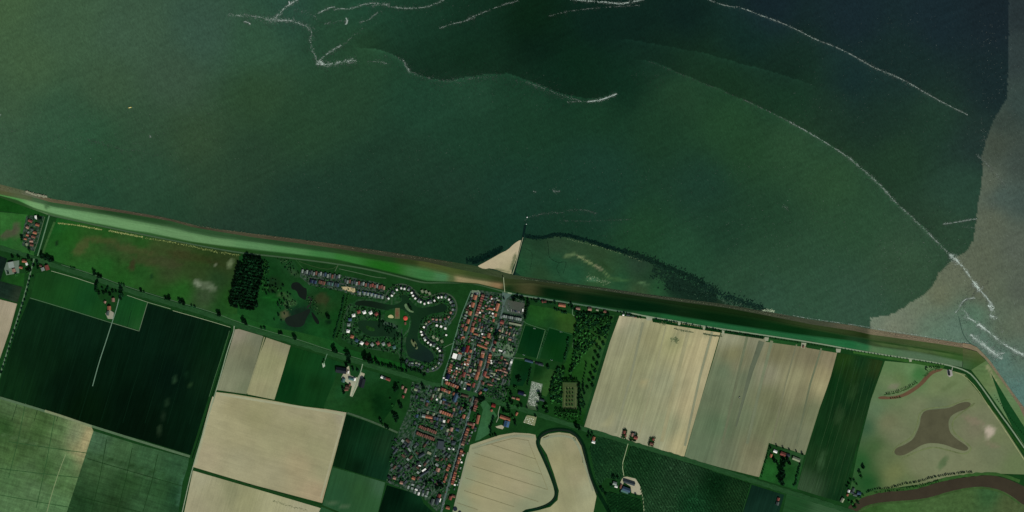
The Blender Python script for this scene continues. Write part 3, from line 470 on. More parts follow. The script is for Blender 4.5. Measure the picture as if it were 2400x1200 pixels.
field(F17,[(1280,1030,'8f9070'),(1310,1040,'8a8867'),(1340,1040,'97906f'),(1310,1080,'8f8a66'),(1350,1080,'8c8866'),(1320,1120,'8d8b68'),(1345,1120,'979070'),(1300,1100,'98936f'),(1330,1160,'8c8a68'),(1380,1150,'9a9a7a'),(1385,1180,'9a9876'),(1300,1195,'97936f'),(1270,1200,'8a8a68')],fmat('field_tan_lines',105,al=.03,ac=.05,sy=14),sp=8)
tl=land_mat('tractor_line_soil',0,((6,6,.1,2),))
for a,b in [((1106,1052),(1205,1027)),((1205,1027),(1240,1033)),((1152,1042),(1256,1076)),((1112,1062),(1270,1112)),((1107,1092),(1284,1148)),((1090,1120),(1262,1176)),((1088,1150),(1205,1188)),((1239,1035),(1284,1148)),((1070,1178),(1120,1195))]:
    strip('tractor_line',[a,((a[0]+b[0])/2,(a[1]+b[1])/2),b],1.0,.2,tl,'7c7858',0)
for k in range(9):
    x0=100+k*52; strip('crop_wheel_track',[(x0,742+k*4-(30 if k>3 else 0)),(x0-36,870),(x0-72,985+ (x0-72)*.02)],.9,.1,tl,'0c2415',0)
for a,b in [((20,1035),(205,1062)),((0,1098),(190,1120)),((60,945),(20,1120)),((130,968),(85,1190)),((0,1160),(170,1190))]: strip('crop_wheel_track',[a,((a[0]+b[0])/2+2,(a[1]+b[1])/2+1),b],1.6,.1,grass,'2a5430',0)
for a,b in [((205,1075),(430,1140)),((250,1030),(215,1200)),((310,1050),(275,1200)),((370,1065),(335,1200)),((170,1160),(330,1200))]: strip('crop_wheel_track',[a,((a[0]+b[0])/2+2,(a[1]+b[1])/2+1),b],1.4,.1,grass,'173a1e',0)
for k in range(8):
    x0=1480+k*27; strip('field_headland_line',[(x0,752+k*3.8),(x0-28,880),(x0-64,1010+k*5)],2.5+3*(k%3),.1,fm_w,['918f6f','83856a','95916f'][k%3],0) if k%2 else None
for k in range(8):
    x0=1722+k*29; strip('field_headland_line',[(x0,785+k*4.5),(x0-26,900),(x0-58,1040)],3+(k*3)%5,.1,fm_w,['6f765c','666d54','72735a'][k%3],0) if k%2 else None
for k in range(6):
    x0=1978+k*15; strip('field_headland_line',[(x0,840+k*2),(x0-36,985),(x0-84,1140+k*5)],1.0,.1,grass,['24482a','1e4224'][k%2],0)
for l in ([(1098,1060),(1085,1110),(1063,1200)],[(1108,1052),(1150,1036),(1205,1020),(1252,1024)],[(1272,1030),(1292,1022),(1330,1021),(1352,1034),(1372,1090),(1390,1150)]): strip('field_headland_line',l,5,.1,fm_tan,'858a70',2)
strip('field_headland_line',[(500,930),(480,1005),(458,1090)],6,.1,fm_tan,'9c9b7c',1); strip('field_headland_line',[(515,924),(640,944),(760,963),(806,972)],5,.1,fm_tan,'9a9a7c',2); strip('field_headland_line',[(806,975),(785,1050),(752,1168)],4,.1,fm_tan,'9e9a7c',1)
cm=land_mat('channel_bank',0,((20,20,.2,3),(4,4,.25,3)))
strip('channel_bank',[(1262,1026),(1258,1040),(1275,1075),(1292,1115),(1304,1150),(1302,1168),(1285,1184),(1255,1194),(1230,1198),(1222,1210)],7.5,.16,cm,'082614',2)
strip('channel_bank',[(1262,1028),(1272,1015),(1290,1008),(1315,1006),(1340,1010),(1358,1026),(1370,1050),(1378,1090),(1388,1125),(1402,1155),(1420,1185),(1435,1215)],9,.17,cm,'07200f',2)
strip('channel',[(1261,1030),(1263,1044),(1279,1080),(1296,1120),(1305,1150),(1302,1167),(1284,1183),(1254,1193)],2.0,.24,fw,'04120a',2)
strip('channel',[(1264,1028),(1274,1016),(1292,1009),(1315,1007),(1338,1011),(1356,1027),(1368,1052),(1376,1092),(1386,1127),(1400,1157)],3.2,.25,fw,'030f09',2)
field([(1120,935),(1140,940),(1155,960),(1165,975),(1148,990),(1148,1015),(1125,1030),(1113,1034),(1125,990),(1132,960)],[(1140,960,'2a5c38'),(1130,1000,'2f6440'),(1145,985,'2d6038')],grass,sp=5,z=.1)
# east tan fields
field([(1452,740),(1490,744),(1530,750),(1600,758),(1690,775),(1668,850),(1640,945),(1603,1072),(1480,1036),(1369,1001),(1400,900),(1430,800)],
 [(1460,750,'a79f81'),(1480,770,'8b8c70'),(1520,790,'8e8b67'),(1450,800,'8e8d6e'),(1600,775,'a29b76'),(1580,800,'98976c'),(1630,830,'a79d78'),(1670,800,'a99e79'),(1650,870,'a49b78'),(1620,950,'a59b77'),(1600,1040,'a79e77'),(1420,900,'878768'),(1500,850,'8e8e6b'),(1480,950,'888a69'),(1550,900,'909172'),(1560,1000,'8c8f6f'),(1400,980,'898a6e'),(1450,1010,'8b8b70'),(1520,1040,'8c8d72')],fmat('field_tan_stripes',73,al=.10,ac=.16,sx=220,sy=7,extra=((400,22,.10,2),)),sp=10,
 bl=[(1582,795,8,12,20,'7b8062',.6),(1510,898,10,8,10,'a2976e',.5),(1450,998,34,1.4,5,'a09d7a',.7),(1585,772,30,2,6,'7a7e62',.5),(1660,785,22,2,5,'7f8364',.5),(1430,985,8,20,20,'989570',.5)])
field([(1692,775),(1740,782),(1790,792),(1850,808),(1920,818),(1962,827),(1945,890),(1920,960),(1887,1066),(1845,1052),(1802,1038),(1790,1085),(1782,1119),(1690,1096),(1604,1072),(1640,945),(1670,850)],
 [(1710,790,'8b8b71'),(1770,795,'84846b'),(1720,830,'72704f'),(1700,870,'606f55'),(1740,880,'647057'),(1690,920,'616d53'),(1730,860,'7e7b5f'),(1820,830,'6f6c4f'),(1900,840,'6c674f'),(1950,850,'80775d'),(1800,875,'838169'),(1860,890,'8b8867'),(1920,900,'9a936e'),(1930,880,'8e8563'),(1880,920,'7e7b5d'),(1800,930,'6c6f51'),(1900,960,'6a7053'),(1800,1000,'6f7455'),(1740,980,'667055'),(1680,1000,'5a6d51'),(1650,1050,'607055'),(1760,1060,'747357'),(1860,1020,'6e7359'),(1700,1060,'687057'),(1780,1100,'807d61')],fmat('field_olive_stripes',73,al=.09,ac=.13,sx=200,sy=8,extra=((400,26,.10,2),)),sp=9)
strip('field_margin',[(1785,800),(1760,870),(1745,925),(1725,1000)],14,.14,fmat('field_dark_band',73,al=.1,ac=.1),'5c6450',0,w2=3)
field([(1965,827),(2020,836),(2070,846),(2068,852),(2040,935),(2010,1040),(1975,1178),(1920,1162),(1868,1146),(1890,1066),(1925,950)],
 [(1980,840,'1b3e19'),(2020,850,'113219'),(2000,880,'163417'),(1960,900,'0d2e13'),(2030,900,'102e17'),(1970,960,'102d15'),(1940,1020,'103015'),(1990,1000,'17381d'),(1920,1080,'13351b'),(1960,1100,'123017'),(1900,1140,'2d4c33'),(1960,1160,'0e2c15'),(1980,1120,'143217'),(2050,860,'20371a')],fmat('crop_streaks',73,al=.25,ac=.22,sx=60,sy=4),sp=8,bl=[(2000,920,8,20,15,'2a4c2b',.4),(1965,975,10,20,15,'2d4e2f',.45),(1925,1080,8,22,15,'355c3b',.5)])
# eastern meadow
EM=[(2074,846),(2150,853),(2220,866),(2262,877),(2300,925),(2350,995),(2402,1075),(2440,1150),(2440,1125),(2400,1112),(2340,1110),(2300,1113),(2250,1117),(2180,1132),(2120,1140),(2060,1150),(2035,1158),(1990,1160),(2010,1060),(2042,935)]
field(EM,[(2090,860,'537b4d'),(2130,870,'638055'),(2150,880,'33713d'),(2110,890,'567547'),(2090,900,'697954'),(2060,920,'53754e'),(2050,960,'5a7152'),(2030,1000,'305b3e'),(2080,990,'6e7052'),(2055,1050,'335d34'),(2020,1080,'20572c'),(2035,1130,'1a5128'),(2070,1060,'5f6b48'),(2100,1020,'6e7356'),(2150,950,'6e7556'),(2190,900,'6e7b54'),(2240,900,'697952'),(2200,960,'606b50'),(2250,960,'6c7154'),(2280,930,'6c7552'),(2300,980,'707558'),(2290,1000,'726f58'),(2340,1020,'6a7350'),(2330,1060,'6a7154'),(2380,1090,'63714c'),(2150,1090,'707556'),(2220,1100,'74795a'),(2120,1130,'5e6d48'),(2270,1095,'727758'),(2180,1060,'72785a'),(2100,1110,'6a7147')],land_mat('meadow_dry',R(20),((40,25,.08,3),(7,7,.07,3))),sp=6,z=.09,
 bl=[(2095,905,14,7,-20,'7b7664',.6),(2225,905,24,6,-30,'5a6944',.6),(2210,1085,8,18,35,'436740',.7),(2155,875,16,12,0,'306d38',.5),(2320,1008,14,10,20,'a69b88',.9),(2318,1015,8,14,10,'b4a694',.7),(2280,985,24,8,20,'7e705e',.5),(2325,1042,18,6,20,'7c6f5c',.4)])
water('creek',[(2057,931),(2068,928),(2085,930),(2110,926),(2130,915),(2150,902),(2163,888),(2172,876),(2185,868),(2203,864),(2212,864),(2205,870),(2190,874),(2178,884),(2165,900),(2145,916),(2125,928),(2100,935),(2075,936),(2060,935)],'5e4834',sp=5,rough=.5)
flakes('reeds',[([(2072,925),(2100,921),(2125,912),(2150,896)],2.2,.9,1.6,'1f4a22'),([(2165,882),(2178,870),(2195,862),(2205,862)],3,2,1.8,'24502a'),([(2090,932),(2112,932)],1,1,1.4,'2f4a26')],8,.4)
water('pond',[(2095,1060),(2100,1050),(2120,1043),(2140,1030),(2148,1015),(2156,995),(2158,975),(2168,961),(2200,959),(2228,956),(2245,946),(2265,941),(2277,945),(2270,957),(2245,965),(2228,975),(2222,990),(2225,1012),(2240,1028),(2262,1042),(2272,1052),(2260,1058),(2235,1050),(2215,1042),(2190,1038),(2165,1040),(2140,1055),(2120,1067),(2102,1068)],'4f4e39',sp=8,rough=.5)
strip('shore_margin',[(2092,1062),(2100,1046),(2138,1026),(2150,996),(2155,965),(2180,956),(2225,953),(2258,938),(2275,936)],2.2,.11,grass,'66704a',2,jit=1.2)
strip('shore_margin',[(2285,945),(2250,970),(2232,985),(2232,1012),(2260,1034),(2280,1052),(2262,1066),(2225,1056),(2190,1047),(2160,1054),(2115,1074)],3,.11,grass,'68724c',2,jit=1.2)
RIV_N=[(1985,1190),(2000,1178),(2018,1168),(2045,1158),(2080,1151),(2130,1150),(2160,1143),(2200,1130),(2250,1120),(2310,1113),(2345,1117),(2380,1130),(2420,1150)]
RIV_S=[(2440,1200),(2400,1185),(2375,1165),(2350,1150),(2310,1140),(2270,1142),(2220,1153),(2180,1166),(2140,1172),(2090,1175),(2045,1180),(2015,1192),(1995,1215)]
field([(2030,1165),(2060,1158),(2130,1155),(2310,1118),(2400,1150),(2440,1180),(2440,1330),(1960,1330),(1990,1200)],[(2100,1190,'3a6434'),(2200,1175,'3f6438'),(2260,1165,'3c5f35'),(2320,1160,'2f5a35'),(2360,1180,'445c38'),(2040,1195,'2c5628'),(2200,1250,'3a6034')],land_mat('salt_meadow',0,((14,14,.25,3),(4,4,.15,3))),sp=9,z=.05)
strip('river_bank',[(2000,1176),(2020,1163),(2045,1155),(2080,1148),(2130,1146),(2160,1139),(2200,1126),(2250,1116),(2310,1109),(2350,1113),(2390,1128)],7,.1,grass,'2f5a2c',2,jit=.7)
strip('river_bank',[(2000,1205),(2045,1183),(2090,1178),(2140,1175),(2180,1169),(2220,1156),(2270,1145),(2310,1143),(2350,1153),(2390,1180)],4,.1,grass,'35582f',2,jit=.7)
water('river',RIV_N+RIV_S,'352f22',sp=9,z=.15,sm=1,rough=.4)
# vineyards / orchard on the south edge
orch=land_mat('orchard_floor',R(17),((90,3,.25,2),(30,30,.15,3)))
OR1=[(1400,1023),(1455,1038),(1471,1042),(1462,1075),(1458,1095),(1462,1118),(1452,1125),(1420,1120),(1405,1140),(1398,1130),(1390,1090),(1382,1050)]
OR2=[(1478,1046),(1560,1068),(1650,1098),(1758,1134),(1740,1205),(1700,1300),(1500,1300),(1511,1205),(1500,1140),(1490,1122),(1464,1112),(1464,1080)]
OR3=[(1420,1152),(1470,1160),(1500,1170),(1510,1205),(1510,1300),(1440,1300)]
field(OR1,[(1430,1060,'1e4a2a'),(1440,1100,'22522e'),(1400,1060,'164226')],orch,sp=8)
field(OR2,[(1500,1080,'1c4a2a'),(1600,1110,'2a5236'),(1560,1180,'2a5636'),(1680,1140,'0c2c14'),(1720,1160,'1c4426'),(1620,1180,'1a5230')],orch,sp=8)
field(OR3,[(1450,1170,'124020'),(1490,1190,'12401f')],orch,sp=8)
def vines(poly,ang,gap,hexc,seed,step=3.0):
    """hedge-like fruit rows standing in an orchard"""
    rnd=random.Random(seed); a=R(ang); ux,uy=math.cos(a),-math.sin(a); nx,ny=-uy,ux
    vs=[];fs=[];cs=[]; cx=sum(p[0] for p in poly)/len(poly); cy=sum(p[1] for p in poly)/len(poly)
    for i in range(-90,91):
        T=np.arange(-160,160,step); P=np.array([(cx+nx*gap*i+ux*t,cy+ny*gap*i+uy*t) for t in T]); ins=inpoly(P,poly)
        for t,ok,(x,y) in zip(T,ins,P):
            if not ok or y>1212 or rnd.random()<.04: continue
            w=rnd.uniform(.30,.55)*gap/2; l=step*.55; h=rnd.uniform(1.6,2.6); c=np.array(hx(hexc))*rnd.uniform(.6,1.5); n0=len(vs)
            for (s,tt,zz,k) in ((-1,-1,0.08,1),(1,-1,0.08,1),(1,1,0.08,1),(-1,1,0.08,1),(-1,-1,h,.6),(1,-1,h,.6),(1,1,h,.6),(-1,1,h,.6)):
                vs.append((*W(x+nx*w*s*k+ux*l*tt,y+ny*w*s*k+uy*l*tt),zz)); cs.append(c)
            fs+=[(n0+4,n0+7,n0+6,n0+5),(n0,n0+4,n0+5,n0+1),(n0+1,n0+5,n0+6,n0+2),(n0+2,n0+6,n0+7,n0+3),(n0+3,n0+7,n0+4,n0)]
    o=mkobj('orchard_rows',mesh('orchard_rows',vs,fs,land_mat('fruit_leaves',0,((3,3,.3,2),)),np.array(cs))); tag(o,kind='stuff')
flakes('soil_marks',[([(1545,756),(1560,760)],2,2,1.6,'4c5a3e'),([(1580,770),(1605,776),(1625,779)],3,.8,1.6,'4f5a40'),([(1648,782),(1670,786),(1690,788)],4,.9,1.8,'46523a'),([(1690,783),(1692,790)],3,.5,1.2,'4a553c'),([(1572,796),(1590,792),(1584,804)],3,2.5,2,'5c6848'),([(640,1174),(675,1185),(720,1196)],1.5,1.2,1.4,'6c7052'),([(1343,1027),(1350,1030)],4,2,1.6,'5a6a4c'),([(1274,1026),(1287,1021)],3,.6,1.6,'5c5a40'),([(1364,1068),(1366,1085)],2,.5,1.3,'5a6048')],6,.45)
vines(OR1,73,3.2,'0e2c18',1); vines(OR2,73,3.4,'0a2612',2); vines(OR3,-17,3.2,'0b2813',3)
field([(1762,1136),(1838,1160),(1820,1220),(1735,1220),(1748,1180)],[(1780,1150,'0d241a'),(1800,1190,'122c20')],fmat('crop_dark_rows',73,al=.25,ac=.2,sy=6),sp=8)
field([(1845,1152),(1900,1168),(1985,1198),(1985,1260),(1820,1260)],[(1870,1175,'1c4a28'),(1930,1195,'2f5838')],fmat('crop_rows_light',-17,al=.2,ac=.15,sy=4),sp=8)
# sports ground, parks around the village
field([(1232,712),(1290,722),(1340,736),(1360,744),(1357,760),(1346,782),(1280,768),(1228,758),(1240,735)],[(1250,735,'16481c'),(1270,740,'1b4d1f'),(1320,745,'27501f'),(1330,770,'284e22'),(1240,755,'134420'),(1290,760,'114020')],grass,sp=6)
field([(1231,763),(1277,774),(1262,840),(1252,838),(1210,827)],[(1250,780,'04290f'),(1240,810,'062c13'),(1220,825,'0a3418')],fm_g,sp=6)
field([(1288,770),(1340,784),(1335,800),(1318,850),(1262,838)],[(1300,790,'052c10'),(1300,820,'053412'),(1325,810,'0b3c1a'),(1270,835,'0e3c1c')],fm_g,sp=6)
lines_m=land_mat('pitch_path',0,((5,5,.15,2),))
strip('path',[(1231,760),(1210,828)],1.1,.18,lines_m,'33603c',0); strip('path',[(1278,774),(1258,842)],1.2,.18,lines_m,'4a7450',0); strip('path',[(1228,752),(1232,758),(1262,768),(1278,773)],1.4,.19,lines_m,'3a6644',1)
strip('path',[(1287,767),(1340,784)],1.8,.18,lines_m,'22502e',0); strip('path',[(1286,768),(1268,820),(1262,842)],4,.15,lines_m,'174426',0)
strip('path',[(1196,838),(1225,840),(1240,844),(1262,850),(1275,858)],1.5,.2,lines_m,'4c6a4e',1); strip('path',[(1344,713),(1341,735),(1344,740),(1358,745)],1.4,.2,lines_m,'5e7a5c',1); strip('path',[(1346,783),(1345,795),(1341,815)],1.2,.2,lines_m,'3e6446',1)
field([(1206,843),(1225,846),(1245,851),(1236,885),(1225,905),(1195,902),(1200,880)],[(1225,860,'05260c'),(1210,870,'0e3a1c'),(1230,890,'0a3018')],grass,sp=6)
field([(1255,855),(1280,862),(1302,868),(1292,905),(1280,930),(1270,925),(1272,900),(1248,892)],[(1265,870,'04270c'),(1290,880,'244f26'),(1282,910,'2a5528')],grass,sp=6)
field([(1360,742),(1440,738),(1430,790),(1395,910),(1370,995),(1330,990),(1275,970),(1290,900),(1310,860),(1325,850),(1345,785)],[(1400,760,'0e3818'),(1370,800,'0e3c18'),(1400,800,'2c5626'),(1380,850,'1f5020'),(1350,860,'16481a'),(1310,900,'0e3814'),(1300,960,'123e1a'),(1370,930,'1e4824'),(1350,980,'0d3c14'),(1430,750,'225028'),(1415,830,'22502c')],grass,sp=6,z=.07)
field([(1437,745),(1450,742),(1425,820),(1400,900),(1372,992),(1366,990),(1395,890)],'123c1e',grass,sp=8,z=.11)
# formal garden
field([(1319,896),(1354,897),(1352,959),(1318,957)],[(1335,905,'3c4c2c'),(1335,930,'324524'),(1350,930,'48563a'),(1320,950,'3c4c2e')],land_mat('garden_gravel',0,((6,6,.2,3),)),sp=5,z=.12)
strip('path',[(1320,898),(1353,899)],2,.2,lines_m,'3c4e30',0); strip('path',[(1325,908),(1350,909),(1349,954),(1323,953),(1325,908)],1.4,.2,lines_m,'56643e',0)
# village ground
VG1=[(1106,684),(1125,680),(1180,688),(1230,700),(1228,752),(1212,820),(1200,850),(1195,900),(1180,944),(1112,926),(1075,915),(1038,904),(1043,875),(1056,833),(1065,800),(1080,745)]
def vcol(seed):
    def f(P):
        a=nz(P,7,seed,4); b=nz(P,3.2,seed+1,3); c=np.zeros((len(P),3)); g=np.array(hx('0e3016')); d=np.array(hx('1f4a24')); gr=np.array(hx(['33403a','34443a'][seed==3])); pk=np.array(hx(['4a584a','4a5a4c'][seed==3]))
        t=np.clip(a*1.8+(.28 if seed!=3 else .05),0,1)[:,None]; c=g*(1-t)+gr*t; u=np.clip(b*2.2-.2,0,1)[:,None]; c=c*(1-u)+pk*u; v=np.clip(-b*2-.1,0,1)[:,None]*(a<0.1)[:,None]; c=c*(1-v*.7)+d*v*.7
        return c
    return f
patch('village_ground',VG1,.07,None,garden,3,colfn=vcol(1))
VG2=[(965,895),(1038,906),(1075,917),(1112,930),(1100,975),(1098,1030),(1085,1055),(1070,1100),(1050,1165),(1025,1200),(990,1165),(905,1130),(922,1060),(935,1010),(960,950)]
patch('village_ground',VG2,.07,None,garden,3,colfn=vcol(3))
patch('village_ground',[(706,630),(800,645),(900,665),(905,700),(880,700),(840,695),(790,680),(725,668),(703,648)],.1,None,garden,3,colfn=vcol(5))
PK=[(905,680),(925,668),(950,666),(975,680),(990,700),(1015,698),(1030,688),(1050,690),(1068,702),(1073,720),(1070,740),(1055,755),(1050,775),(1040,790),(1045,820),(1043,845),(1025,868),(990,872),(955,862),(940,830),(925,830),(870,815),(830,812),(800,795),(800,760),(812,715),(840,700),(880,700),(905,703)]
patch('park_ground',PK,.085,None,garden,4,colfn=lambda P: vcol(7)(P)*.35+np.array(hx('10421c'))*.65)
patch('village_ground',[(62,505),(103,506),(85,590),(75,588),(52,575),(52,550)],.1,None,garden,3,colfn=vcol(9))
# lake arms of the holiday park
LKC='0b2813'
water('lake',[(835,705),(865,704),(900,712),(925,716),(945,705),(938,695),(942,690),(955,692),(962,705),(975,720),(990,722),(1005,720),(1025,716),(1035,710),(1045,714),(1050,722),(1040,732),(1015,734),(995,742),(985,758),(980,775),(978,790),(983,803),(1000,815),(1015,828),(1018,840),(1010,850),(995,850),(975,843),(958,838),(952,820),(950,800),(955,785),(962,770),(965,750),(958,735),(945,725),(930,722),(915,724),(908,728),(895,725),(880,722),(850,716),(830,716)],[(860,710,'071a0c'),(940,715,'0a2a12'),(975,735,'0a2c12'),(1030,722,'06200f'),(965,780,'0b2c14'),(960,800,'0c2814'),(985,830,'0a2219'),(1000,840,'091f1a')],sp=5,z=.16)
water('lake',[(838,752),(860,750),(895,754),(912,765),(925,772),(935,780),(938,790),(930,792),(900,787),(875,790),(858,785),(846,775),(838,765)],LKC,sp=5,z=.16)
for pl,c in [([(962,797),(966,795),(976,803),(977,812),(970,813),(966,808)],'5a6444'),([(976,810),(980,815),(978,819),(972,818),(977,815)],'5c6a4a'),([(948,713),(953,711),(956,720),(962,727),(970,730),(969,733),(960,731),(952,725),(948,718)],'5a7250'),([(857,762),(868,766),(879,770),(877,777),(865,775),(858,770)],'16401c')]:
    patch('island',smoothp(pl,1),.5,c,garden,3)
patch('lawn',[(905,728),(925,727),(945,727),(958,745),(961,765),(945,785),(938,775),(925,765),(905,752),(900,740)],.17,[(915,740,'12481c'),(945,740,'13481c'),(950,760,'124a20'),(920,760,'2a4a34')],grass,5)
patch('tennis_court',[(926,722),(937,722),(937,747),(925,747)],.24,[(931,734,'5a5a3c')],lines_m,3,bl=[(931,735,2.5,9,0,'6a4634',.9)])
patch('sand_pit',smoothp([(909,741),(915,737),(922,740),(923,746),(910,745)],1),.26,'a8a678',sandm,3)
patch('yard',[(800,672),(815,672),(832,676),(833,686),(825,685),(815,682),(803,678)],.2,[(805,674,'a89a74'),(825,680,'b0a07a')],sandm,3)
patch('path_strip',[(898,752),(925,760),(933,770),(930,772),(915,764),(897,760)],.2,'2f4c3c',lines_m,4)
# ================= ROADS =================
asph=land_mat('road_asphalt',R(16),((30,30,.08,3),(3,3,.10,2)))
verge=land_mat('road_verge',R(16),((25,6,.2,3),(4,4,.2,3)))
MAIN=[(-40,570),(0,580),(80,605),(142,628),(219,651),(287,677),(396,710),(500,740),(550,760),(617,781),(697,803),(767,827),(822,843),(849,851),(905,868),(967,885),(1006,900),(1037,904),(1081,914),(1112,926),(1177,946),(1240,964),(1285,979),(1345,998),(1360,1003),(1471,1037),(1604,1076),(1698,1106),(1750,1122),(1842,1151),(1983,1196),(2100,1232)]
strip('road_verge',MAIN,11,.2,verge,'1f4a2a',1,jit=.5)
strip('road',MAIN,4.2,.32,asph,'5c7a64',1)
off=[(x+2,y-7.5) for x,y in MAIN if 130<x<880]; strip('cycle_path',off,1.3,.3,asph,'44684c',1)
off=[(x-2,y+9) for x,y in MAIN if 130<x<215]; strip('path',[(120,635),(180,652),(222,666)],1.3,.3,asph,'7f9070',0)
strip('path',[(298,692),(345,708),(400,724)],1.1,.3,asph,'7a8c6c',0); strip('path',[(405,728),(455,742),(500,755),(540,767)],1.1,.3,asph,'8a9876',0)
DR1=[(-30,448),(0,457),(60,480),(112,502)]; strip('dike_road',DR1,1.8,.5,asph,'5a7a58',1)
DR=[(112,502),(129,507),(256,534),(417,566),(500,582),(567,593),(617,598),(700,607),(792,619),(867,632),(930,647),(980,660),(1000,663),(1040,662),(1100,663),(1128,668),(1176,682),(1190,686)]
strip('dike_road',DR,4.0,.42,asph,'2f4e34',1); strip('dike_road',DR,2.0,.5,asph,'3c5e42',1)
DR2=[(1190,686),(1230,694),(1342,711),(1430,726),(1480,734),(1512,741),(1592,754),(1650,765),(1800,787),(1900,802),(2000,820),(2100,836),(2150,843),(2200,851),(2235,859),(2262,868),(2280,880),(2310,920),(2340,965),(2370,1005),(2402,1052),(2430,1090)]
strip('dike_road',DR2,3.0,.5,asph,'7a8a70',1)
strip('dike_road',[(1200,688),(1342,711),(1480,734)],3.0,.55,asph,'4a6450',1)
strip('path',[(2238,872),(2260,880),(2290,910),(2315,950),(2350,1000),(2402,1080)],1.6,.3,grass,'90946a',1,jit=.6)
strip('dark_grass_strip',[(2262,880),(2300,925),(2345,985),(2402,1062)],3,.25,grass,'1d4a1c',1,jit=.8)  # ragged strip of darker grass inland of the dike road
strip('road',[(117,500),(103,550),(88,600)],2.6,.36,asph,'5c7a5c',1); strip('path',[(105,508),(92,555),(80,590)],1.2,.32,asph,'4f6f50',1); strip('road_verge',[(128,520),(112,560),(98,600)],5,.2,verge,'2f5c30',1)
strip('dark_grass_verge',[(112,508),(98,555),(82,596)],6,.18,verge,'0d3a1e',1)
strip('road',[(80,606),(70,645),(58,690),(40,750),(15,830),(-8,905)],3,.36,asph,'5a7258',1); strip('road_verge',[(80,612),(70,645),(58,690),(38,755),(13,835),(-10,905)],11,.2,verge,'11401c',1)
strip('path',[(70,698),(150,722),(262,757)],1.6,.26,asph,'42684a',0); strip('path',[(263,757),(326,776),(346,709)],1.4,.26,asph,'5a7a5c',0)
strip('farm_road',[(281,693),(272,728),(262,758),(248,802),(232,850),(217,905)],1.9,.34,asph,'64806a',1)
patch('yard',[(255,725),(267,733),(265,748),(253,747),(247,735)],.3,'8a8a78',asph,4)
strip('farm_road',[(549,764),(548,778),(535,815),(520,870),(506,918),(480,1000),(452,1095),(443,1130),(425,1210)],1.9,.34,asph,'86937a',1)
strip('ditch',[(545,778),(530,820),(515,870),(500,920),(475,1000),(450,1075)],1.6,.2,cm,'061a0e',0); strip('path',[(538,775),(525,820),(505,880),(490,930)],1.0,.2,lines_m,'3f6a46',0)
strip('ditch',[(508,916),(560,924),(643,938),(700,950),(760,957)],3,.2,cm,'0d3a18',1); strip('ditch',[(453,1097),(600,1141),(755,1186),(800,1204)],4.5,.2,cm,'153c1c',0)
WS=[(1104,682),(1094,707),(1080,742),(1070,780),(1063,803),(1056,833),(1043,870),(1037,890),(1036,903)]
strip('street',WS,2.0,.34,asph,'50705a',1,w2=3)
strip('street',[(1119,684),(1115,715),(1110,738),(1097,783),(1088,803)],3.6,.33,asph,'42564a',1); strip('street',[(1110,806),(1104,842),(1092,882),(1085,912)],2.6,.33,asph,'4a5e52',1)
MS=[(1187,686),(1183,700),(1178,725),(1172,752),(1163,782),(1151,815),(1145,832),(1138,850),(1130,880),(1120,908),(1113,926),(1104,955),(1097,978),(1090,1005),(1082,1030),(1072,1065),(1062,1100),(1050,1140),(1042,1168),(1033,1205)]
strip('street',MS,4.6,.34,asph,'4c5e56',1)
patch('square',[(1178,678),(1192,682),(1200,690),(1188,700),(1182,712),(1176,705)],.38,'4c6258',asph,4)
strip('street',[(1112,739),(1135,745),(1165,758)],2.6,.33,asph,'556650',1); strip('street',[(1092,804),(1125,808),(1148,818)],2.4,.33,asph,'4c5e50',1); strip('street',[(1143,832),(1180,834),(1200,840),(1208,838)],2.4,.36,asph,'4c6450',1)
patch('yard',[(1165,800),(1200,810),(1207,822),(1202,836),(1175,836),(1148,826),(1155,812)],.3,[(1170,815,'3c5444'),(1195,822,'5c7058'),(1200,815,'66785e')],asph,4)
patch('car_park',[(1186,702),(1206,706),(1230,711),(1228,730),(1224,738),(1176,731),(1180,715)],.3,[(1205,718,'47463f'),(1185,725,'3c5444'),(1220,725,'4a4c44'),(1215,735,'34473c')],asph,4)
patch('yard',[(1106,680),(1116,681),(1122,680),(1126,686),(1124,696),(1112,690),(1104,688)],.36,'6a7a64',asph,4)
strip('street',[(1007,902),(1000,925),(990,955),(984,980),(975,1005),(968,1030),(962,1050),(972,1065),(985,1085),(1000,1095),(1012,1080),(1020,1060),(1025,1035),(1035,1030),(1060,1038),(1080,1030)],2.8,.33,asph,'3a5046',1)
strip('street',[(985,1085),(970,1095),(950,1100),(940,1115),(960,1130),(985,1130),(1000,1120),(1015,1110),(1018,1095),(1012,1080)],2.2,.34,asph,'44524a',1); strip('street',[(990,955),(1020,965),(1060,978),(1090,990)],2.2,.32,asph,'3c5244',1); strip('street',[(975,1005),(1010,1018),(1040,1030)],2.0,.32,asph,'3a4c3c',1)
strip('street',[(1038,905),(1028,935),(1010,975)],1.6,.33,asph,'3c5648',1)
strip('path',[(1066,803),(1053,808),(1040,815)],1.2,.34,lines_m,'56785c',1)
strip('path',[(1183,685),(1180,650)],1.8,9.0,lines_m,'8a9272',0)
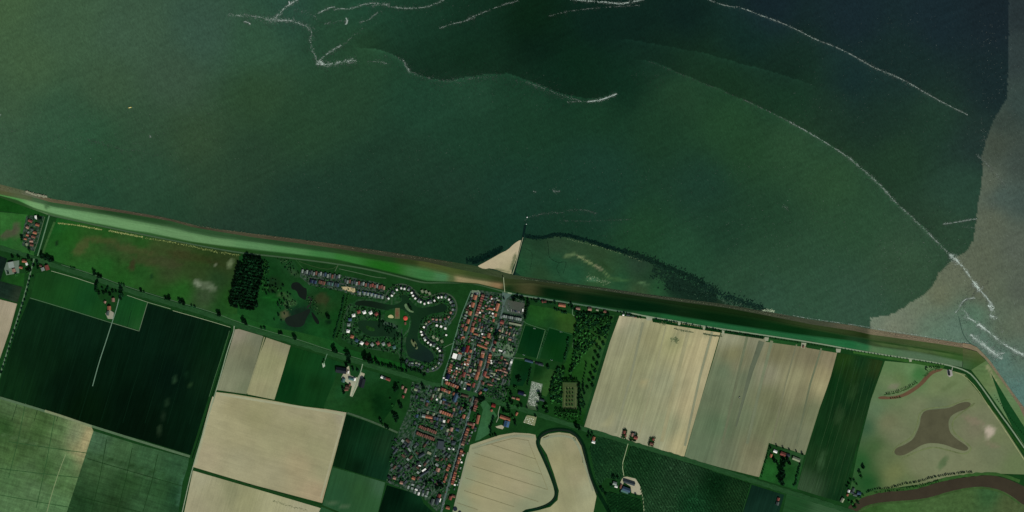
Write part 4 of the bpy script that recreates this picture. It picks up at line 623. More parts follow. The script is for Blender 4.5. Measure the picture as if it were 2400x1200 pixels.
# park lanes
strip('park_lane',[(905,706),(904,690),(915,675),(932,666),(950,666),(968,676),(980,692),(1000,698),(1020,690),(1040,686),(1060,693),(1071,712),(1070,735),(1058,752),(1045,765),(1020,752),(1000,762),(996,785),(1008,798),(1030,810),(1040,830),(1036,855),(1018,872),(985,868)],3.0,.28,asph,'38503f',2)
patch('park_lane',[(1036,756),(1055,750),(1058,757),(1048,766),(1035,765)],.31,'3c5648',asph,4)
strip('park_lane',[(724,650),(760,655),(800,665),(850,678),(900,682)],3.4,.28,asph,'3a453e',1); strip('park_lane',[(700,612),(740,627),(775,632),(793,622)],1.5,.28,asph,'2a4c2c',1); strip('path',[(795,630),(840,640),(880,650),(905,652)],1.3,.28,asph,'46684a',1); strip('park_lane',[(793,620),(785,636)],2,.5,asph,'3c5a3e',1)
strip('park_lane',[(820,715),(806,745),(803,775),(820,800),(855,815),(900,822),(930,822),(938,835),(941,862),(943,872)],2.2,.28,asph,'2a4a34',1); strip('park_lane',[(942,770),(941,800),(940,835)],2.0,.29,asph,'2c4034',1); strip('path',[(961,752),(958,775),(945,788)],1.0,.3,lines_m,'3c6848',1)
strip('path',[(690,605),(720,640),(750,662)],1.4,.2,lines_m,'24502c',1)
# farm yards
patch('yard',[(812,862),(818,857),(821,880),(838,885),(845,872),(855,876),(850,890),(838,905),(826,930),(820,928),(825,905),(808,893),(800,885)],.3,[(815,875,'9a957e'),(845,880,'a09a80'),(820,915,'a8a68c'),(830,890,'8a9480')],asph,4)
strip('farm_road',[(850,853),(846,870),(836,900),(824,930)],2,.34,asph,'7c8f74',1); strip('farm_road',[(767,829),(763,840),(758,855)],1.6,.34,asph,'5c7c60',1)
patch('yard',[(755,852),(760,848),(762,858),(757,862)],.3,'a0ac98',asph,3)
strip('farm_road',[(1472,1040),(1465,1065),(1458,1090),(1462,1115)],1.6,.34,asph,'8c9a74',1)
patch('yard',[(1460,1118),(1470,1117),(1490,1122),(1500,1138),(1505,1158),(1498,1160),(1480,1155),(1478,1140),(1462,1130),(1455,1150),(1454,1130)],.3,[(1490,1145,'a09a82'),(1465,1122,'9a967c'),(1495,1130,'a5a088')],asph,4)
strip('farm_road',[(1500,1140),(1507,1165),(1510,1205)],1.6,.34,asph,'8c9a74',1)
patch('yard',[(1161,1000),(1175,996),(1182,1000),(1178,1006),(1165,1003)],.3,'a09a80',asph,3); strip('farm_road',[(1172,952),(1167,970),(1169,978),(1163,990)],1.5,.34,asph,'7f8a74',1)
field([(1803,1040),(1885,1066),(1868,1148),(1778,1122)],[(1820,1060,'12381a'),(1810,1100,'1c5a26'),(1850,1100,'164a20'),(1850,1130,'1a5026'),(1870,1070,'244c2c')],grass,sp=6,z=.12)
patch('yard',[(2219,868),(2225,866),(2231,868),(2233,880),(2226,884),(2221,880)],.3,[(2226,872,'807c78'),(2226,882,'b0aca4')],asph,3); strip('farm_road',[(2233,859),(2231,868)],2,.34,asph,'848878',0)
for x,y,w in [(1522,745,16),(1592,756,6),(1650,767,6),(1695,777,6),(1797,793,10),(1884,806,12),(1965,820,12),(2134,842,7)]:
    patch('field_gate_apron',[(x-w/2,y-3),(x+w/2,y-2),(x+w*.35,y+6),(x-w*.4,y+6)],.36,'8f937c',asph,3)
field([(1528,748),(1650,768),(1790,790),(1790,795),(1650,774),(1530,755)],'0a3012',grass,z=.14)
field([(1800,793),(1876,805),(1874,812),(1795,801)],[(1840,803,'1a4c24')],grass,z=.14,sp=6); field([(1892,808),(1960,820),(1960,827),(1890,815)],'154420',grass,z=.14,sp=6)
field([(2000,822),(2215,856),(2210,864),(2130,850),(2000,828)],'2a5a28',grass,z=.14,sp=8)
patch('yard',[(1878,806),(1888,808),(1886,817),(1877,815)],.38,'8c8c74',asph,3)
field([(15,615),(45,610),(45,640),(15,645),(10,630)],'5f6f60',asph,z=.15,sp=6)
field([(1246,893),(1272,900),(1266,930),(1258,962),(1232,958),(1240,925)],[(1255,905,'6a7a66'),(1250,930,'5a6a58'),(1245,955,'2f4c30')],land_mat('cemetery_gravel',R(-18),((4,4,.35,3),)),sp=5,z=.16)
field([(1235,973),(1258,977),(1253,998),(1226,990)],[(1245,985,'80845f'),(1235,990,'747c60')],land_mat('cemetery_sand',R(-18),((5,5,.25,3),)),sp=5,z=.16)
# ================= BUILDINGS =================
WORDS=['first','second','third','fourth','fifth','sixth','seventh','eighth','ninth','tenth','eleventh','twelfth','thirteenth','fourteenth','fifteenth','sixteenth','seventeenth','eighteenth','nineteenth','twentieth']
def ordn(i):
    if i<20: return WORDS[i]
    n=i+1; return str(n)+({1:'st',2:'nd',3:'rd'}.get(n%10,'th') if n%100 not in (11,12,13) else 'th')
ROOF={'orange':'8e5a44','red':'744038','brick':'6a483c','brown':'4c3a30','dark':'1b2226','grey':'444e4a','lgrey':'78827a','white':'dcdad2','navy':'131b33','blue':'34485a','maroon':'6b2420','pink':'8a6a5c','pale':'7c836a','teal':'466660','slate':'333c40'}
COLN={'orange':'orange','red':'red','brick':'brick red','brown':'brown','dark':'near black','grey':'grey','lgrey':'pale grey','white':'white','navy':'navy','blue':'blue grey','maroon':'maroon','pink':'pinkish','pale':'beige','teal':'teal','slate':'dark slate'}
wallm={'brick':plain('#6b4a3c',amt=.12,sc=.8),'white':plain('#b8b4a6',amt=.08),'dark':plain('#3a3630',amt=.1)}
def roofmat(k): return plain('#'+ROOF[k],rough=.8,spec=.15,amt=.22,sc=1.6,rnd=.16)
pipe=plain('#5a3a2c')
_gm={}
def box_geo(vs,fs,x0,x1,y0,y1,z0,z1):
    n=len(vs); vs+=[(x0,y0,z0),(x1,y0,z0),(x1,y1,z0),(x0,y1,z0),(x0,y0,z1),(x1,y0,z1),(x1,y1,z1),(x0,y1,z1)]
    fs+=[(n,n+3,n+2,n+1),(n+4,n+5,n+6,n+7),(n,n+1,n+5,n+4),(n+1,n+2,n+6,n+5),(n+2,n+3,n+7,n+6),(n+3,n,n+4,n+7)]
def geo(kind,w,l,h,rh):
    key=(kind,round(w,1),round(l,1),round(h,1),round(rh,1))
    if key in _gm: return _gm[key]
    a,b=w/2,l/2
    vs=[];fs=[]
    if kind=='wallg':
        vs=[(-a,-b,0),(a,-b,0),(a,-b,h),(0,-b,h+rh),(-a,-b,h),(-a,b,0),(a,b,0),(a,b,h),(0,b,h+rh),(-a,b,h)]
        fs=[(0,1,2,3,4),(9,8,7,6,5),(0,4,9,5),(1,6,7,2),(2,7,8,3),(3,8,9,4)]
    elif kind=='roofg':
        e=.35; k=rh/a; t=.22
        for s in (-1,1):
            n=len(vs); X=(a+e)*s
            vs+=[(0,-b-e,h+rh+.03),(X,-b-e,h-k*e+.03),(X,b+e,h-k*e+.03),(0,b+e,h+rh+.03),(0,-b-e,h+rh+t),(X,-b-e,h-k*e+t),(X,b+e,h-k*e+t),(0,b+e,h+rh+t)]
            q=[(4,5,6,7),(0,3,2,1),(1,2,6,5),(0,1,5,4),(2,3,7,6)]
            fs+=[tuple(n+i for i in (f if s>0 else f[::-1])) for f in q]
    elif kind=='roofh':   # hipped
        e=.3; m=max(0,b-a*.95)
        vs=[(-a-e,-b-e,h),(a+e,-b-e,h),(a+e,b+e,h),(-a-e,b+e,h),(0,-m,h+rh),(0,m,h+rh)]
        if m<.05: vs[4]=(0,-.05,h+rh); vs[5]=(0,.05,h+rh)
        fs=[(0,1,4),(1,2,5,4),(2,3,5),(3,0,4,5),(3,2,1,0)]
    elif kind=='box': box_geo(vs,fs,-a,a,-b,b,0,h)
    elif kind=='flat':
        box_geo(vs,fs,-a-.15,a+.15,-b-.15,b+.15,h+.01,h+.25)
        for x0,x1,y0,y1 in ((-a-.15,-a+.1,-b-.15,b+.15),(a-.1,a+.15,-b-.15,b+.15),(-a+.1,a-.1,-b-.15,-b+.1),(-a+.1,a-.1,b-.1,b+.15)): box_geo(vs,fs,x0,x1,y0,y1,h+.25,h+.5)
    elif kind=='chim': box_geo(vs,fs,-.35,.35,-.35,.35,h+rh-.8,h+rh+.9)
    elif kind=='rooflight': box_geo(vs,fs,-.5,.5,-.45,.45,0,.12)
    me=mesh(kind,vs,fs); _gm[key]=me; return me
_mm={}
def withmat(me,mat):
    key=(me.name,mat.name)
    if key not in _mm:
        m=me.copy(); m.materials.clear(); m.materials.append(mat); _mm[key]=m
    return _mm[key]
USED=[]
def house(x,y,w,l,rot,roof,label,cat='house',name='house',typ='g',h=None,group=None,wall='brick',chim=True,lights=0,z=.3):
    wm,lm=w*S*.92,l*S*.95
    if wm>lm and typ in('g','h'): wm,lm=lm,wm; rot+=90
    big=min(wm,lm)
    if h is None: h=2.4 if big<4.5 else 3.6 if big<7 else 4.6
    rh=wm*.40 if typ in('g','h') else 0
    X,Y=W(x,y); r=empty(name,(X,Y,z),R(rot)); tag(r,label,cat,group); USED.append((x,y,max(w,l)/2,min(w,l)/2))
    if typ=='g':
        mkobj('wall',withmat(geo('wallg',wm,lm,h,rh),wallm[wall]),r); rf=mkobj('roof',withmat(geo('roofg',wm,lm,h,rh),roofmat(roof)),r)
        if chim and big>4.2:
            c=mkobj('chimney',withmat(geo('chim',0,0,h,rh),pipe),rf); c.location=(0,lm*.32,0)
        for i in range(lights):
            q=mkobj('skylight',withmat(geo('rooflight',1,1,1,1),plain('#1c2730',rough=.2,spec=.5)),rf); sgn=1; q.rotation_euler=(0,math.atan2(rh,wm/2)*sgn,0); q.location=(wm*.27*sgn,(-.5+(i+.5)/lights)*lm*.8,h+rh-(wm*.27)*rh/(wm/2)+.26)
    elif typ=='h':
        mkobj('wall',withmat(geo('box',wm,lm,h,0),wallm[wall]),r); mkobj('roof',withmat(geo('roofh',wm,lm,h+.01,rh),roofmat(roof)),r)
    else:
        mkobj('wall',withmat(geo('box',wm,lm,h,0),wallm[wall]),r); mkobj('roof',withmat(geo('flat',wm,lm,h,0),roofmat(roof)),r)
    return r
def row(p0,p1,n,w,roofs,desc,where,group,typ='g',cat='house',name='terraced_house',gap=.0,h=None,lights=0,wall='brick'):
    """a line of houses from p0 to p1, ridges along the line"""
    dx,dy=p1[0]-p0[0],p1[1]-p0[1]; L=math.hypot(dx,dy)/n; rot=math.degrees(math.atan2(-dy,dx))-90
    for i in range(n):
        t=(i+.5)/n; k=roofs if isinstance(roofs,str) else roofs[i%len(roofs)]; rw=w*(1+.05*math.sin(i*2.3+w))
        g=house(p0[0]+dx*t,p0[1]+dy*t,rw,L*(1-gap)*1.05,rot,k,f'{COLN[k]}-roofed {desc}, {ordn(i)} {where}',cat,name,typ,h=h,group=group,lights=lights,wall=wall)
        g.location.z=.3+.03*(i%2)
N_=-18; E_=74
RG='terraced houses in rows along the village streets'
# --- west strip of the old village
row((1133,690),(1117,739),9,7,['brick','red','brick','brown','red','brick','red','brick','pink'],'terraced house','from the dike end of the long row at the top of the western street',RG,h=5)
for i,(x,y,w,l,c) in enumerate([(1113.5,697,8.5,11,'orange'),(1108,714.5,8.5,11.5,'orange'),(1101.8,734,8,10,'orange'),(1097.5,753,7,10.5,'orange'),(1091.5,770,7.5,11,'orange')]):
    house(x,y,w,l,N_,c,f'wide orange-roofed pair of houses, {ordn(i)} from the dike on the west side of the western street',group='orange-roofed pairs on the western street',h=5)
for x,y,w,l,rt,c,lb in [
 (1107.3,773,8,12,N_,'orange','bright orange-roofed house just south of the western cross street'),(1109,760,6,8,N_,'brick','small brick-roofed house at the western cross street corner'),(1114,747,5.5,5.5,N_,'red','small square red-roofed house by the start of the cross street'),(1124,750,6.5,5.5,E_,'red','red-roofed house on the south side of the cross street'),
 (1132.5,741,5.5,8,N_,'brick','brick-roofed house wedged above the cross street'),(1165.5,720,8,19,N_,'orange','large long orange-roofed house on main street facing the car park'),(1151,724,5,13,E_,'orange','narrow orange-roofed wing reaching west from the large main street house'),(1150.5,697,4,7,N_,'red','small red-roofed house in the gardens near the dike'),(1161,738,7.5,7.5,N_,'orange','square orange-roofed house south of the large main street house'),
 (1156.5,751,7,5,E_,'orange','small orange-roofed house where the cross street meets main street'),(1177,755,9,8.5,N_,'red','square red-roofed house east of main street below the grey terraces'),(1115.5,783,4,11,E_,'orange','narrow orange-roofed building between gardens east of the western street'),(1196.5,767,3,6,E_,'orange','little orange-roofed shed behind the eastern gardens'),
 (1084,763,6,7,N_,'brick','brick-roofed house near the village edge path'),(1086.5,790,5,6,E_,'orange','small orange-roofed house near the western footpath'),(1099.5,800,5,6,N_,'brick','brick-roofed house at the end of the western street'),(1135,790,4,8,E_,'orange','orange-roofed wing of the corner house on main street'),(1145.5,786,7,11,N_,'orange','orange-roofed corner house on the west side of main street'),
 (1142,802,7,8,E_,'pink','pinkish-roofed house west of main street above the long cross row'),(1139,807,4,6,E_,'orange','small orange-roofed annex beside the long cross row'),(1160,802.5,7,7,N_,'red','lone square red-roofed house east of main street by the yard'),(1156.5,819.5,7,7.5,N_,'pink','pink-roofed house east of main street at the yard entrance'),
 (1078.5,828,4.5,9,E_,'orange','orange-roofed house just above the large white hall'),(1103,823,6,6,N_,'orange','orange-roofed cottage beside the maroon building'),(1101.5,868,6.5,7.5,N_,'pink','pinkish-roofed house at the south end of the inner street'),
 (1149,791,4,7,N_,'brick','small brick-roofed rear building by the corner house'),(1176,838,6,6.5,N_,'brick','brick-roofed cottage south of the yard'),(1184,842.5,3,5,E_,'pink','tiny pinkish-roofed shed south of the yard'),(1172,849.5,5,8,E_,'brown','brown-roofed house in the eastern gardens'),(1163,868,4,5,N_,'orange','small orange-roofed house in the southeastern gardens'),
 (1136.5,876,7,12,N_,'red','red-roofed house on the east side of main street'),(1142.5,883,4.5,9,E_,'orange','orange-roofed rear wing east of main street'),(1117,884,8.5,12,N_,'orange','large orange-roofed house on the west side of lower main street'),(1087.5,878,7,12,N_,'red','red-roofed house among trees in the western block'),
 (1132,898,6,6,N_,'brick','brick-roofed house just north of the church crossroads'),(1125.5,921,5.5,9,N_-20,'orange','yellowish orange-roofed house on the crossroads corner'),(1110,902.5,6,11,N_,'red','red-roofed house on the crossroads block west of main street'),(1098.5,900,4,10,E_,'orange','orange-roofed house at the back of the crossroads block'),
 (1063.5,923,5,6,N_,'orange','small orange-roofed house north of the church'),(1090,927.5,5,17,E_,'brown','brown-roofed long house east of the church'),(1102,937,3.5,7,N_,'brown','narrow brown-roofed house at the top of the lower main street'),
 (1087,976,6.5,9,N_,'orange','orange and red-roofed house west of lower main street'),(1064,960,5,7,N_+20,'pink','beige pink-roofed house south of the church'),(1051,987,6,8,N_,'orange','orange-roofed detached house beside a white roof'),(1057.5,1006,9,9,N_,'pink','pinkish ring-shaped house south of the middle gardens'),
 (943.5,908,5,7,N_,'pink','pinkish-roofed cottage beside the farm drive'),(950.5,915.5,5,11,N_,'pink','longer pink-roofed cottage along the farm drive'),(945,930,6,5,E_,'red','square red-roofed cottage at the end of the farm drive'),
 (1152,962,5,5,N_,'orange','small orange-roofed shed beside the green paddock'),(1157,950.5,8,9,E_,'maroon','dark red-roofed house south of the main road by the paddock'),
 (1211,970,4.5,8,N_-10,'orange','orange-roofed cottage west of the sandy cemetery'),(1214,935,5,8,E_,'orange','orange-roofed house south of the navy-roofed building'),(1203.5,932.5,4,8,E_,'pink','pinkish-roofed annex west of the navy-roofed building'),
 (1275,707.5,7,11,E_+8,'red','red-roofed house on the dike road north of the sports ground'),(1317.5,715.5,7.5,17,E_+8,'orange','large orange-roofed farmhouse on the dike road'),(1355,723,6,10,E_+8,'pink','pinkish-roofed house on the dike road east of the footpath'),(1382.5,724.5,7,8.5,E_+8,'pink','pinkish-roofed house by the wood on the dike road'),(1400,726.5,4,6,E_,'pale','beige-roofed cottage by the wood on the dike road'),(1418,730,6,6,E_,'brick','brown brick-roofed house at the east edge of the wood'),
 (1063,1163,6,9,E_,'brick','brick-roofed house at the lower east end of main street'),(1056,1167,7,9,N_,'red','small red-roofed house with a hipped back at the lower east end'),(1030,1162,7.5,8,N_,'red','red-roofed house above the grey barns on main street'),(1050,1190,7,9,E_,'orange','orange-roofed house beside the small round ponds'),
 (1026.5,1101,9,9,N_,'pink','tan pink-roofed square house in the southern quarter'),(1025,1076,7,8,E_,'brown','brown-roofed house in the southern quarter near main street'),(969.5,1120.5,7,8,E_-8,'orange','lone orange-roofed bungalow in the southern quarter'),(941,1131,7,7,E_,'pink','pinkish-roofed bungalow at the southwest edge of the village'),(925,1120,7,7,E_,'pink','faded pink-roofed bungalow at the far southwest corner'),
 (1088,1062,4,6,E_,'brown','brown-roofed outbuilding behind the long eastern row'),(1046,1076,5,6,N_,'brown','brown-roofed shed west of main street')]:
    house(x,y,w,l,rt,c,lb)
row((1119,807.5),(1142,816.5),5,5,'orange','terraced house','from the west in the cross row below the corner house',RG)
row((1101.5,830),(1094.5,857),7,6.5,['brown','orange','brown','orange','brick','orange','orange'],'stepped terraced house','from the north along the inner street',RG,gap=.15)
row((1058.5,852),(1052,876),5,6.5,['brick','orange','orange','orange','brick'],'small terraced house','from the north below the white hall',RG,gap=.15)
row((1133,823),(1130,838),2,8,['pink','orange'],'town house','from the north on the west side of main street',RG,h=6); row((1129.5,839),(1120,878),6,6.8,['dark','orange','orange','brown','brick','orange'],'town house','down the west side of middle main street',RG,h=6)
row((1150,829),(1145,850),4,6.5,['orange','orange','brick','orange'],'town house','from the north on the east side of main street below the square',RG,h=6); row((1144,852),(1140,868),3,5,['brown','brown','slate'],'narrow house','of the dull row on the east side of main street',RG,h=5)
row((1172,866.5),(1191,874),4,4,['pink','brick','pink','pink'],'low house','from the west in the small row of the eastern gardens',RG)
row((1201,842),(1191,871),6,5,['lgrey','white','lgrey','grey','lgrey','dark'],'garage','from the north along the eastern village edge','garages along the eastern village edge','f','garage','garage')
row((1044,896),(1074,908),6,7,['orange','orange','brick','orange','pink','orange'],'terraced house','from the west in the row along the main road north of the crossroads',RG,h=5)
row((1033,911),(1055,920),4,6.5,['red','orange','pink','orange'],'terraced house','from the west in the row south of the main road',RG,h=5)
row((1119,934),(1113,948),2,8,'brown','wide house','from the north on the east side of the lower street',RG,h=6); row((1116.5,949),(1111,963),3,8,['red','brick','brick'],'wide terraced house','of the red stretch east of the lower street',RG,h=6)
row((1122.5,973),(1118,993),3,6.5,'orange','long barn-like house','from the north beside the green paddock',RG,h=5); row((1096,992),(1108,995),2,6,['brick','brick'],'small house','from the west near the paddock row',RG); row((1111,992),(1107,1004),2,5,['pink','red'],'narrow house','from the north behind the lower street',RG)
row((1098,1003),(1084,1043),7,7,['orange','brick','orange','brown','brown','brown','pink'],'terraced house','from the north in the middle row east of the lower street',RG,h=5.5)
row((1083,1054),(1068,1103),9,6.3,['orange','brick','brown','orange','brick','orange','brown','brick','brown'],'terraced house','from the north in the long lower row beside the tan field',RG,h=5.5)
row((1068,1105),(1060,1135),6,6.5,['orange','red','orange','orange','red','orange'],'bright terraced house','from the north in the southernmost row beside the tan field',RG,h=5.5)
row((1055,1088),(1048,1103),3,6.5,['orange','brick','orange'],'terraced house','from the north on the west side of the lower street',RG,h=5); row((1048,1110),(1041,1130),5,4.5,['brick','red','orange','brick','orange'],'narrow terraced house','from the north in the lowest row west of the street',RG,h=5)
row((1029.5,963.5),(1061,975),6,6.8,['pink','orange','orange','orange','orange','brick'],'paired house','from the west in the row north of the middle street',RG,gap=.06,h=5)
row((989,974),(1014,979),3,7,['lgrey','orange','orange'],'house','from the west in the row south of the middle street',RG,gap=.1,h=5); row((1015,979),(1039,985),4,7,['slate','blue','grey','slate'],'house','from the west in the grey stretch south of the middle street',RG,gap=.08,h=5)
row((982,998.5),(998,1006),4,6.8,'brick','terraced house','from the west in the upper western brick row',RG,lights=2,h=5); row((1000,1005),(1022.5,1014.5),5,6.8,'brick','terraced house','from the west in the upper eastern brick row',RG,lights=2,h=5)
row((976,1014),(992,1021),4,6.8,'brick','terraced house','from the west in the lower western brick row',RG,lights=2,h=5); row((994,1021),(1018,1030),6,6.8,'brick','terraced house','from the west in the lower eastern brick row',RG,lights=2,h=5)
row((1178,741),(1222,749),9,6,['lgrey','lgrey','grey','lgrey','lgrey','grey','lgrey','lgrey','lgrey'],'terraced house','from the west in the grey row south of the car park',RG,h=5,wall='white')
row((1193,757),(1222,763),4,4.5,'pale','flat garage block','from the west in the pale strip behind the grey row','pale garages behind the grey row','f','garage','garage')
row((893,883),(915,891),4,6,['white','grey','red','red'],'roadside house','from the west in the row south of the main road west of the village',RG,h=4.5)
# --- special buildings
house(1066,834.5,11,12.5,N_,'white','large square white-roofed hall at the west edge of the old village','hall','hall','f',h=6,wall='white'); house(1077,837,8.5,14,N_,'lgrey','pale grey flat-roofed shed joined to the white hall','shed','workshop','f',h=5)
house(1095.5,818,7,17,N_,'maroon','long maroon-roofed building beside the navy shed','workshop','workshop',h=5); house(1086.5,819,8,13,N_,'navy','dark navy-roofed shed west of the maroon building','shed','workshop',h=5); house(1085,825,5,5,N_,'teal','teal flat-roofed shed below the navy shed','shed','shed','f')
house(1050,883,8.5,13,N_,'navy','dark navy-roofed barn near the main road at the west edge','barn','barn',h=6); house(1046.5,890.5,2.5,6,E_,'white','narrow white canopy at the foot of the navy barn','canopy','canopy','f',h=3)
house(1098.5,911.5,8,9,N_,'navy','blue-roofed building on the crossroads block','building','workshop','f',h=5); house(1089,911,3.5,3.5,N_,'white','small white-roofed kiosk by the crossroads block','kiosk','kiosk','f',h=3); house(1138,913,5.5,10,E_,'blue','blue grey-roofed villa northeast of the crossroads','villa','villa','h',h=5)
house(1173,822,3.5,9,E_,'white','white flat-roofed container building in the gravel yard','building','workshop','f',h=4); house(1182,826.5,4.5,9,N_-20,'lgrey','pale canopy at the east side of the gravel yard','canopy','canopy','f',h=3.5); house(1204,727,1,1,0,'white','white van-sized kiosk at the car park','kiosk','kiosk','f',h=2.5) if False else None
house(1225.5,727,3,7,N_+14,'white','white flat-roofed toilet block at the east edge of the car park','toilet block','toilet_block','f',h=3)
house(1031.5,927,6,13,N_,'pale','pale greenish greenhouse behind the red row','greenhouse','greenhouse','g',h=3,wall='white',chim=False); house(1024,936.5,4,4,N_,'white','small white-roofed shed below the greenhouse','shed','shed','f',h=3); house(1041,987.5,6.5,5,E_,'white','white-roofed garage beside an orange-roofed house','garage','garage','f',h=3)
house(1033,1043,16,20,N_+10,'slate','large dark-roofed school building in the southern quarter','school','school','f',h=6); house(1040,1051,8,8,N_,'grey','grey flat-roofed school annex','annex','school_annex','f',h=4.5); house(1063,1038,9,10,E_,'slate','square dark hipped-roof house at the bend of the street','house','house','h',h=5)
house(1006,1062,6,10,E_-10,'pale','pale flat-roofed garage block in the southern quarter','garage block','garage_block','f',h=3); house(994,1101.5,4,11,-55,'white','white-roofed garage row in the southern quarter','garage','garage','f',h=3); house(984,1091.5,3,6,E_,'white','short white-roofed garage in the southern quarter','garage','garage','f',h=3)
house(994,1109.5,5,26,-58,'slate','long dark-roofed terrace set diagonally in the southern quarter','terrace','terraced_block',h=4.5); house(988,1067,7,17,-58,'slate','dark-roofed diagonal terrace near the pale garages','terrace','terraced_block',h=4.5); house(960,1054,4,10,35,'lgrey','pale roofed diagonal bungalow at the northwest of the southern quarter','bungalow','bungalow',h=3.5); house(953,1060,5,16,35,'dark','dark-roofed diagonal bungalow in the northwest of the southern quarter','bungalow','bungalow',h=3.5)
for i,(x,y) in enumerate([(980,1084),(969,1092),(958,1098)]): house(x,y,6,8,-58,'dark',f'{ordn(i)} dark-roofed bungalow from the northeast in the diagonal trio','bungalow','bungalow',group='dark bungalows in the southern quarter',h=3.5)
house(1014,1176,8,14,N_,'grey','western grey-roofed barn near the bottom of main street','barn','barn',h=5); house(1025.5,1175,8.5,15,N_,'slate','eastern darker grey-roofed barn near the bottom of main street','barn','barn',h=5); house(1032,1172.5,2,9,N_,'white','white lean-to along the darker grey barn','lean-to','lean_to','f',h=3)
for i,(x,y,c) in enumerate([(1078.5,1077,'white'),(1082,1083.5,'white'),(1066,1136.5,'white'),(1021,1069,'lgrey'),(1053,1052,'white'),(1063,1053,'white'),(1100,845.8,'pale'),(1090,854,'white'),(1071,863,'white'),(1058,868.5,'white'),(1097,853,'white'),(1102.5,717,'white'),(1125,733,'white'),(1155,735,'white'),(1159,724,'white'),(1152,700,'white'),(1164.5,699,'lgrey'),(1151,845.5,'white'),(1152,851,'white'),(1130.5,783,'white'),(1040,886,'white'),(1046,785.5,'white')]):
    house(x,y,4.2,3.6,N_,c,f'small {COLN[c]} flat-roofed shed in a village garden, {ordn(i)} of the brightest sheds','shed','garden_shed','f',h=2.8,group='bright flat-roofed garden sheds')
house(1221.5,921.5,8.5,14,E_,'navy','navy-roofed building west of the cemetery','building','villa','g',h=4.5); house(1228,925.5,4,10,E_,'lgrey','pale grey terrace canopy south of the navy-roofed building','canopy','canopy','f',h=3)
house(1240,846.5,5,20,E_,'blue','long blue grey-roofed changing building beside the football pitches','clubhouse','clubhouse',h=3.6); house(1267.5,854,6,11,E_,'slate','dark-roofed sports canteen beside the football pitches','clubhouse','clubhouse',h=3.6); house(1258,851,5,7,E_,'dark','small dark-roofed shed between the two sports buildings','shed','shed',h=3)
house(1270.5,937.5,5,11,E_,'slate','dark slate-roofed chapel east of the cemetery','chapel','chapel',h=4.5)
house(1184,980,8,26,E_-4,'orange','long bright orange-roofed farmhouse south of the main road','farmhouse','farmhouse',h=5)
b=house(1187.5,993.5,14,15,N_+4,'grey','square barn covered in blue solar panels behind the orange farmhouse','barn','barn',h=5)
def slab(name,w,l,t,mat,parent,loc,rot=(0,0,0)):
    vs=[];fs=[]; box_geo(vs,fs,-w/2,w/2,-l/2,l/2,0,t); o=mkobj(name,mesh(name,vs,fs,mat),parent,loc); o.rotation_euler=rot; return o
solm=plain('#34587a',rough=.3,spec=.5,amt=.25,sc=1.5)
rf=[c for c in b.children if c.name.startswith('roof')][0]; wm_=min(14,15)*S*.92; rh_=wm_*.4
for s_ in (-1,1):
    for j in range(4): slab('solar_panel',wm_*.50,3.9,.12,solm,rf,(s_*wm_*.25,-6.4+4.25*j,5+rh_*.5+.32),(0,s_*math.atan2(rh_,wm_/2),0))
# farm west of the village
house(800,868,14,26,E_+6,'dark','large near black-roofed barn west of the farm lane','barn','barn',h=6,chim=False); g=house(849,898,13,21,N_+4,'dark','large near black-roofed barn east of the farm lane','barn','barn',h=6,chim=False)
for x,y,w,l,rt,c,lb in [(824,888,7,13,E_,'teal','pale teal-roofed shed in the middle of the farmyard'),(805,891.5,8,9,N_,'teal','pale teal-roofed silo shed at the west of the farmyard'),(831,889,6,6,N_,'white','white-roofed shed in the farmyard'),(815,907,8,10,E_,'brown','brown-roofed farmhouse south of the yard'),(812,913,6,9,E_+20,'brick','brick-roofed outbuilding at the foot of the farmyard'),(820,902,4,6,N_,'brick','small brick-roofed shed by the farm lane'),(816,872,4,6,N_,'white','narrow pale shed next to the black barn')]: house(x,y,w,l,rt,c,lb,'farm building','farm_building',h=4)
house(256.5,722,8.5,9,N_+20,'orange','square bright orange-roofed barn on the lane to the dark field','barn','barn',h=5); house(266,703,7,9,N_+20,'pink','pinkish-roofed farmhouse on the lane to the dark field'); house(246.5,708,5,5,N_,'pink','small pink-roofed shed west of the lane farmhouse','shed','shed'); house(253.5,734,6,11,N_+10,'grey','grey-roofed barn below the orange barn','barn','barn',h=5)
# crossroads farm top-left
house(27,621,14,15,12,'lgrey','large pale blue grey-roofed shed west of the crossroads','shed','barn','f',h=6,wall='white')
for x,y,w,l,rt,c,lb in [(58,612,7,11,E_+10,'orange','orange-roofed farmhouse just southwest of the crossroads'),(63,619,5,6,20,'white','white-roofed annex beside the crossroads farmhouse'),(49.5,627,5,8,E_,'orange','small orange-roofed barn southwest of the crossroads'),(33,634,8,8,15,'pink','pinkish-roofed outbuilding south of the pale blue shed'),(111,627.5,9,12,20,'red','red-roofed house southeast of the crossroads'),(101,631,8,8,20,'lgrey','pale grey-roofed garage beside the red house'),(96,623,5,6,E_,'brown','brown-roofed shed under trees southeast of the crossroads')]: house(x,y,w,l,rt,c,lb)
# hamlet on the side road
for i,(x,y,w,l,rt,c) in enumerate([(71.5,518,6,10,E_-10,'red'),(84,510,5,9,5,'white'),(88.5,527,6,9,E_,'orange'),(65,533,6,7,E_-10,'pink'),(76,538,5,6,E_,'grey'),(82.5,545.5,6,9,E_,'orange'),(65,551,5,6,E_,'orange'),(79,555,6,10,E_-5,'brick'),(70,558,5,5,E_,'grey'),(60,560,4,6,E_,'orange'),(74,565,6,8,E_+10,'pink'),(75,574,6,8,E_,'brick'),(63,573,5,6,20,'pale'),(67,545,4,4,20,'lgrey')]):
    house(x,y,w,l,rt,c,f'{COLN[c]}-roofed house in the hamlet, {ordn(i)} counting from the dike end',group='houses of the hamlet on the side road')
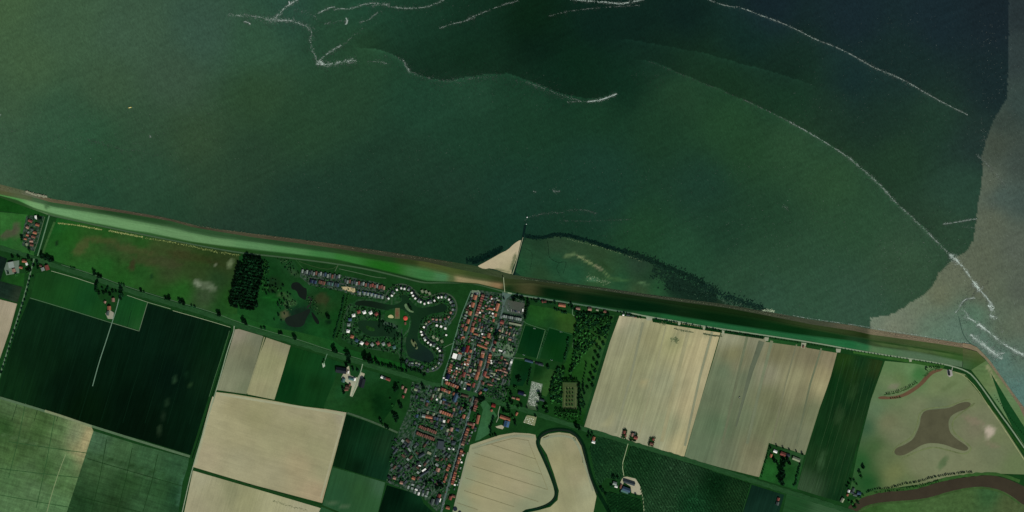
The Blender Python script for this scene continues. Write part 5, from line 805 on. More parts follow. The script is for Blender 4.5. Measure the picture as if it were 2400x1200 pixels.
# eastern roadside plots and farms
for x,y,w,l,rt,c,lb in [(1391.5,1028,6,9,N_,'orange','orange-roofed house south of the main road by the channel'),(1391,1036,8,6,N_,'white','white-roofed annex of the house by the channel'),(1463,1013,6,7,N_+5,'red','red-roofed cottage in the westernmost narrow hedged plot'),(1466,1021,4,5,N_,'brick','brick-roofed shed in the westernmost narrow hedged plot'),(1482,1019,5,8,N_+5,'pink','pinkish-roofed house at the left of the double hedged plot'),(1490,1026,7,9,E_,'red','red and white-roofed house at the right of the double hedged plot'),(1487,1017,4,5,N_,'grey','grey-roofed shed in the double hedged plot'),(1527,1040,6,8,E_,'brick','brick-roofed cottage in the easternmost narrow hedged plot'),(1531,1030,5,5,N_,'red','small red-roofed shed in the easternmost narrow hedged plot'),
 (1817,1058,6,9,E_-6,'white','white-roofed shed in the northwest corner of the hedged farm'),(1835,1064,9,13,E_-6,'red','red-roofed farmhouse in the hedged farm'),(1847,1067,7,9,E_,'slate','dark slate-roofed barn between the farmhouse and the pale barn'),(1866,1076,8,19,E_-6,'pale','pale-roofed barn in the northeast corner of the hedged farm'),(1807,1068,5,8,N_,'orange','small orange-roofed stable in the hedged farm'),(1824,1170,6,7,N_,'red','red-roofed cottage south of the main road by the light rows'),(1822,1180,7,8,N_,'grey','grey-roofed shed south of the red-roofed cottage'),
 (2000,1148,6,8,N_,'grey','grey-roofed house of the riverside farm'),(1997,1154,5,8,E_,'slate','dark-roofed shed of the riverside farm'),(1989,1151,5,6,N_,'white','white-roofed shed of the riverside farm'),(2013,1156,8,9,E_,'blue','pale blue-roofed barn at the east of the riverside farm'),(2004,1160,6,9,E_,'grey','grey barn south in the riverside farm'),(1986,1160,4,5,N_,'orange','small orange-roofed shed at the riverside farm'),(1974,1172,7,10,N_-10,'pale','pale-roofed shelter southwest of the riverside farm'),
 (1441,1133,8,9,E_,'lgrey','pale grey-roofed house west of the orchard barn'),(1444,1140,5,7,E_,'white','white-roofed annex west of the orchard barn')]: house(x,y,w,l,rt,c,lb)
house(1475,1131,8,28,E_-2,'slate','long dark slate-roofed packing shed north of the orchard yard','shed','packing_shed',h=5); house(1468,1147,10,20,E_-4,'blue','large barn roofed half blue grey half pale teal at the orchard','barn','barn',h=6); house(1464,1152.5,5,19,E_-4,'teal','pale teal-roofed lean-to on the south side of the orchard barn','lean-to','lean_to','f',h=4.6); house(1455,1140,4,10,N_,'brick','brick-roofed annex on the west side of the orchard barn')
house(2224,875,4.5,10,8,'dark','dark-roofed pumping station on a grey yard inside the dike bend','pumping station','pumping_station',h=4); house(1882.5,812.5,4,5,N_+10,'brick','small brick-roofed hut on the concrete ramp below the dike','hut','hut',h=3)
for x,y,w,l,c,lb in [(1461,738,4,4,'white','small white-roofed hut at the top left corner of the tan field'),(1472,738.5,4,8,'slate','dark-roofed shed on the dike road above the tan field'),(1482,741,4,9,'grey','grey-roofed shed on the dike road above the tan field'),(1489,744,3,4,'pink','tiny pinkish-roofed hut on the dike road above the tan field')]: house(x,y,w,l,E_+8,c,lb,'hut','hut',h=3)
# church
X,Y=W(1068,932); ch=empty('church',(X,Y,.3),R(N_-4)); tag(ch,'grey slate-roofed village church with a square tower among trees','church')
mkobj('wall',withmat(geo('wallg',11,25,7,5.5),wallm['brick']),ch); mkobj('roof',withmat(geo('roofg',11,25,7,5.5),roofmat('blue')),ch)
tw=slab('tower',5.5,5.5,17,wallm['brick'],ch,(0,15.3,0)); 
sp_=mkobj('spire',mesh('spire',[(-3,-3,0),(3,-3,0),(3,3,0),(-3,3,0),(0,0,9)],[(0,1,4),(1,2,4),(2,3,4),(3,0,4),(3,2,1,0)],roofmat('slate')),tw,(0,0,17.02))
# --- holiday park bungalows
PW=[(911,699),(918,694),(924,686.5),(930.5,679.5),(940,676.5),(949,676.5),(957.5,680.5),(964.5,686),(969,693.5),(973.5,700),(980,705.5),(987,709),(995,711.5),(1003.5,710.5),(1011,708.5),(1018.5,704.5),(1027,698.5),(1036,696),(1044,697.5),(1051.5,702),(1057,708.5),(1059,717),(1060,725),(1057,734),(1051,742),(1042,747),(1033,749),(1023,748),(1014,748.5),(1006,752.5),(998,759),(993,767),(988,777.5),(989,785.6),(994,792),(997.5,798),(1003,803),(1009,808),(1017.5,811),(1025.5,816),(1030,823.5),(1032.5,832.5),(1030,842.5),(1027.5,851),(1022,858),(1014,864),(1002.5,865),(991,859.5),(982.5,853),(975,849.5),(967.5,851.5),(961,850),(954,845)]
for i,(x,y) in enumerate(PW):
    a=PW[max(0,i-1)]; c=PW[min(len(PW)-1,i+1)]; rt=math.degrees(math.atan2(-(c[1]-a[1]),c[0]-a[0]))
    if 22<i<31: k=['pink','brick','pale','pink'][i%4]
    elif i>40: k=['lgrey','grey','slate','lgrey','pale'][i%5]
    elif i in(20,21,22): k=['lgrey','grey'][i%2]
    elif i%4==2: k='lgrey'
    else: k='white'  # sunlit side of the bungalow put into the white roof colour
    x+=.9*math.sin(i*2.1); y+=.9*math.cos(i*3.7); rt+=14*math.sin(i*1.7)
    house(x,y,4.1 if k=='white' else 5.0,4.4,rt,k,f'{COLN[k]}-roofed holiday bungalow, {ordn(i)} along the winding lane from the northwest end','bungalow','holiday_bungalow','f' if k=='white' else 'g',h=3.2,group='holiday bungalows on the winding lane',wall='white',chim=False)
    # darker rear wing
    nx,ny=(c[1]-a[1]),-(c[0]-a[0]); L=math.hypot(nx,ny)+1e-6; s_=1
    x2,y2=x+nx/L*4.6*s_,y+ny/L*4.6*s_
    house(x2,y2,5.4,5.0,rt,'dark' if k=='white' else 'slate',f'dark-roofed rear annex of a lakeside bungalow, {ordn(i)} along the winding lane','annex','bungalow_annex','g',h=2.6,group='dark annexes behind the holiday bungalows',chim=False)
for i,(x,y) in enumerate([(1024,763),(1034,765.5),(1044,770)]): house(x,y,5.4,5,N_,'white',f'{ordn(i)} white-roofed bungalow from the west on the inner island green','bungalow','holiday_bungalow','f',h=3.2,group='white bungalows on the inner green',wall='white')
for i,(x,y) in enumerate([(1016,790),(1025,795),(1036,800),(990,683),(999,684),(1007,688)]): house(x,y,5.5,7,25,'pale',f'{ordn(i)} pale-roofed cabin of the inner crescents','cabin','cabin','g',h=3,group='pale cabins of the inner crescents',chim=False)
LK=[(924,814,'teal'),(912,807.5,'brick'),(899,806,'lgrey'),(886,804,'red'),(872.5,807.5,'lgrey'),(860,805,'red'),(848,804,'white'),(836,798,'blue'),(825.5,789,'orange'),(816,776,'white'),(817.5,761,'lgrey'),(820.5,749,'blue'),(829,739,'white'),(841,731,'red'),(854,732,'white'),(869,733,'white'),(882.5,736,'red')]
for i,(x,y,k) in enumerate(LK): house(x,y,7.5,7.8,15+i*7,k,f'{COLN[k]}-roofed lakeside villa, {ordn(i)} around the western lake counting from its southeast end','villa','lakeside_villa','h',h=4,group='villas around the western lake')
PN=[(843,687.5),(854,688),(862,689.5),(870.6,691),(879,693),(887,695),(896,697)]
for i,(x,y) in enumerate(PN): house(x,y,5.6,7,-8,'lgrey',f'{ordn(i)} pale grey-roofed villa from the west in the row above the lake arm','villa','holiday_villa','g',h=4,group='pale villas above the lake arm',wall='white'); house(x-3.4,y-3.2,3,5,-8,'blue',f'{ordn(i)} blue grey-roofed carport from the west in the row above the lake arm','carport','carport','f',h=2.6,group='carports above the lake arm')
cs_=['grey','lgrey','brick','grey','slate','lgrey','red','grey','lgrey','brick','slate','brick','red','brick','lgrey','red','brick','pink']
for i in range(18):
    t=i/17; x=809+t*91; y=659+t*15+(1.2 if i%2 else -1); house(x,y,4.4,8,-10,cs_[i],f'{COLN[cs_[i]]}-roofed narrow cabin, {ordn(i)} from the west in the eastern dike-side row','cabin','cabin','g',h=3.2,group='cabins in the eastern dike-side row',chim=False)
cs_=['lgrey','grey','lgrey','slate','grey','lgrey','brick','grey','lgrey','grey','blue','lgrey','grey','brick','grey','slate','lgrey']
for i in range(17):
    t=i/16; x=709+t*86; y=637+t*12+(1.5 if i%2 else -1.2); house(x,y,4.2,8.5,-10,cs_[i],f'{COLN[cs_[i]]}-roofed narrow cabin, {ordn(i)} from the west in the western dike-side row','cabin','cabin','g',h=3.2,group='cabins in the western dike-side row',chim=False)
row((726.5,658.5),(742,662),4,8,['navy','blue','navy','blue'],'striped terrace cabin','from the west in the navy block below the cabins','terrace cabins in four striped blocks',h=4,name='terrace_cabin',cat='cabin'); row((746.5,660.5),(762,664.5),4,8,['brown','brick','brown','brick'],'terrace cabin','from the west in the brown block below the cabins','terrace cabins in four striped blocks',h=4,name='terrace_cabin',cat='cabin')
row((766,663.5),(781,667),4,8,['slate','teal','slate','teal'],'terrace cabin','from the west in the teal block below the cabins','terrace cabins in four striped blocks',h=4,name='terrace_cabin',cat='cabin'); row((784,666.5),(794,669),3,8,['slate','slate','blue'],'terrace cabin','from the west in the dark block below the cabins','terrace cabins in four striped blocks',h=4,name='terrace_cabin',cat='cabin')
# round-roofed pavilion
X,Y=W(950.5,746); pv=empty('pavilion',(X,Y,.3)); tag(pv,'octagonal red-roofed pavilion on the lawn beside the lake','pavilion')
def ngon_prism(n,r,h): 
    vs=[(r*math.cos(i*2*math.pi/n),r*math.sin(i*2*math.pi/n),z) for z in (0,h) for i in range(n)]; fs=[(i,(i+1)%n,n+(i+1)%n,n+i) for i in range(n)]+[tuple(range(n,2*n)),tuple(range(n))[::-1]]; return vs,fs
v_,f_=ngon_prism(8,5.6,3.2); mkobj('wall',mesh('wall',v_,f_,wallm['white']),pv)
v_=[(6.6*math.cos(i*math.pi/4),6.6*math.sin(i*math.pi/4),3.22) for i in range(8)]+[(0,0,6)]; mkobj('roof',mesh('roof',v_,[(i,(i+1)%8,8) for i in range(8)]+[tuple(range(8))[::-1]],plain('#b8473a')),pv)
house(950,758,4,6,0,'brick','small brick-roofed kiosk south of the octagonal pavilion','kiosk','kiosk',h=3)

# ================= TREES =================
leafm=land_mat('leaves',0,((2.2,2.2,.3,2),),rough=.9); 
def _leaf():
    n=leafm.node_tree; b=n.nodes['Principled BSDF']; l=b.inputs['Base Color'].links[0]; src=l.from_socket
    oi=n.nodes.new('ShaderNodeObjectInfo'); ra=n.nodes.new('ShaderNodeMapRange'); ra.inputs[3].default_value=.65; ra.inputs[4].default_value=1.45; n.links.new(oi.outputs['Random'],ra.inputs[0])
    vm=n.nodes.new('ShaderNodeVectorMath'); vm.operation='SCALE'; n.links.new(src,vm.inputs[0]); n.links.new(ra.outputs[0],vm.inputs['Scale']); n.links.new(vm.outputs[0],b.inputs['Base Color'])
_leaf()
barkm=plain('#3a2e24',amt=.3)
def crown(hexc,seed,tall=1.0,nl=260,spread=.35,base=.5):
    """unit-radius crown of leaf clumps: radius 1, height 2*tall"""
    rnd=random.Random(seed); vs=[];fs=[];cs=[]; c0=np.array(hx(hexc)); cl=[]
    for _ in range(11):
        a=rnd.uniform(0,6.28); r=rnd.uniform(.15,.62); cl.append((r*math.cos(a),r*math.sin(a),rnd.uniform(-.6,.75)*tall,rnd.uniform(.30,.48),rnd.uniform(.6,1.6)))
    for i in range(nl):
        cx,cy,cz,cr,br=cl[i%len(cl)]; u=Vector((rnd.gauss(0,1),rnd.gauss(0,1),rnd.gauss(0,1))).normalized(); p=Vector((cx,cy,cz))+Vector((u.x*cr,u.y*cr,u.z*cr*tall))*rnd.uniform(.6,1.08)
        nrm=(u+Vector((rnd.gauss(0,.5),rnd.gauss(0,.5),rnd.gauss(0,.5)))).normalized(); t=nrm.orthogonal().normalized(); b=nrm.cross(t); s=rnd.uniform(.10,.20); n0=len(vs); c=c0*br*rnd.uniform(.7,1.3)
        for (q,w) in ((-1,-1),(1,-.8),(1.1,1),(-.8,1)): vs.append(tuple(p+t*s*q+b*s*w)); cs.append(c)
        fs.append((n0,n0+1,n0+2,n0+3))
    return mesh('crown',vs,fs,leafm,np.array(cs))
def trunk(seed):
    rnd=random.Random(seed); vs=[];fs=[]
    def limb(p,q,r0,r1):
        n=len(vs); d=(q-p).normalized(); t=d.orthogonal().normalized(); b=d.cross(t)
        for (c,r) in ((p,r0),(q,r1)):
            for k in range(6): a=k*math.pi/3; vs.append(tuple(c+t*r*math.cos(a)+b*r*math.sin(a)))
        for k in range(6): fs.append((n+k,n+(k+1)%6,n+6+(k+1)%6,n+6+k))
    limb(Vector((0,0,0)),Vector((0,0,.62)),.045,.03)
    for k in range(4): a=k*1.6+rnd.random(); limb(Vector((0,0,.4+.06*k)),Vector((.16*math.cos(a),.16*math.sin(a),.7+.05*k)),.022,.008)
    return mesh('trunk',vs,fs,barkm)
TRK=[trunk(i) for i in range(3)]
CR={'dark':[crown('11301a',i) for i in range(4)],'green':[crown('245c2a',10+i) for i in range(4)],'mid':[crown('1a4a22',20+i) for i in range(4)],'black':[crown('0c2213',30+i,1.1) for i in range(4)],'pale':[crown('3a5f3c',40+i) for i in range(2)],'column':[crown('0d2212',50+i,2.2,300) for i in range(3)],'olive':[crown('26401c',60+i) for i in range(2)]}
TR=random.Random(99); NT=[0]; TQ=[]; TBUILD=[0]
def tree(x,y,r,kind,label,cat='tree',group=None,name='tree',hfac=1.0,trk=True):
    """r: crown radius in map units"""
    if cat=='tree' and not TBUILD[0]: TQ.append((x,y,r,kind,label,cat,group,name,hfac,trk)); return
    rm=r*S; NT[0]+=1; X,Y=W(x,y); tall={'column':2.2,'black':1.1}.get(kind,1.0); ch=rm*tall*.85*hfac; H=max(ch*2.15,ch*2+1.2)
    o=empty(name,(X,Y,.1),TR.uniform(0,6.28)); tag(o,label,cat,group)
    c=mkobj('crown',CR[kind][NT[0]%len(CR[kind])],o,(0,0,H-ch*1.0)); c.scale=(rm*TR.uniform(.92,1.12),rm*TR.uniform(.92,1.12),ch/tall)
    if trk: t=mkobj('trunk',TRK[NT[0]%3],o); t.scale=(H*.9,H*.9,H)
    return o
def trow(line,n,r,kind,label,group,jit=.6,name='tree',cat='tree',rj=.25,hfac=1.0,single=None):
    pts=[];ln=resample(line,1.0); 
    for i in range(n):
        x,y=ln[int((i+.5)/n*(len(ln)-1))]; x+=TR.uniform(-jit,jit); y+=TR.uniform(-jit,jit)
        lb=f'{ordn(i)} {label}' if single is None else label
        tree(x,y,r*TR.uniform(1-rj,1+rj),kind,lb,cat,group,name,hfac)
trow([(74,645),(68,665),(62,690),(50,730),(38,768),(25,808),(12,850),(2,878)],22,2.9,'dark','dark roadside tree from the north along the western farm road','trees along the western farm road',.5)
for i,(x,y,r) in enumerate([(100,602,6),(107,606,6),(114,604,5.5),(119,609,6.5),(124,609,5)]): tree(x,y,r,'black',f'{ordn(i)} big dark tree from the west in the clump at the top-left crossroads',group='clump of trees at the crossroads')
for i,(x,y,r) in enumerate([(167,627,2),(172,628,2),(176,629,2),(223,641,5.5),(232,647,5.5),(237,648,4),(280,666,2.5),(286,667,2.5),(291,668,2.5),(331,681,4),(338,684,2.5),(389,699,4),(397,700,5.5),(423,707,5.5),(431,710,6),(450,717,3),(457,720,3),(514,736,6),(573,753,7),(577,759,5),(613,769,3),(621,770,3.5),(655,781,4),(660,781,4),(692,791,6.5),(783,819,7),(788,824,5),(814,829,7),(819,834,5),(856,838,8),(866,843,9),(873,848,5),(881,844,5),(884,849,5)]):
    tree(x,y,r,'black' if r>3.5 else 'dark',f'{ordn(i)} {"large" if r>3.5 else "small"} dark tree from the west on the grass verge north of the main road',group='trees on the verge north of the main road')
trow([(888,852),(905,857),(925,862),(945,868),(955,870)],13,3.6,'black','dark tree from the west in the belt between the park and the main road','belt of trees south of the park',1.5)
for i,(x,y,r) in enumerate([(228,662,5),(226,672,5),(225,682,4),(233,688,4),(243,687,4),(250,684,4),(253,676,4),(258,690,4),(265,683,4),(272,683,3),(240,676,3),(285,680,5.5),(284,690,6),(283,700,5),(288,694,4)]): tree(x,y,r,'black' if i%2 else 'dark',f'{ordn(i)} dark tree around the lane farm counting clockwise from its northwest',group='trees around the lane farm')
for i,(x,y,r) in enumerate([(70,588,5),(62,612,3),(68,604,4),(75,612,4),(80,622,4),(70,632,6),(66,638,5),(88,616,4),(90,628,4),(38,644,4),(20,640,3),(78,648,3),(45,604,5),(30,602,4),(52,556,4),(53,565,4),(92,512,5),(97,515,4),(84,517,4)]): tree(x,y,r,'black' if i%3 else 'mid',f'{ordn(i)} garden tree around the top-left crossroads and hamlet, counting outward',group='garden trees at the crossroads and hamlet')
# plantation
PLT=[(574,600),(584,598),(596,603),(602,606),(612,604),(616,612),(616,640),(612,665),(606,690),(603,715),(596,728),(585,726),(560,718),(540,716),(537,700),(542,680),(548,655),(556,632),(558,622),(568,618)]
k_=0; rnd=random.Random(4)
ax=(math.sin(R(12)),-math.cos(R(12)))
for i in range(-8,9):
    for j in range(-9,10):
        x=580+i*5.6+j*7.4*-math.sin(R(14)); y=662+j*7.4*math.cos(R(14))+i*1.0
        if inpoly(np.array([[x,y]]),PLT)[0]:
            edge=pdist(np.array([[x,y]]),PLT+[PLT[0]])[0]<6
            tree(x+rnd.uniform(-.9,.9),y+rnd.uniform(-.9,.9),(4.6 if edge else 3.7)*rnd.uniform(.85,1.15),'black' if edge or rnd.random()<.45 else 'dark','dark tree in the tight rows of the block plantation west of the holiday park',group='trees of the dark block plantation',hfac=1.3); k_+=1
# marshy scrub between plantation and park
rnd=random.Random(8)
def scatter(n,poly,rr,kinds,label,group,sep=3.2,name='tree',cat='tree',avoid=True,hfac=1.0,seed=1):
    rnd=random.Random(seed); xs=[p[0] for p in poly]; ys=[p[1] for p in poly]; got=[]; tries=0
    while len(got)<n and tries<n*40:
        tries+=1; x=rnd.uniform(min(xs),max(xs)); y=rnd.uniform(min(ys),max(ys))
        if not inpoly(np.array([[x,y]]),poly)[0]: continue
        if any((x-a)**2+(y-b)**2<sep*sep for a,b in got): continue
        if avoid and any(abs(x-u[0])<u[2]+1.2 and abs(y-u[1])<u[2]+1.2 and math.hypot(x-u[0],y-u[1])<(u[2]+u[3])/2+1.4 for u in USED): continue
        if avoid and min(pdist(np.array([[x,y]]),l)[0] for l in ST)<3.2: continue
        got.append((x,y)); tree(x,y,rnd.uniform(*rr),rnd.choice(kinds),label,cat,group,name,hfac)
ST=[MAIN,WS,MS,DR,[(1119,684),(1115,715),(1110,738),(1097,783),(1088,803)],[(1110,806),(1104,842),(1092,882),(1085,912)],[(1112,739),(1135,745),(1165,758)],[(1143,832),(1180,834),(1200,840)]]
scatter(34,[(612,640),(640,645),(660,665),(690,700),(665,705),(640,690),(615,690)],(1.6,3.6),['dark','black','mid'],'dark scrub tree in the marshy meadow east of the block plantation','scrub trees east of the plantation',3.5,seed=2)
scatter(16,[(640,730),(652,705),(668,700),(690,715),(672,735),(660,765),(640,760)],(1.6,3),['dark','black'],'dark scrub tree around the brown pond in the marshy meadow','scrub trees around the brown pond',3.5,seed=3)
scatter(22,[(655,705),(690,700),(700,715),(680,728),(660,720)],(1.1,1.9),['pale'],'pale flowering bush in the marshy meadow above the brown pond','pale bushes above the brown pond',2.6,name='bush',cat='bush',seed=4)
scatter(24,[(715,690),(730,690),(755,735),(745,740),(725,720)],(1.0,1.7),['pale','mid'],'pale bush on the meadow east of the dark ponds','pale bushes east of the dark ponds',3,name='bush',cat='bush',seed=5)
scatter(20,[(620,612),(632,615),(630,640),(618,645)],(1.8,3),['dark','mid'],'tree at the northeast foot of the block plantation','trees at the northeast foot of the plantation',3.5,seed=6)
scatter(26,[(650,606),(680,610),(705,640),(690,650),(665,625)],(1.2,2.2),['pale','mid','dark'],'small bush on the rough ground west of the cabin rows','bushes west of the cabin rows',4,name='bush',cat='bush',seed=7)
trow([(806,695),(800,730),(790,765),(781,795)],26,2.3,'dark','dark tree from the north in the western hedge line of the park','outer hedge of the park',.8); trow([(817,690),(808,730),(797,775),(790,795)],22,2.0,'mid','green tree from the north in the inner hedge line of the park','inner hedge of the park',1.2)
trow([(892,732),(890,760),(889,770)],9,2.4,'black','dark tree from the north along the narrow park ditch','trees along the park ditch',.6); trow([(943,785),(942,810),(941,835),(940,860)],20,2.2,'black','dark tree from the north in the avenue south of the pavilion','avenue south of the pavilion',1.0)
trow([(945,846),(955,862),(970,868),(980,870),(990,878),(1000,880)],14,3.2,'black','dark tree from the west in the belt below the southern bungalows','belt below the southern bungalows',2.2)
tree(737,743,5,'black','lone dark round tree on the meadow west of the park hedges') if False else tree(770,743,6,'black','lone dark brown round tree on the meadow west of the park hedges')
for i,(x,y) in enumerate([(958,716),(962,722),(964,726),(975,811),(969,800)]): tree(x,y,3,'black',f'{ordn(i)} dark tree on the little lake islands',group='trees on the little lake islands')
PKP=[(905,680),(925,668),(950,666),(975,680),(990,690),(1015,690),(1040,688),(1062,700),(1068,720),(1062,745),(1050,760),(1050,775),(1040,790),(1040,820),(1038,850),(1015,872),(985,868),(955,860),(985,848),(1008,852),(1024,838),(1016,822),(985,802),(982,770),(990,745),(1040,735),(1052,722),(1045,712),(1000,716),(960,700),(945,690),(938,700)]
scatter(270,PKP,(.9,2.2),['dark','mid','green','black','olive'],'small garden tree between the bungalows on the winding lane','garden trees between the bungalows',2.6,seed=11)
scatter(170,[(812,715),(850,722),(890,728),(888,755),(840,750),(838,770),(860,790),(935,795),(935,832),(870,818),(830,812),(800,792),(803,760)],(1.0,2.4),['dark','mid','green','black'],'garden tree around the villas of the western lake','garden trees around the western lake villas',2.8,seed=12)
scatter(130,[(703,632),(800,648),(905,672),(900,705),(840,698),(790,682),(725,672)],(.9,1.9),['dark','mid','green'],'small garden tree between the dike-side cabins','garden trees between the dike-side cabins',2.6,seed=13)
scatter(26,[(893,752),(935,765),(938,790),(900,778)],(1.6,2.8),['black','dark'],'dark tree on the wooded spit south of the sand pit','trees on the wooded spit',3.2,seed=14)
# sports park woods
WD=[(1352,735),(1375,738),(1425,742),(1435,748),(1422,790),(1400,775),(1370,768),(1352,790),(1346,800),(1348,770)]
scatter(110,WD,(3.0,4.9),['mid','dark','green','mid','dark'],'green tree in the wood between the dike road and the tan field','trees of the wood below the dike road',4.6,avoid=False,seed=21)
scatter(84,[(1350,780),(1405,782),(1395,805),(1370,830),(1350,860),(1335,880),(1345,820)],(2.6,4.4),['mid','green','dark','green'],'green tree in the narrow wood running down beside the football pitches','trees of the narrow wood',4.4,avoid=False,seed=22)
for i,(x,y) in enumerate([(1418,772),(1410,786),(1419,790),(1406,796),(1414,806),(1400,812),(1407,820),(1396,828),(1403,836),(1393,845),(1399,853),(1390,862),(1395,870),(1385,878),(1390,887),(1382,894),(1388,903),(1377,910)]): tree(x,y,4.6,'mid' if i%2 else 'dark',f'{ordn(i)} large tree from the north in the double avenue beside the tan field',group='double avenue beside the tan field')
scatter(75,[(1307,865),(1322,862),(1316,900),(1318,945),(1292,945),(1290,915),(1298,885)],(2.6,4.4),['mid','green','dark'],'green tree in the wood west of the formal garden','trees west of the formal garden',4.2,avoid=False,seed=23)
scatter(30,[(1355,895),(1368,900),(1372,950),(1360,975),(1352,960)],(2,3.2),['black','dark'],'dark tree east of the formal garden','trees east of the formal garden',4.4,avoid=False,seed=24)
scatter(30,[(1300,965),(1355,968),(1362,985),(1330,985),(1300,975)],(1.8,3),['mid','green'],'green shrub tree south of the formal garden','shrub trees south of the formal garden',4.6,avoid=False,seed=25)
trow([(1319,893),(1356,894)],10,2.1,'column','slim dark poplar from the west in the top hedge of the formal garden','poplars round the formal garden',.2,'poplar','poplar',rj=.1,hfac=1.5)
trow([(1302,963),(1354,966)],14,2.0,'column','slim dark poplar from the west in the bottom hedge of the formal garden','poplars round the formal garden',.2,'poplar','poplar',rj=.1,hfac=1.5)
trow([(1317,898),(1315,950)],13,1.5,'column','slim dark poplar from the north in the left hedge of the formal garden','poplars round the formal garden',.2,'poplar','poplar',rj=.1,hfac=1.2); trow([(1358,898),(1357,958)],15,1.8,'column','slim dark poplar from the north in the right hedge of the formal garden','poplars round the formal garden',.3,'poplar','poplar',rj=.1,hfac=1.2)
for r_ in range(5):
    for c_ in range(3): tree(1329.5+c_*6.6-r_*.3,912+r_*9.3,2.1,'mid',f'small clipped round tree in the formal garden, {["left","middle","right"][c_]} of the {ordn(r_)} row from the top',group='clipped trees in the formal garden',name='clipped_tree')
trow([(1344,852),(1340,865),(1338,880),(1340,888)],5,3.6,'black','big dark tree from the north on the axis above the formal garden','trees above the formal garden'); trow([(1374,848),(1373,862),(1368,885),(1366,905),(1372,925)],10,2.4,'black','dark bush from the north in the curved hedge by the double avenue','curved hedge by the double avenue',.6)
trow([(1333,790),(1330,815),(1322,845)],9,2.6,'dark','dark tree from the north beside the right football pitch','trees beside the right football pitch',1.2); trow([(1284,776),(1270,815)],8,1.1,'black','tiny dark bush from the north between the two football pitches','bushes between the pitches',.3,'bush','bush')
tree(1285,861,5,'dark','round dark tree south of the sports canteen'); tree(1217,890,7,'dark','broad dark tree on the green west of the cemetery'); trow([(1245,862),(1240,885),(1236,905)],9,2.4,'dark','dark tree from the north in the hedge north of the cemetery','hedge north of the cemetery',.8)
for i,(x,y,r) in enumerate([(1262,921,4),(1266,926,5),(1263,948,4),(1260,960,4),(1275,958,5),(1281,963,6),(1280,950,5),(1255,975,3),(1200,978,6),(1206,985,5),(1195,970,5),(1192,955,5),(1215,955,4),(1222,950,4),(1202,948,5),(1180,962,5),(1188,968,4),(1208,995,4),(1260,945,3),(1235,955,3),(1190,915,5),(1197,922,5),(1208,910,5),(1196,940,5)]): tree(x,y,r,'black' if i%2 else 'mid',f'{ordn(i)} tree in the belt around the cemetery and the farm below it',group='trees around the cemetery')
trow([(1158,975),(1155,990),(1148,1000),(1150,1010),(1150,1022),(1165,1018)],10,3.2,'black','dark tree from the north in the hedge between the paddock and the solar barn','hedge east of the paddock',1.0)
trow([(1203,703),(1212,696),(1225,700),(1232,705)],6,4.2,'black','large dark tree from the west between the square and the car park','trees above the car park',1.5); trow([(1236,700),(1240,708),(1236,720),(1232,735),(1230,750)],12,3.3,'black','dark tree from the north along the left edge of the sports meadow','trees left of the sports meadow',1.0)
trow([(1245,703),(1262,706),(1285,711),(1300,712),(1302,704)],12,3.2,'dark','dark tree from the west around the dike road gardens','trees around the dike road gardens',1.6); trow([(1330,718),(1338,713),(1345,728),(1362,733),(1378,735),(1395,738),(1410,738),(1430,734)],18,3.4,'dark','dark tree from the west behind the dike road houses','trees behind the dike road houses',2); trow([(1300,725),(1315,730),(1330,735)],7,2.6,'dark','dark tree from the west below the large orange farmhouse','trees below the large orange farmhouse',1.4)
trow([(1445,731),(1452,733),(1468,734),(1490,744),(1505,746)],9,2.4,'dark','dark bush from the west above the tan field corner','bushes above the tan field corner',.8)
ln=[(1534,748),(1590,757)],[(1596,758),(1645,767)],[(1654,768),(1690,776)],[(1702,777),(1790,792)]
for q,(l,nm) in enumerate(zip(ln,['first','second','third','fourth'])): trow(list(l),int((l[1][0]-l[0][0])/4.2),1.9,'dark',f'dark hedge bush from the west in the {nm} hedge section below the dike road',f'{nm} hedge below the dike road',.5,'bush','bush')
trow([(1803,791),(1874,804)],11,1.3,'dark','little dark tree from the west along the road above the first grass bay','little roadside trees above the grass bays',.2); trow([(1893,806),(1962,818)],10,1.3,'dark','little dark tree from the west along the road above the second grass bay','little roadside trees above the grass bays',.2); trow([(1971,818),(2130,842)],21,1.3,'dark','little dark tree from the west along the road above the dark strip field','little roadside trees above the dark strip field',.2); trow([(2140,844),(2216,856)],11,1.3,'dark','little dark tree from the west along the road above the reed creek','little roadside trees above the reed creek',.2)
# creek and river scrub
trow([(2170,868),(2168,862),(2180,861),(2190,860),(2205,861)],9,1.8,'dark','dark shrub from the west at the head of the reddish creek','shrubs at the creek head',1.0,'shrub','shrub'); trow([(2075,922),(2100,918),(2125,908),(2148,894)],18,1.3,'dark','dark shrub from the west along the upper bank of the reddish creek','shrubs along the creek',.7,'shrub','shrub'); trow([(2085,934),(2112,931)],5,1.3,'dark','dark shrub from the west on the lower bank of the creek','shrubs on the lower creek bank',.5,'shrub','shrub')
trow([(2030,1154),(2050,1146),(2080,1145),(2120,1134),(2150,1129),(2190,1118),(2215,1113),(2245,1109),(2280,1106)],64,1.7,'dark','dark shrub from the west in the hedge along the north river bank','hedge along the north river bank',.9,'shrub','shrub'); scatter(40,[(2040,1156),(2120,1146),(2170,1132),(2210,1122),(2210,1126),(2170,1138),(2100,1152)],(1.0,1.8),['mid','green'],'green shrub on the grassy river bank','green shrubs on the river bank',2.6,name='shrub',cat='shrub',avoid=False,seed=31)
trow([(2330,925),(2350,955),(2372,985),(2400,1020)],20,1.1,'dark','dark shrub from the north along the ditch inside the southeastern dike','shrubs along the southeastern ditch',.4,'shrub','shrub')
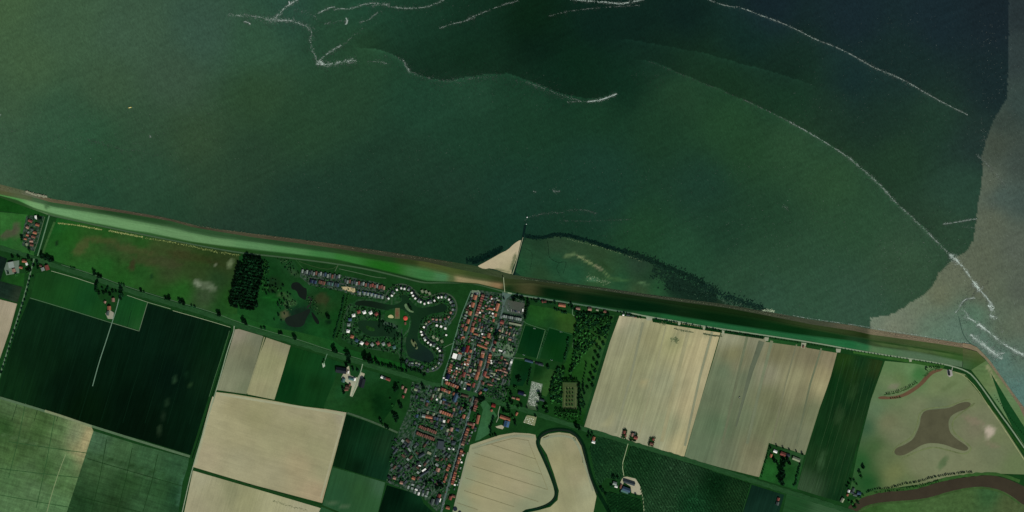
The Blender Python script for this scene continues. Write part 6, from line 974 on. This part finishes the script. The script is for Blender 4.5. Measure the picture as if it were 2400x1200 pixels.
for i,(x,y,r) in enumerate([(2022,1094,5),(2015,1108,5),(2018,1118,4),(1994,1125,3),(2002,1128,4),(1990,1135,4),(1985,1140,3),(2008,1135,3),(1998,1180,4),(2010,1178,4),(2003,1188,5),(1990,1175,3),(2015,1165,4),(2022,1160,3)]): tree(x,y,r,'mid' if i%3 else 'dark',f'{ordn(i)} tree around the riverside farm counting from the north',group='trees around the riverside farm')
for i,(x,y,r) in enumerate([(1838,1080,7),(1845,1075,6),(1835,1090,6),(1850,1085,5),(1833,1105,7),(1834,1115,8),(1830,1125,8),(1833,1133,6),(1815,1080,5),(1822,1086,4),(1812,1074,4),(1806,1050,2.5),(1820,1045,2.5),(1835,1049,2.5),(1850,1054,2.5),(1866,1058,2.5),(1880,1064,3)]): tree(x,y,r,'black',f'{ordn(i)} dark tree of the hedged farm counting from its middle',group='dark trees of the hedged farm',hfac=1.2)
trow([(1876,1085),(1872,1100),(1868,1115),(1866,1130),(1860,1142)],14,2.6,'dark','dark tree from the north in the right hedge of the hedged farm','right hedge of the hedged farm',.8); trow([(1805,1045),(1798,1068),(1790,1095),(1783,1120)],14,1.8,'dark','dark bush from the north in the left hedge of the hedged farm','left hedge of the hedged farm',.4,'bush','bush')
for i,(x0,y0,x1,y1) in enumerate([(1462,1005,1470,1028),(1480,1013,1494,1034),(1524,1024,1535,1046)]):
    pl=[(x0,y0),(x1,y0+3),(x1-4,y1),(x0-5,y1-3)]; patch('garden_ground',pl,.25,'16381c',garden,3)
    trow(pl+[pl[0]],13 if i!=1 else 18,1.5,'dark',f'small dark bush clockwise round the {["western","double","eastern"][i]} hedged plot by the main road',f'hedge of the {["western","double","eastern"][i]} plot',.5,'bush','bush')
for i,(x,y,r) in enumerate([(1352,1000,6),(1357,1004,5),(1348,996,4),(1380,1015,4),(1388,1015,3),(1378,1024,3),(1385,1022,3),(1438,1118,5),(1448,1120,4),(1433,1140,4),(1412,1150,5),(1420,1160,4),(1408,1143,4),(1475,1158,3),(1490,1160,3),(1455,1155,3)]): tree(x,y,r,'black' if i<3 else 'dark',f'{ordn(i)} dark tree near the channel and the orchard farm counting from the bridge',group='trees near the channel and orchard farm')
for i,(x,y,r) in enumerate([(937,948,6),(940,953,5),(925,974,6.5),(931,979,6),(928,987,4),(891,983,4),(893,988,4),(905,1000,4),(910,1003,4),(897,996,3),(930,908,6),(926,914,5),(935,900,3),(990,903,5),(994,910,4),(806,920,4),(804,912,4),(828,865,4),(818,848,6),(812,856,5),(760,845,2.5),(757,850,2.5),(838,868,4),(920,950,2.5),(915,935,2.5)]): tree(x,y,r,'black' if r>3.5 else 'mid',f'{ordn(i)} dark tree in the paddocks west of the village',group='trees in the paddocks west of the village')
for i,(x,y,r) in enumerate([(1162,790,5),(1166,782,6),(1164,798,5),(1160,808,4),(1073,916,5),(1078,912,4),(1058,914,3),(1075,924,5),(1053,910,3),(1128,938,7),(1133,934,5),(1106,960,4),(1085,950,4),(1090,956,5),(1092,950,4),(1000,1132,4),(1010,1130,5),(1030,1135,5),(1036,1138,6),(1024,1142,5),(1000,1140,4),(1055,995,5),(1054,1002,4),(1181,700,3.5)]): tree(x,y,r,'black' if i%4 else 'mid',f'{ordn(i)} large dark tree inside the village counting southward in clumps',group='large trees inside the village')
tree(1020,1128,3,'green','bright green tree on the small southern common')
# ---- fill gardens with sheds and small houses on the plot grid
def fill(poly,n,rot,cols,label,group,wl=((3.2,5),(4,7.5)),seed=1,name='garden_house',cat='outbuilding',step=5.9):
    rnd=random.Random(seed); xs=[p[0] for p in poly]; ys=[p[1] for p in poly]; a=R(rot); cand=[]
    cx,cy=(min(xs)+max(xs))/2,(min(ys)+max(ys))/2
    for i in range(-30,31):
        for j in range(-30,31):
            u,v=i*step,j*step*1.15; cand.append((cx+u*math.cos(a)+v*math.sin(a)+rnd.uniform(-1,1),cy-u*math.sin(a)+v*math.cos(a)+rnd.uniform(-1,1)))
    rnd.shuffle(cand); out=[]
    for x,y in cand:
        if len(out)>=n: break
        if not inpoly(np.array([[x,y]]),poly)[0]: continue
        if any(math.hypot(x-u[0],y-u[1])<u[2]*.75+u[3]*.25+2.6 for u in USED): continue
        if min(pdist(np.array([[x,y]]),l)[0] for l in ST+SR)<3.6: continue
        out.append((x,y)); USED.append((x,y,3,3))
    out.sort(key=lambda p:p[1])
    del USED[len(USED)-len(out):]
    for i,(x,y) in enumerate(out):
        k=rnd.choice(cols); w=rnd.uniform(*wl[0]); l=rnd.uniform(*wl[1]); fl=rnd.random()<.3
        house(x,y,w,l,rot+(90 if rnd.random()<.4 else 0),k,f'{COLN[k]}-roofed {label}, {ordn(i)} from the north',cat,name,'f' if fl else 'g',h=2.8,group=group,chim=not fl)
SR=[[(1007,902),(1000,925),(990,955),(984,980),(975,1005),(968,1030),(962,1050),(972,1065),(985,1085),(1000,1095),(1012,1080),(1020,1060),(1025,1035),(1035,1030),(1060,1038),(1080,1030)],[(985,1085),(970,1095),(950,1100),(940,1115),(960,1130),(985,1130),(1000,1120),(1015,1110),(1018,1095),(1012,1080)],[(990,955),(1020,965),(1060,978),(1090,990)],[(975,1005),(1010,1018),(1040,1030)],[(1038,905),(1028,935),(1010,975)]]
G=['grey','slate','grey','slate','lgrey','brown','brick','dark','pink','pale','grey']
fill([(1127,692),(1178,700),(1160,760),(1120,745)],30,N_,G,'outbuilding in the northern block between the two streets','outbuildings of the northern block',seed=41)
fill([(1104,755),(1125,752),(1160,765),(1145,812),(1100,800)],42,N_,G,'outbuilding in the middle block between the two streets','outbuildings of the middle block',seed=42)
fill([(1098,700),(1108,690),(1084,795),(1072,800)],18,N_,G,'outbuilding along the western footpath','outbuildings along the western footpath',seed=43)
fill([(1062,810),(1105,812),(1110,840),(1085,905),(1040,892)],39,N_,G+['orange'],'outbuilding in the block below the white hall','outbuildings below the white hall',seed=44)
fill([(1112,815),(1135,820),(1115,880),(1085,905),(1100,850)],27,N_,G,'outbuilding behind the town houses','outbuildings behind the town houses',seed=45)
fill([(1170,760),(1215,765),(1210,800),(1160,795)],24,N_,G,'outbuilding in the gardens east of upper main street','outbuildings east of upper main street',seed=46)
fill([(1150,840),(1195,845),(1190,895),(1140,905)],27,N_,G+['pink'],'outbuilding in the gardens east of middle main street','outbuildings east of middle main street',seed=47)
fill([(970,905),(1030,905),(1100,935),(1095,990),(1060,1030),(965,1000)],50,N_,['grey','slate','lgrey','slate','grey','pale','brown','blue'],'house or shed in the quarter south of the church','houses and sheds south of the church',((4.5,6.2),(6,9)),seed=48,step=7.2)
fill([(925,1030),(1025,1030),(1060,1050),(1045,1130),(1000,1150),(910,1128)],56,-40,['grey','slate','grey','dark','lgrey','slate','brown'],'bungalow in the southern quarter','bungalows of the southern quarter',((4.5,6.5),(6,10)),seed=49,step=7.4)
fill([(940,1128),(1010,1140),(1000,1165),(940,1142)],18,E_,['grey','slate','lgrey','white'],'bungalow on the southern edge','bungalows on the southern edge',((4,6),(6,9)),seed=50,step=8)
fill([(1095,995),(1118,1000),(1095,1045),(1088,1045)],10,N_,G,'shed behind the middle row','sheds behind the middle row',seed=51); fill([(1075,1065),(1092,1058),(1075,1135),(1064,1150)],18,N_,['lgrey','white','grey','pale'],'shed in the back gardens of the long lower row','sheds behind the long lower row',((2.5,3.6),(3,5)),seed=52,step=5.5)
fill([(1178,748),(1224,755),(1222,758),(1180,752)],21,N_,['dark','slate','grey'],'shed behind the grey row','sheds behind the grey row',((2,3),(3,4)),seed=53,step=4.5)
VT=[('northern block',[(1104,690),(1178,694),(1160,760),(1080,755)],45,61),('middle block',[(1080,755),(1160,765),(1145,815),(1066,805)],45,62),('block round the white hall',[(1060,808),(1130,815),(1110,900),(1040,890)],60,63),('eastern gardens',[(1168,760),(1215,765),(1195,895),(1140,905)],70,64),('church quarter',[(965,900),(1110,935),(1095,1000),(1060,1030),(960,1000)],100,65),('southern quarter',[(920,1025),(1085,1035),(1050,1150),(1000,1160),(910,1125)],110,66),('gardens beside the paddock',[(1125,935),(1130,940),(1100,1040),(1088,1045)],14,67),('gardens northeast of the crossroads',[(1135,900),(1195,905),(1185,945),(1125,925)],40,68)]
for nm,pl,n,sd_ in VT: scatter(int(n*1.9),pl,(1.1,2.6),['dark','mid','green','mid','green'],f'garden tree among the houses of the {nm}',f'garden trees of the {nm}',2.6,seed=sd_)

# the 300 largest trees as things, all smaller ones as one mass
TQ.sort(key=lambda t:-t[2]); TBUILD[0]=1
for t in TQ[:300]: tree(*t)
def mass(ts):
    cache={}
    def arr(me):
        if me.name not in cache:
            v=np.empty(len(me.vertices)*3,np.float32); me.vertices.foreach_get('co',v); c=np.empty(len(me.vertices)*4,np.float32); me.color_attributes['Col'].data.foreach_get('color',c); cache[me.name]=(v.reshape(-1,3),c.reshape(-1,4)[:,:3])
        return cache[me.name]
    V=[];Cc=[]
    for i,(x,y,r,kind,_,_,_,_,hfac,_) in enumerate(ts):
        v,c=arr(CR[kind][i%len(CR[kind])]); rm=r*S; tall={'column':2.2,'black':1.1}.get(kind,1.0); ch=rm*tall*.85*hfac; H=max(ch*2.15,ch*2+1.2); a=TR.uniform(0,6.28); X,Y=W(x,y)
        s1,s2=rm*TR.uniform(.92,1.12),rm*TR.uniform(.92,1.12); px,py=v[:,0]*s1,v[:,1]*s2
        V.append(np.stack([X+px*math.cos(a)-py*math.sin(a),Y+px*math.sin(a)+py*math.cos(a),.1+H-ch+v[:,2]*ch/tall],1)); Cc.append(c*TR.uniform(.65,1.45))
    V=np.concatenate(V); Cc=np.concatenate(Cc); n=len(V); me=bpy.data.meshes.new('small_trees'); me.vertices.add(n); me.vertices.foreach_set('co',V.astype(np.float32).ravel()); me.loops.add(n); me.loops.foreach_set('vertex_index',np.arange(n,dtype=np.int32)); me.polygons.add(n//4); me.polygons.foreach_set('loop_start',np.arange(0,n,4,dtype=np.int32)); me.update(calc_edges=True)
    a=me.color_attributes.new('Col','FLOAT_COLOR','POINT'); ar=np.ones((n,4),np.float32); ar[:,:3]=Cc; a.data.foreach_set('color',ar.ravel()); me.materials.append(leafm)
    tag(mkobj('small_trees',me),kind='stuff')
mass(TQ[300:])

# ================= CARS, GRAVES, BOATS AND SMALL THINGS =================
def bevbox(w,l,h0,h1,tw,tl):
    vs=[(-w/2,-l/2,h0),(w/2,-l/2,h0),(w/2,l/2,h0),(-w/2,l/2,h0),(-tw/2,-tl/2,h1),(tw/2,-tl/2,h1),(tw/2,tl/2,h1),(-tw/2,tl/2,h1)]
    return vs,[(3,2,1,0),(4,5,6,7),(0,1,5,4),(1,2,6,5),(2,3,7,6),(3,0,4,7)]
v1,f1=bevbox(1.8,4.4,.3,.95,1.7,4.2); carb={}
glass=plain('#101418',rough=.1,spec=.5)
v2,f2=bevbox(1.55,2.5,.95,1.45,1.3,1.7); cabm=mesh('cabin',v2,f2,glass)
v3=[];f3=[]
for s_ in (-.11,.11):
    for k in range(10): v3.append((s_,.32*math.cos(k*math.pi/5),.32*math.sin(k*math.pi/5)))
f3=[(k,(k+1)%10,10+(k+1)%10,10+k) for k in range(10)]+[tuple(range(10))[::-1],tuple(range(10,20))]
whm=mesh('wheel',v3,f3,plain('#0c0c0c'))
def car(x,y,rot,col,label,group,z=.75):
    if col not in carb: carb[col]=mesh('body',v1,f1,plain('#'+{'white':'d8d8d8','silver':'8c9090','black':'15171a','red':'7c1c18','blue':'20365c','grey':'4a4e52'}[col],rough=.35,spec=.5))
    X,Y=W(x,y); o=empty('parked_car',(X,Y,z),R(rot)); tag(o,label,'car',group); b=mkobj('body',carb[col],o)
    rf=mkobj('cabin',cabm,o)
    for sx in (-.82,.82):
        for sy in (-1.35,1.35): mkobj('wheel',whm,o,(sx,sy,.32))
rnd=random.Random(77); cc=['white','silver','black','grey','red','blue','silver','white']
cars=[]
for i in range(13): cars.append((1199+i*1.75,727.5+i*.35+rnd.uniform(-.2,.2),8,'in the lower row of the car park'))
for x,y in [(1193,716),(1188,722),(1192,712),(1194,721.5),(1190,727),(1186.5,718)]: cars.append((x,y,20,'loosely parked at the west side of the car park'))
for i in range(8): cars.append((1111+i*1.6,688-abs(i-4)*.2,0,'on the pale yard at the top of the western street'))
lab={}
for x,y,r_,wh in cars:
    k=rnd.choice(cc); lab[wh]=lab.get(wh,-1)+1; car(x,y,r_,k,f'{k} parked car, {ordn(lab[wh])} {wh}','cars parked on the village car parks')
n_=0
for line,off in ((MS,1.9),(MS,-1.9)):
    ln=resample(line,1.0)
    for i in range(20,len(ln)-5,13):
        if rnd.random()<.45: continue
        (x,y),(x2,y2)=ln[i],ln[i+1]; d=math.hypot(x2-x,y2-y); a=math.degrees(math.atan2(-(y2-y),x2-x))-90; k=rnd.choice(cc)
        car(x-(y2-y)/d*off,y+(x2-x)/d*off,a,k,f'{k} parked car, {ordn(n_)} along the kerb of main street counting southward by side','cars parked along main street',.85); n_+=1
# gravestones
gs=plain('#8f968a',amt=.25,rnd=.5); vs=[];fs=[]; box_geo(vs,fs,-.45,.45,-1,1,0,.25); box_geo(vs,fs,-.45,.45,.8,1,.25,1.1); gme=mesh('gravestone',vs,fs,gs); gme2=mesh('gravestone',[(v[0],v[1],v[2]) for v in vs],fs,plain('#c9ccc0',rnd=.3))
rnd=random.Random(12); cem=[(1247,895),(1270,901),(1264,930),(1256,955),(1238,948),(1241,925)]; n_=0
for i in range(-14,15):
    for j in range(-30,31):
        a=R(-18); u,v=i*2.5,j*1.9; x=1254+u*math.cos(a)-v*math.sin(a); y=925+u*math.sin(a)*-1+v*math.cos(a)
        x=1254+u*math.cos(R(15))+v*-math.sin(R(15)); y=925+u*math.sin(R(15))+v*math.cos(R(15))
        if inpoly(np.array([[x,y]]),cem)[0] and rnd.random()<.82 and n_<240:
            o=mkobj('gravestone',gme if rnd.random()<.45 else gme2,None,(*W(x,y),.42)); o.rotation_euler=(0,0,R(-15+90)); s_=rnd.uniform(.8,1.25); o.scale=(s_*1.25,s_,s_); tag(o,'pale stone grave in the long narrow cemetery north of the main road','gravestone','graves in the long cemetery'); n_+=1
for i in range(5):
    for j in range(4):
        if rnd.random()<.8: o=mkobj('gravestone',gme2,None,(*W(1233+i*4.2-j*1.3,978+j*4+i*1.2),.42)); o.rotation_euler=(0,0,R(-15+90)); o.scale=(1.6,1.3,1); tag(o,'pale stone grave in the sandy cemetery south of the main road','gravestone','graves in the sandy cemetery')
# yellow motor boat
def boat(x,y,rot,L,Wd,hexc,label,name='motor_boat'):
    X,Y=W(x,y); o=empty(name,(X,Y,-.9),R(rot)); tag(o,label,'boat'); prof=[(-.5,.42),(-.2,.5),(.15,.46),(.38,.25),(.5,.0)]
    vs=[];n=len(prof)
    for z,k in ((0,.7),(.9,1)):
        for t,w in prof: vs.append((w*Wd*k,t*L*k,z))
        for t,w in prof[::-1]: vs.append((-w*Wd*k,t*L*k,z))
    m=2*n; fs=[(i,(i+1)%m,m+(i+1)%m,m+i) for i in range(m)]+[tuple(range(m,2*m)),tuple(range(m))[::-1]]
    mkobj('hull',mesh('hull',vs,fs,plain('#'+hexc,rough=.4)),o); v,f=bevbox(Wd*.6,L*.3,.92,2.1,Wd*.45,L*.22); mkobj('cabin',mesh('cabin',v,f,plain('#e0e0d8')),o,(0,-.03*L,0)); v,f=bevbox(Wd*.5,.9,.92,1.2,Wd*.45,.8); mkobj('bench',mesh('bench',v,f,plain('#6a5a40')),o,(0,-.36*L,0))
boat(305,252,-78,9.5,3.0,'c8b848','small yellow motor boat alone on the open green water')
foam([([(299,253),(310,252),(316,251)],1.2,.5,.3,None)],'foam',21)
boat(678,6,15,6,2,'c8d0cc','small pale boat in the foam at the top edge','small_boat'); boat(585,55,55,6,2,'a8b8ae','small pale boat below the left end of the foam','small_boat')
for i,(x,y,s_,lb) in enumerate([(1235.5,509.5,1.6,'white beacon marking the seaward tip of the groyne'),(1233.8,525.5,1.0,'smaller white beacon near the end of the dark groyne stones')]):
    X,Y=W(x,y); o=empty('beacon',(X,Y,-1)); tag(o,lb,'beacon',None); v,f=ngon_prism(10,1.1*s_,2.2*s_); mkobj('base',mesh('base',v,f,plain('#c9cfc6')),o); v,f=ngon_prism(8,.3*s_,4*s_); mkobj('post',mesh('post',v,f,plain('#8a9088')),o,(0,0,2.2*s_)); v,f=ngon_prism(8,.7*s_,.9*s_); mkobj('lamp_housing',mesh('lamp',v,f,plain('#e8ecea')),o,(0,0,6.2*s_))
# goals
gl=[(1252.5,770,'upper goal of the left football pitch',N_+90),(1228,832,'lower goal of the left football pitch',N_+90),(1314,778,'upper goal of the right football pitch',N_+90),(1292.5,844,'lower goal of the right football pitch',N_+90)]
for x,y,lb,rt in gl:
    patch('worn_turf',smoothp([(x-3,y-1.5),(x+3,y-.5),(x+2.5,y+2),(x-2.5,y+1.5)],1),.33,'2c5436',grass,2)
    X,Y=W(x,y); o=empty('football_goal',(X,Y,.4),R(N_)); tag(o,'white '+lb,'goal','football goals'); wm=plain('#e0e0e0')
    for sx in (-3.66,3.66): slab('post',.12,.12,2.44,wm,o,(sx,0,0))
    slab('crossbar',7.44,.12,.12,wm,o,(0,0,2.44)); slab('net',7.2,1.4,.04,plain('#9aa39a'),o,(0,.75,.9),(R(-55),0,0))
# tractor
X,Y=W(1733.5,930.5); o=empty('tractor',(X,Y,.5),R(-17)); tag(o,'tiny dark tractor working alone in the olive brown field','tractor'); v,f=bevbox(1.2,2.6,.7,1.6,1.0,2.4); mkobj('bonnet',mesh('bonnet',v,f,plain('#1f3a24')),o,(0,1.2,0)); v,f=bevbox(1.7,1.6,.8,2.8,1.5,1.4); mkobj('cab',mesh('cab',v,f,plain('#c8ccc8')),o,(0,-.9,0))
for sx,sy,sc in ((-1,-1.1,2.4),(1,-1.1,2.4),(-.8,1.7,1.5),(.8,1.7,1.5)):
    w_=mkobj('wheel',whm,o,(sx,sy,.32*sc)); w_.scale=(sc*.8,sc,sc)
v,f=bevbox(4.5,1.2,.3,.7,4.2,1.0); mkobj('harrow',mesh('harrow',v,f,plain('#3a3430')),o,(0,-2.9,0))
# straw bales / cars dots in dark crop
for x,y in [(366,819.5),(371.5,820.5)]:
    o=mkobj('crop_heap',None) if False else None
# round tanks at the lower edge
for i,(x,y,s_) in enumerate([(1067,1193,6.2),(1078,1202,5)]):
    X,Y=W(x,y); o=empty('slurry_tank',(X,Y,.3)); tag(o,['larger navy-covered round tank by the tan field','smaller dark round tank at the very bottom edge'][i],'tank',None); v,f=ngon_prism(24,s_,2.5); mkobj('wall',mesh('wall',v,f,plain('#4a524c')),o); v,f=ngon_prism(24,s_-.25,.2); mkobj('cover',mesh('cover',v,f,plain('#16202e')),o,(0,0,2.52))
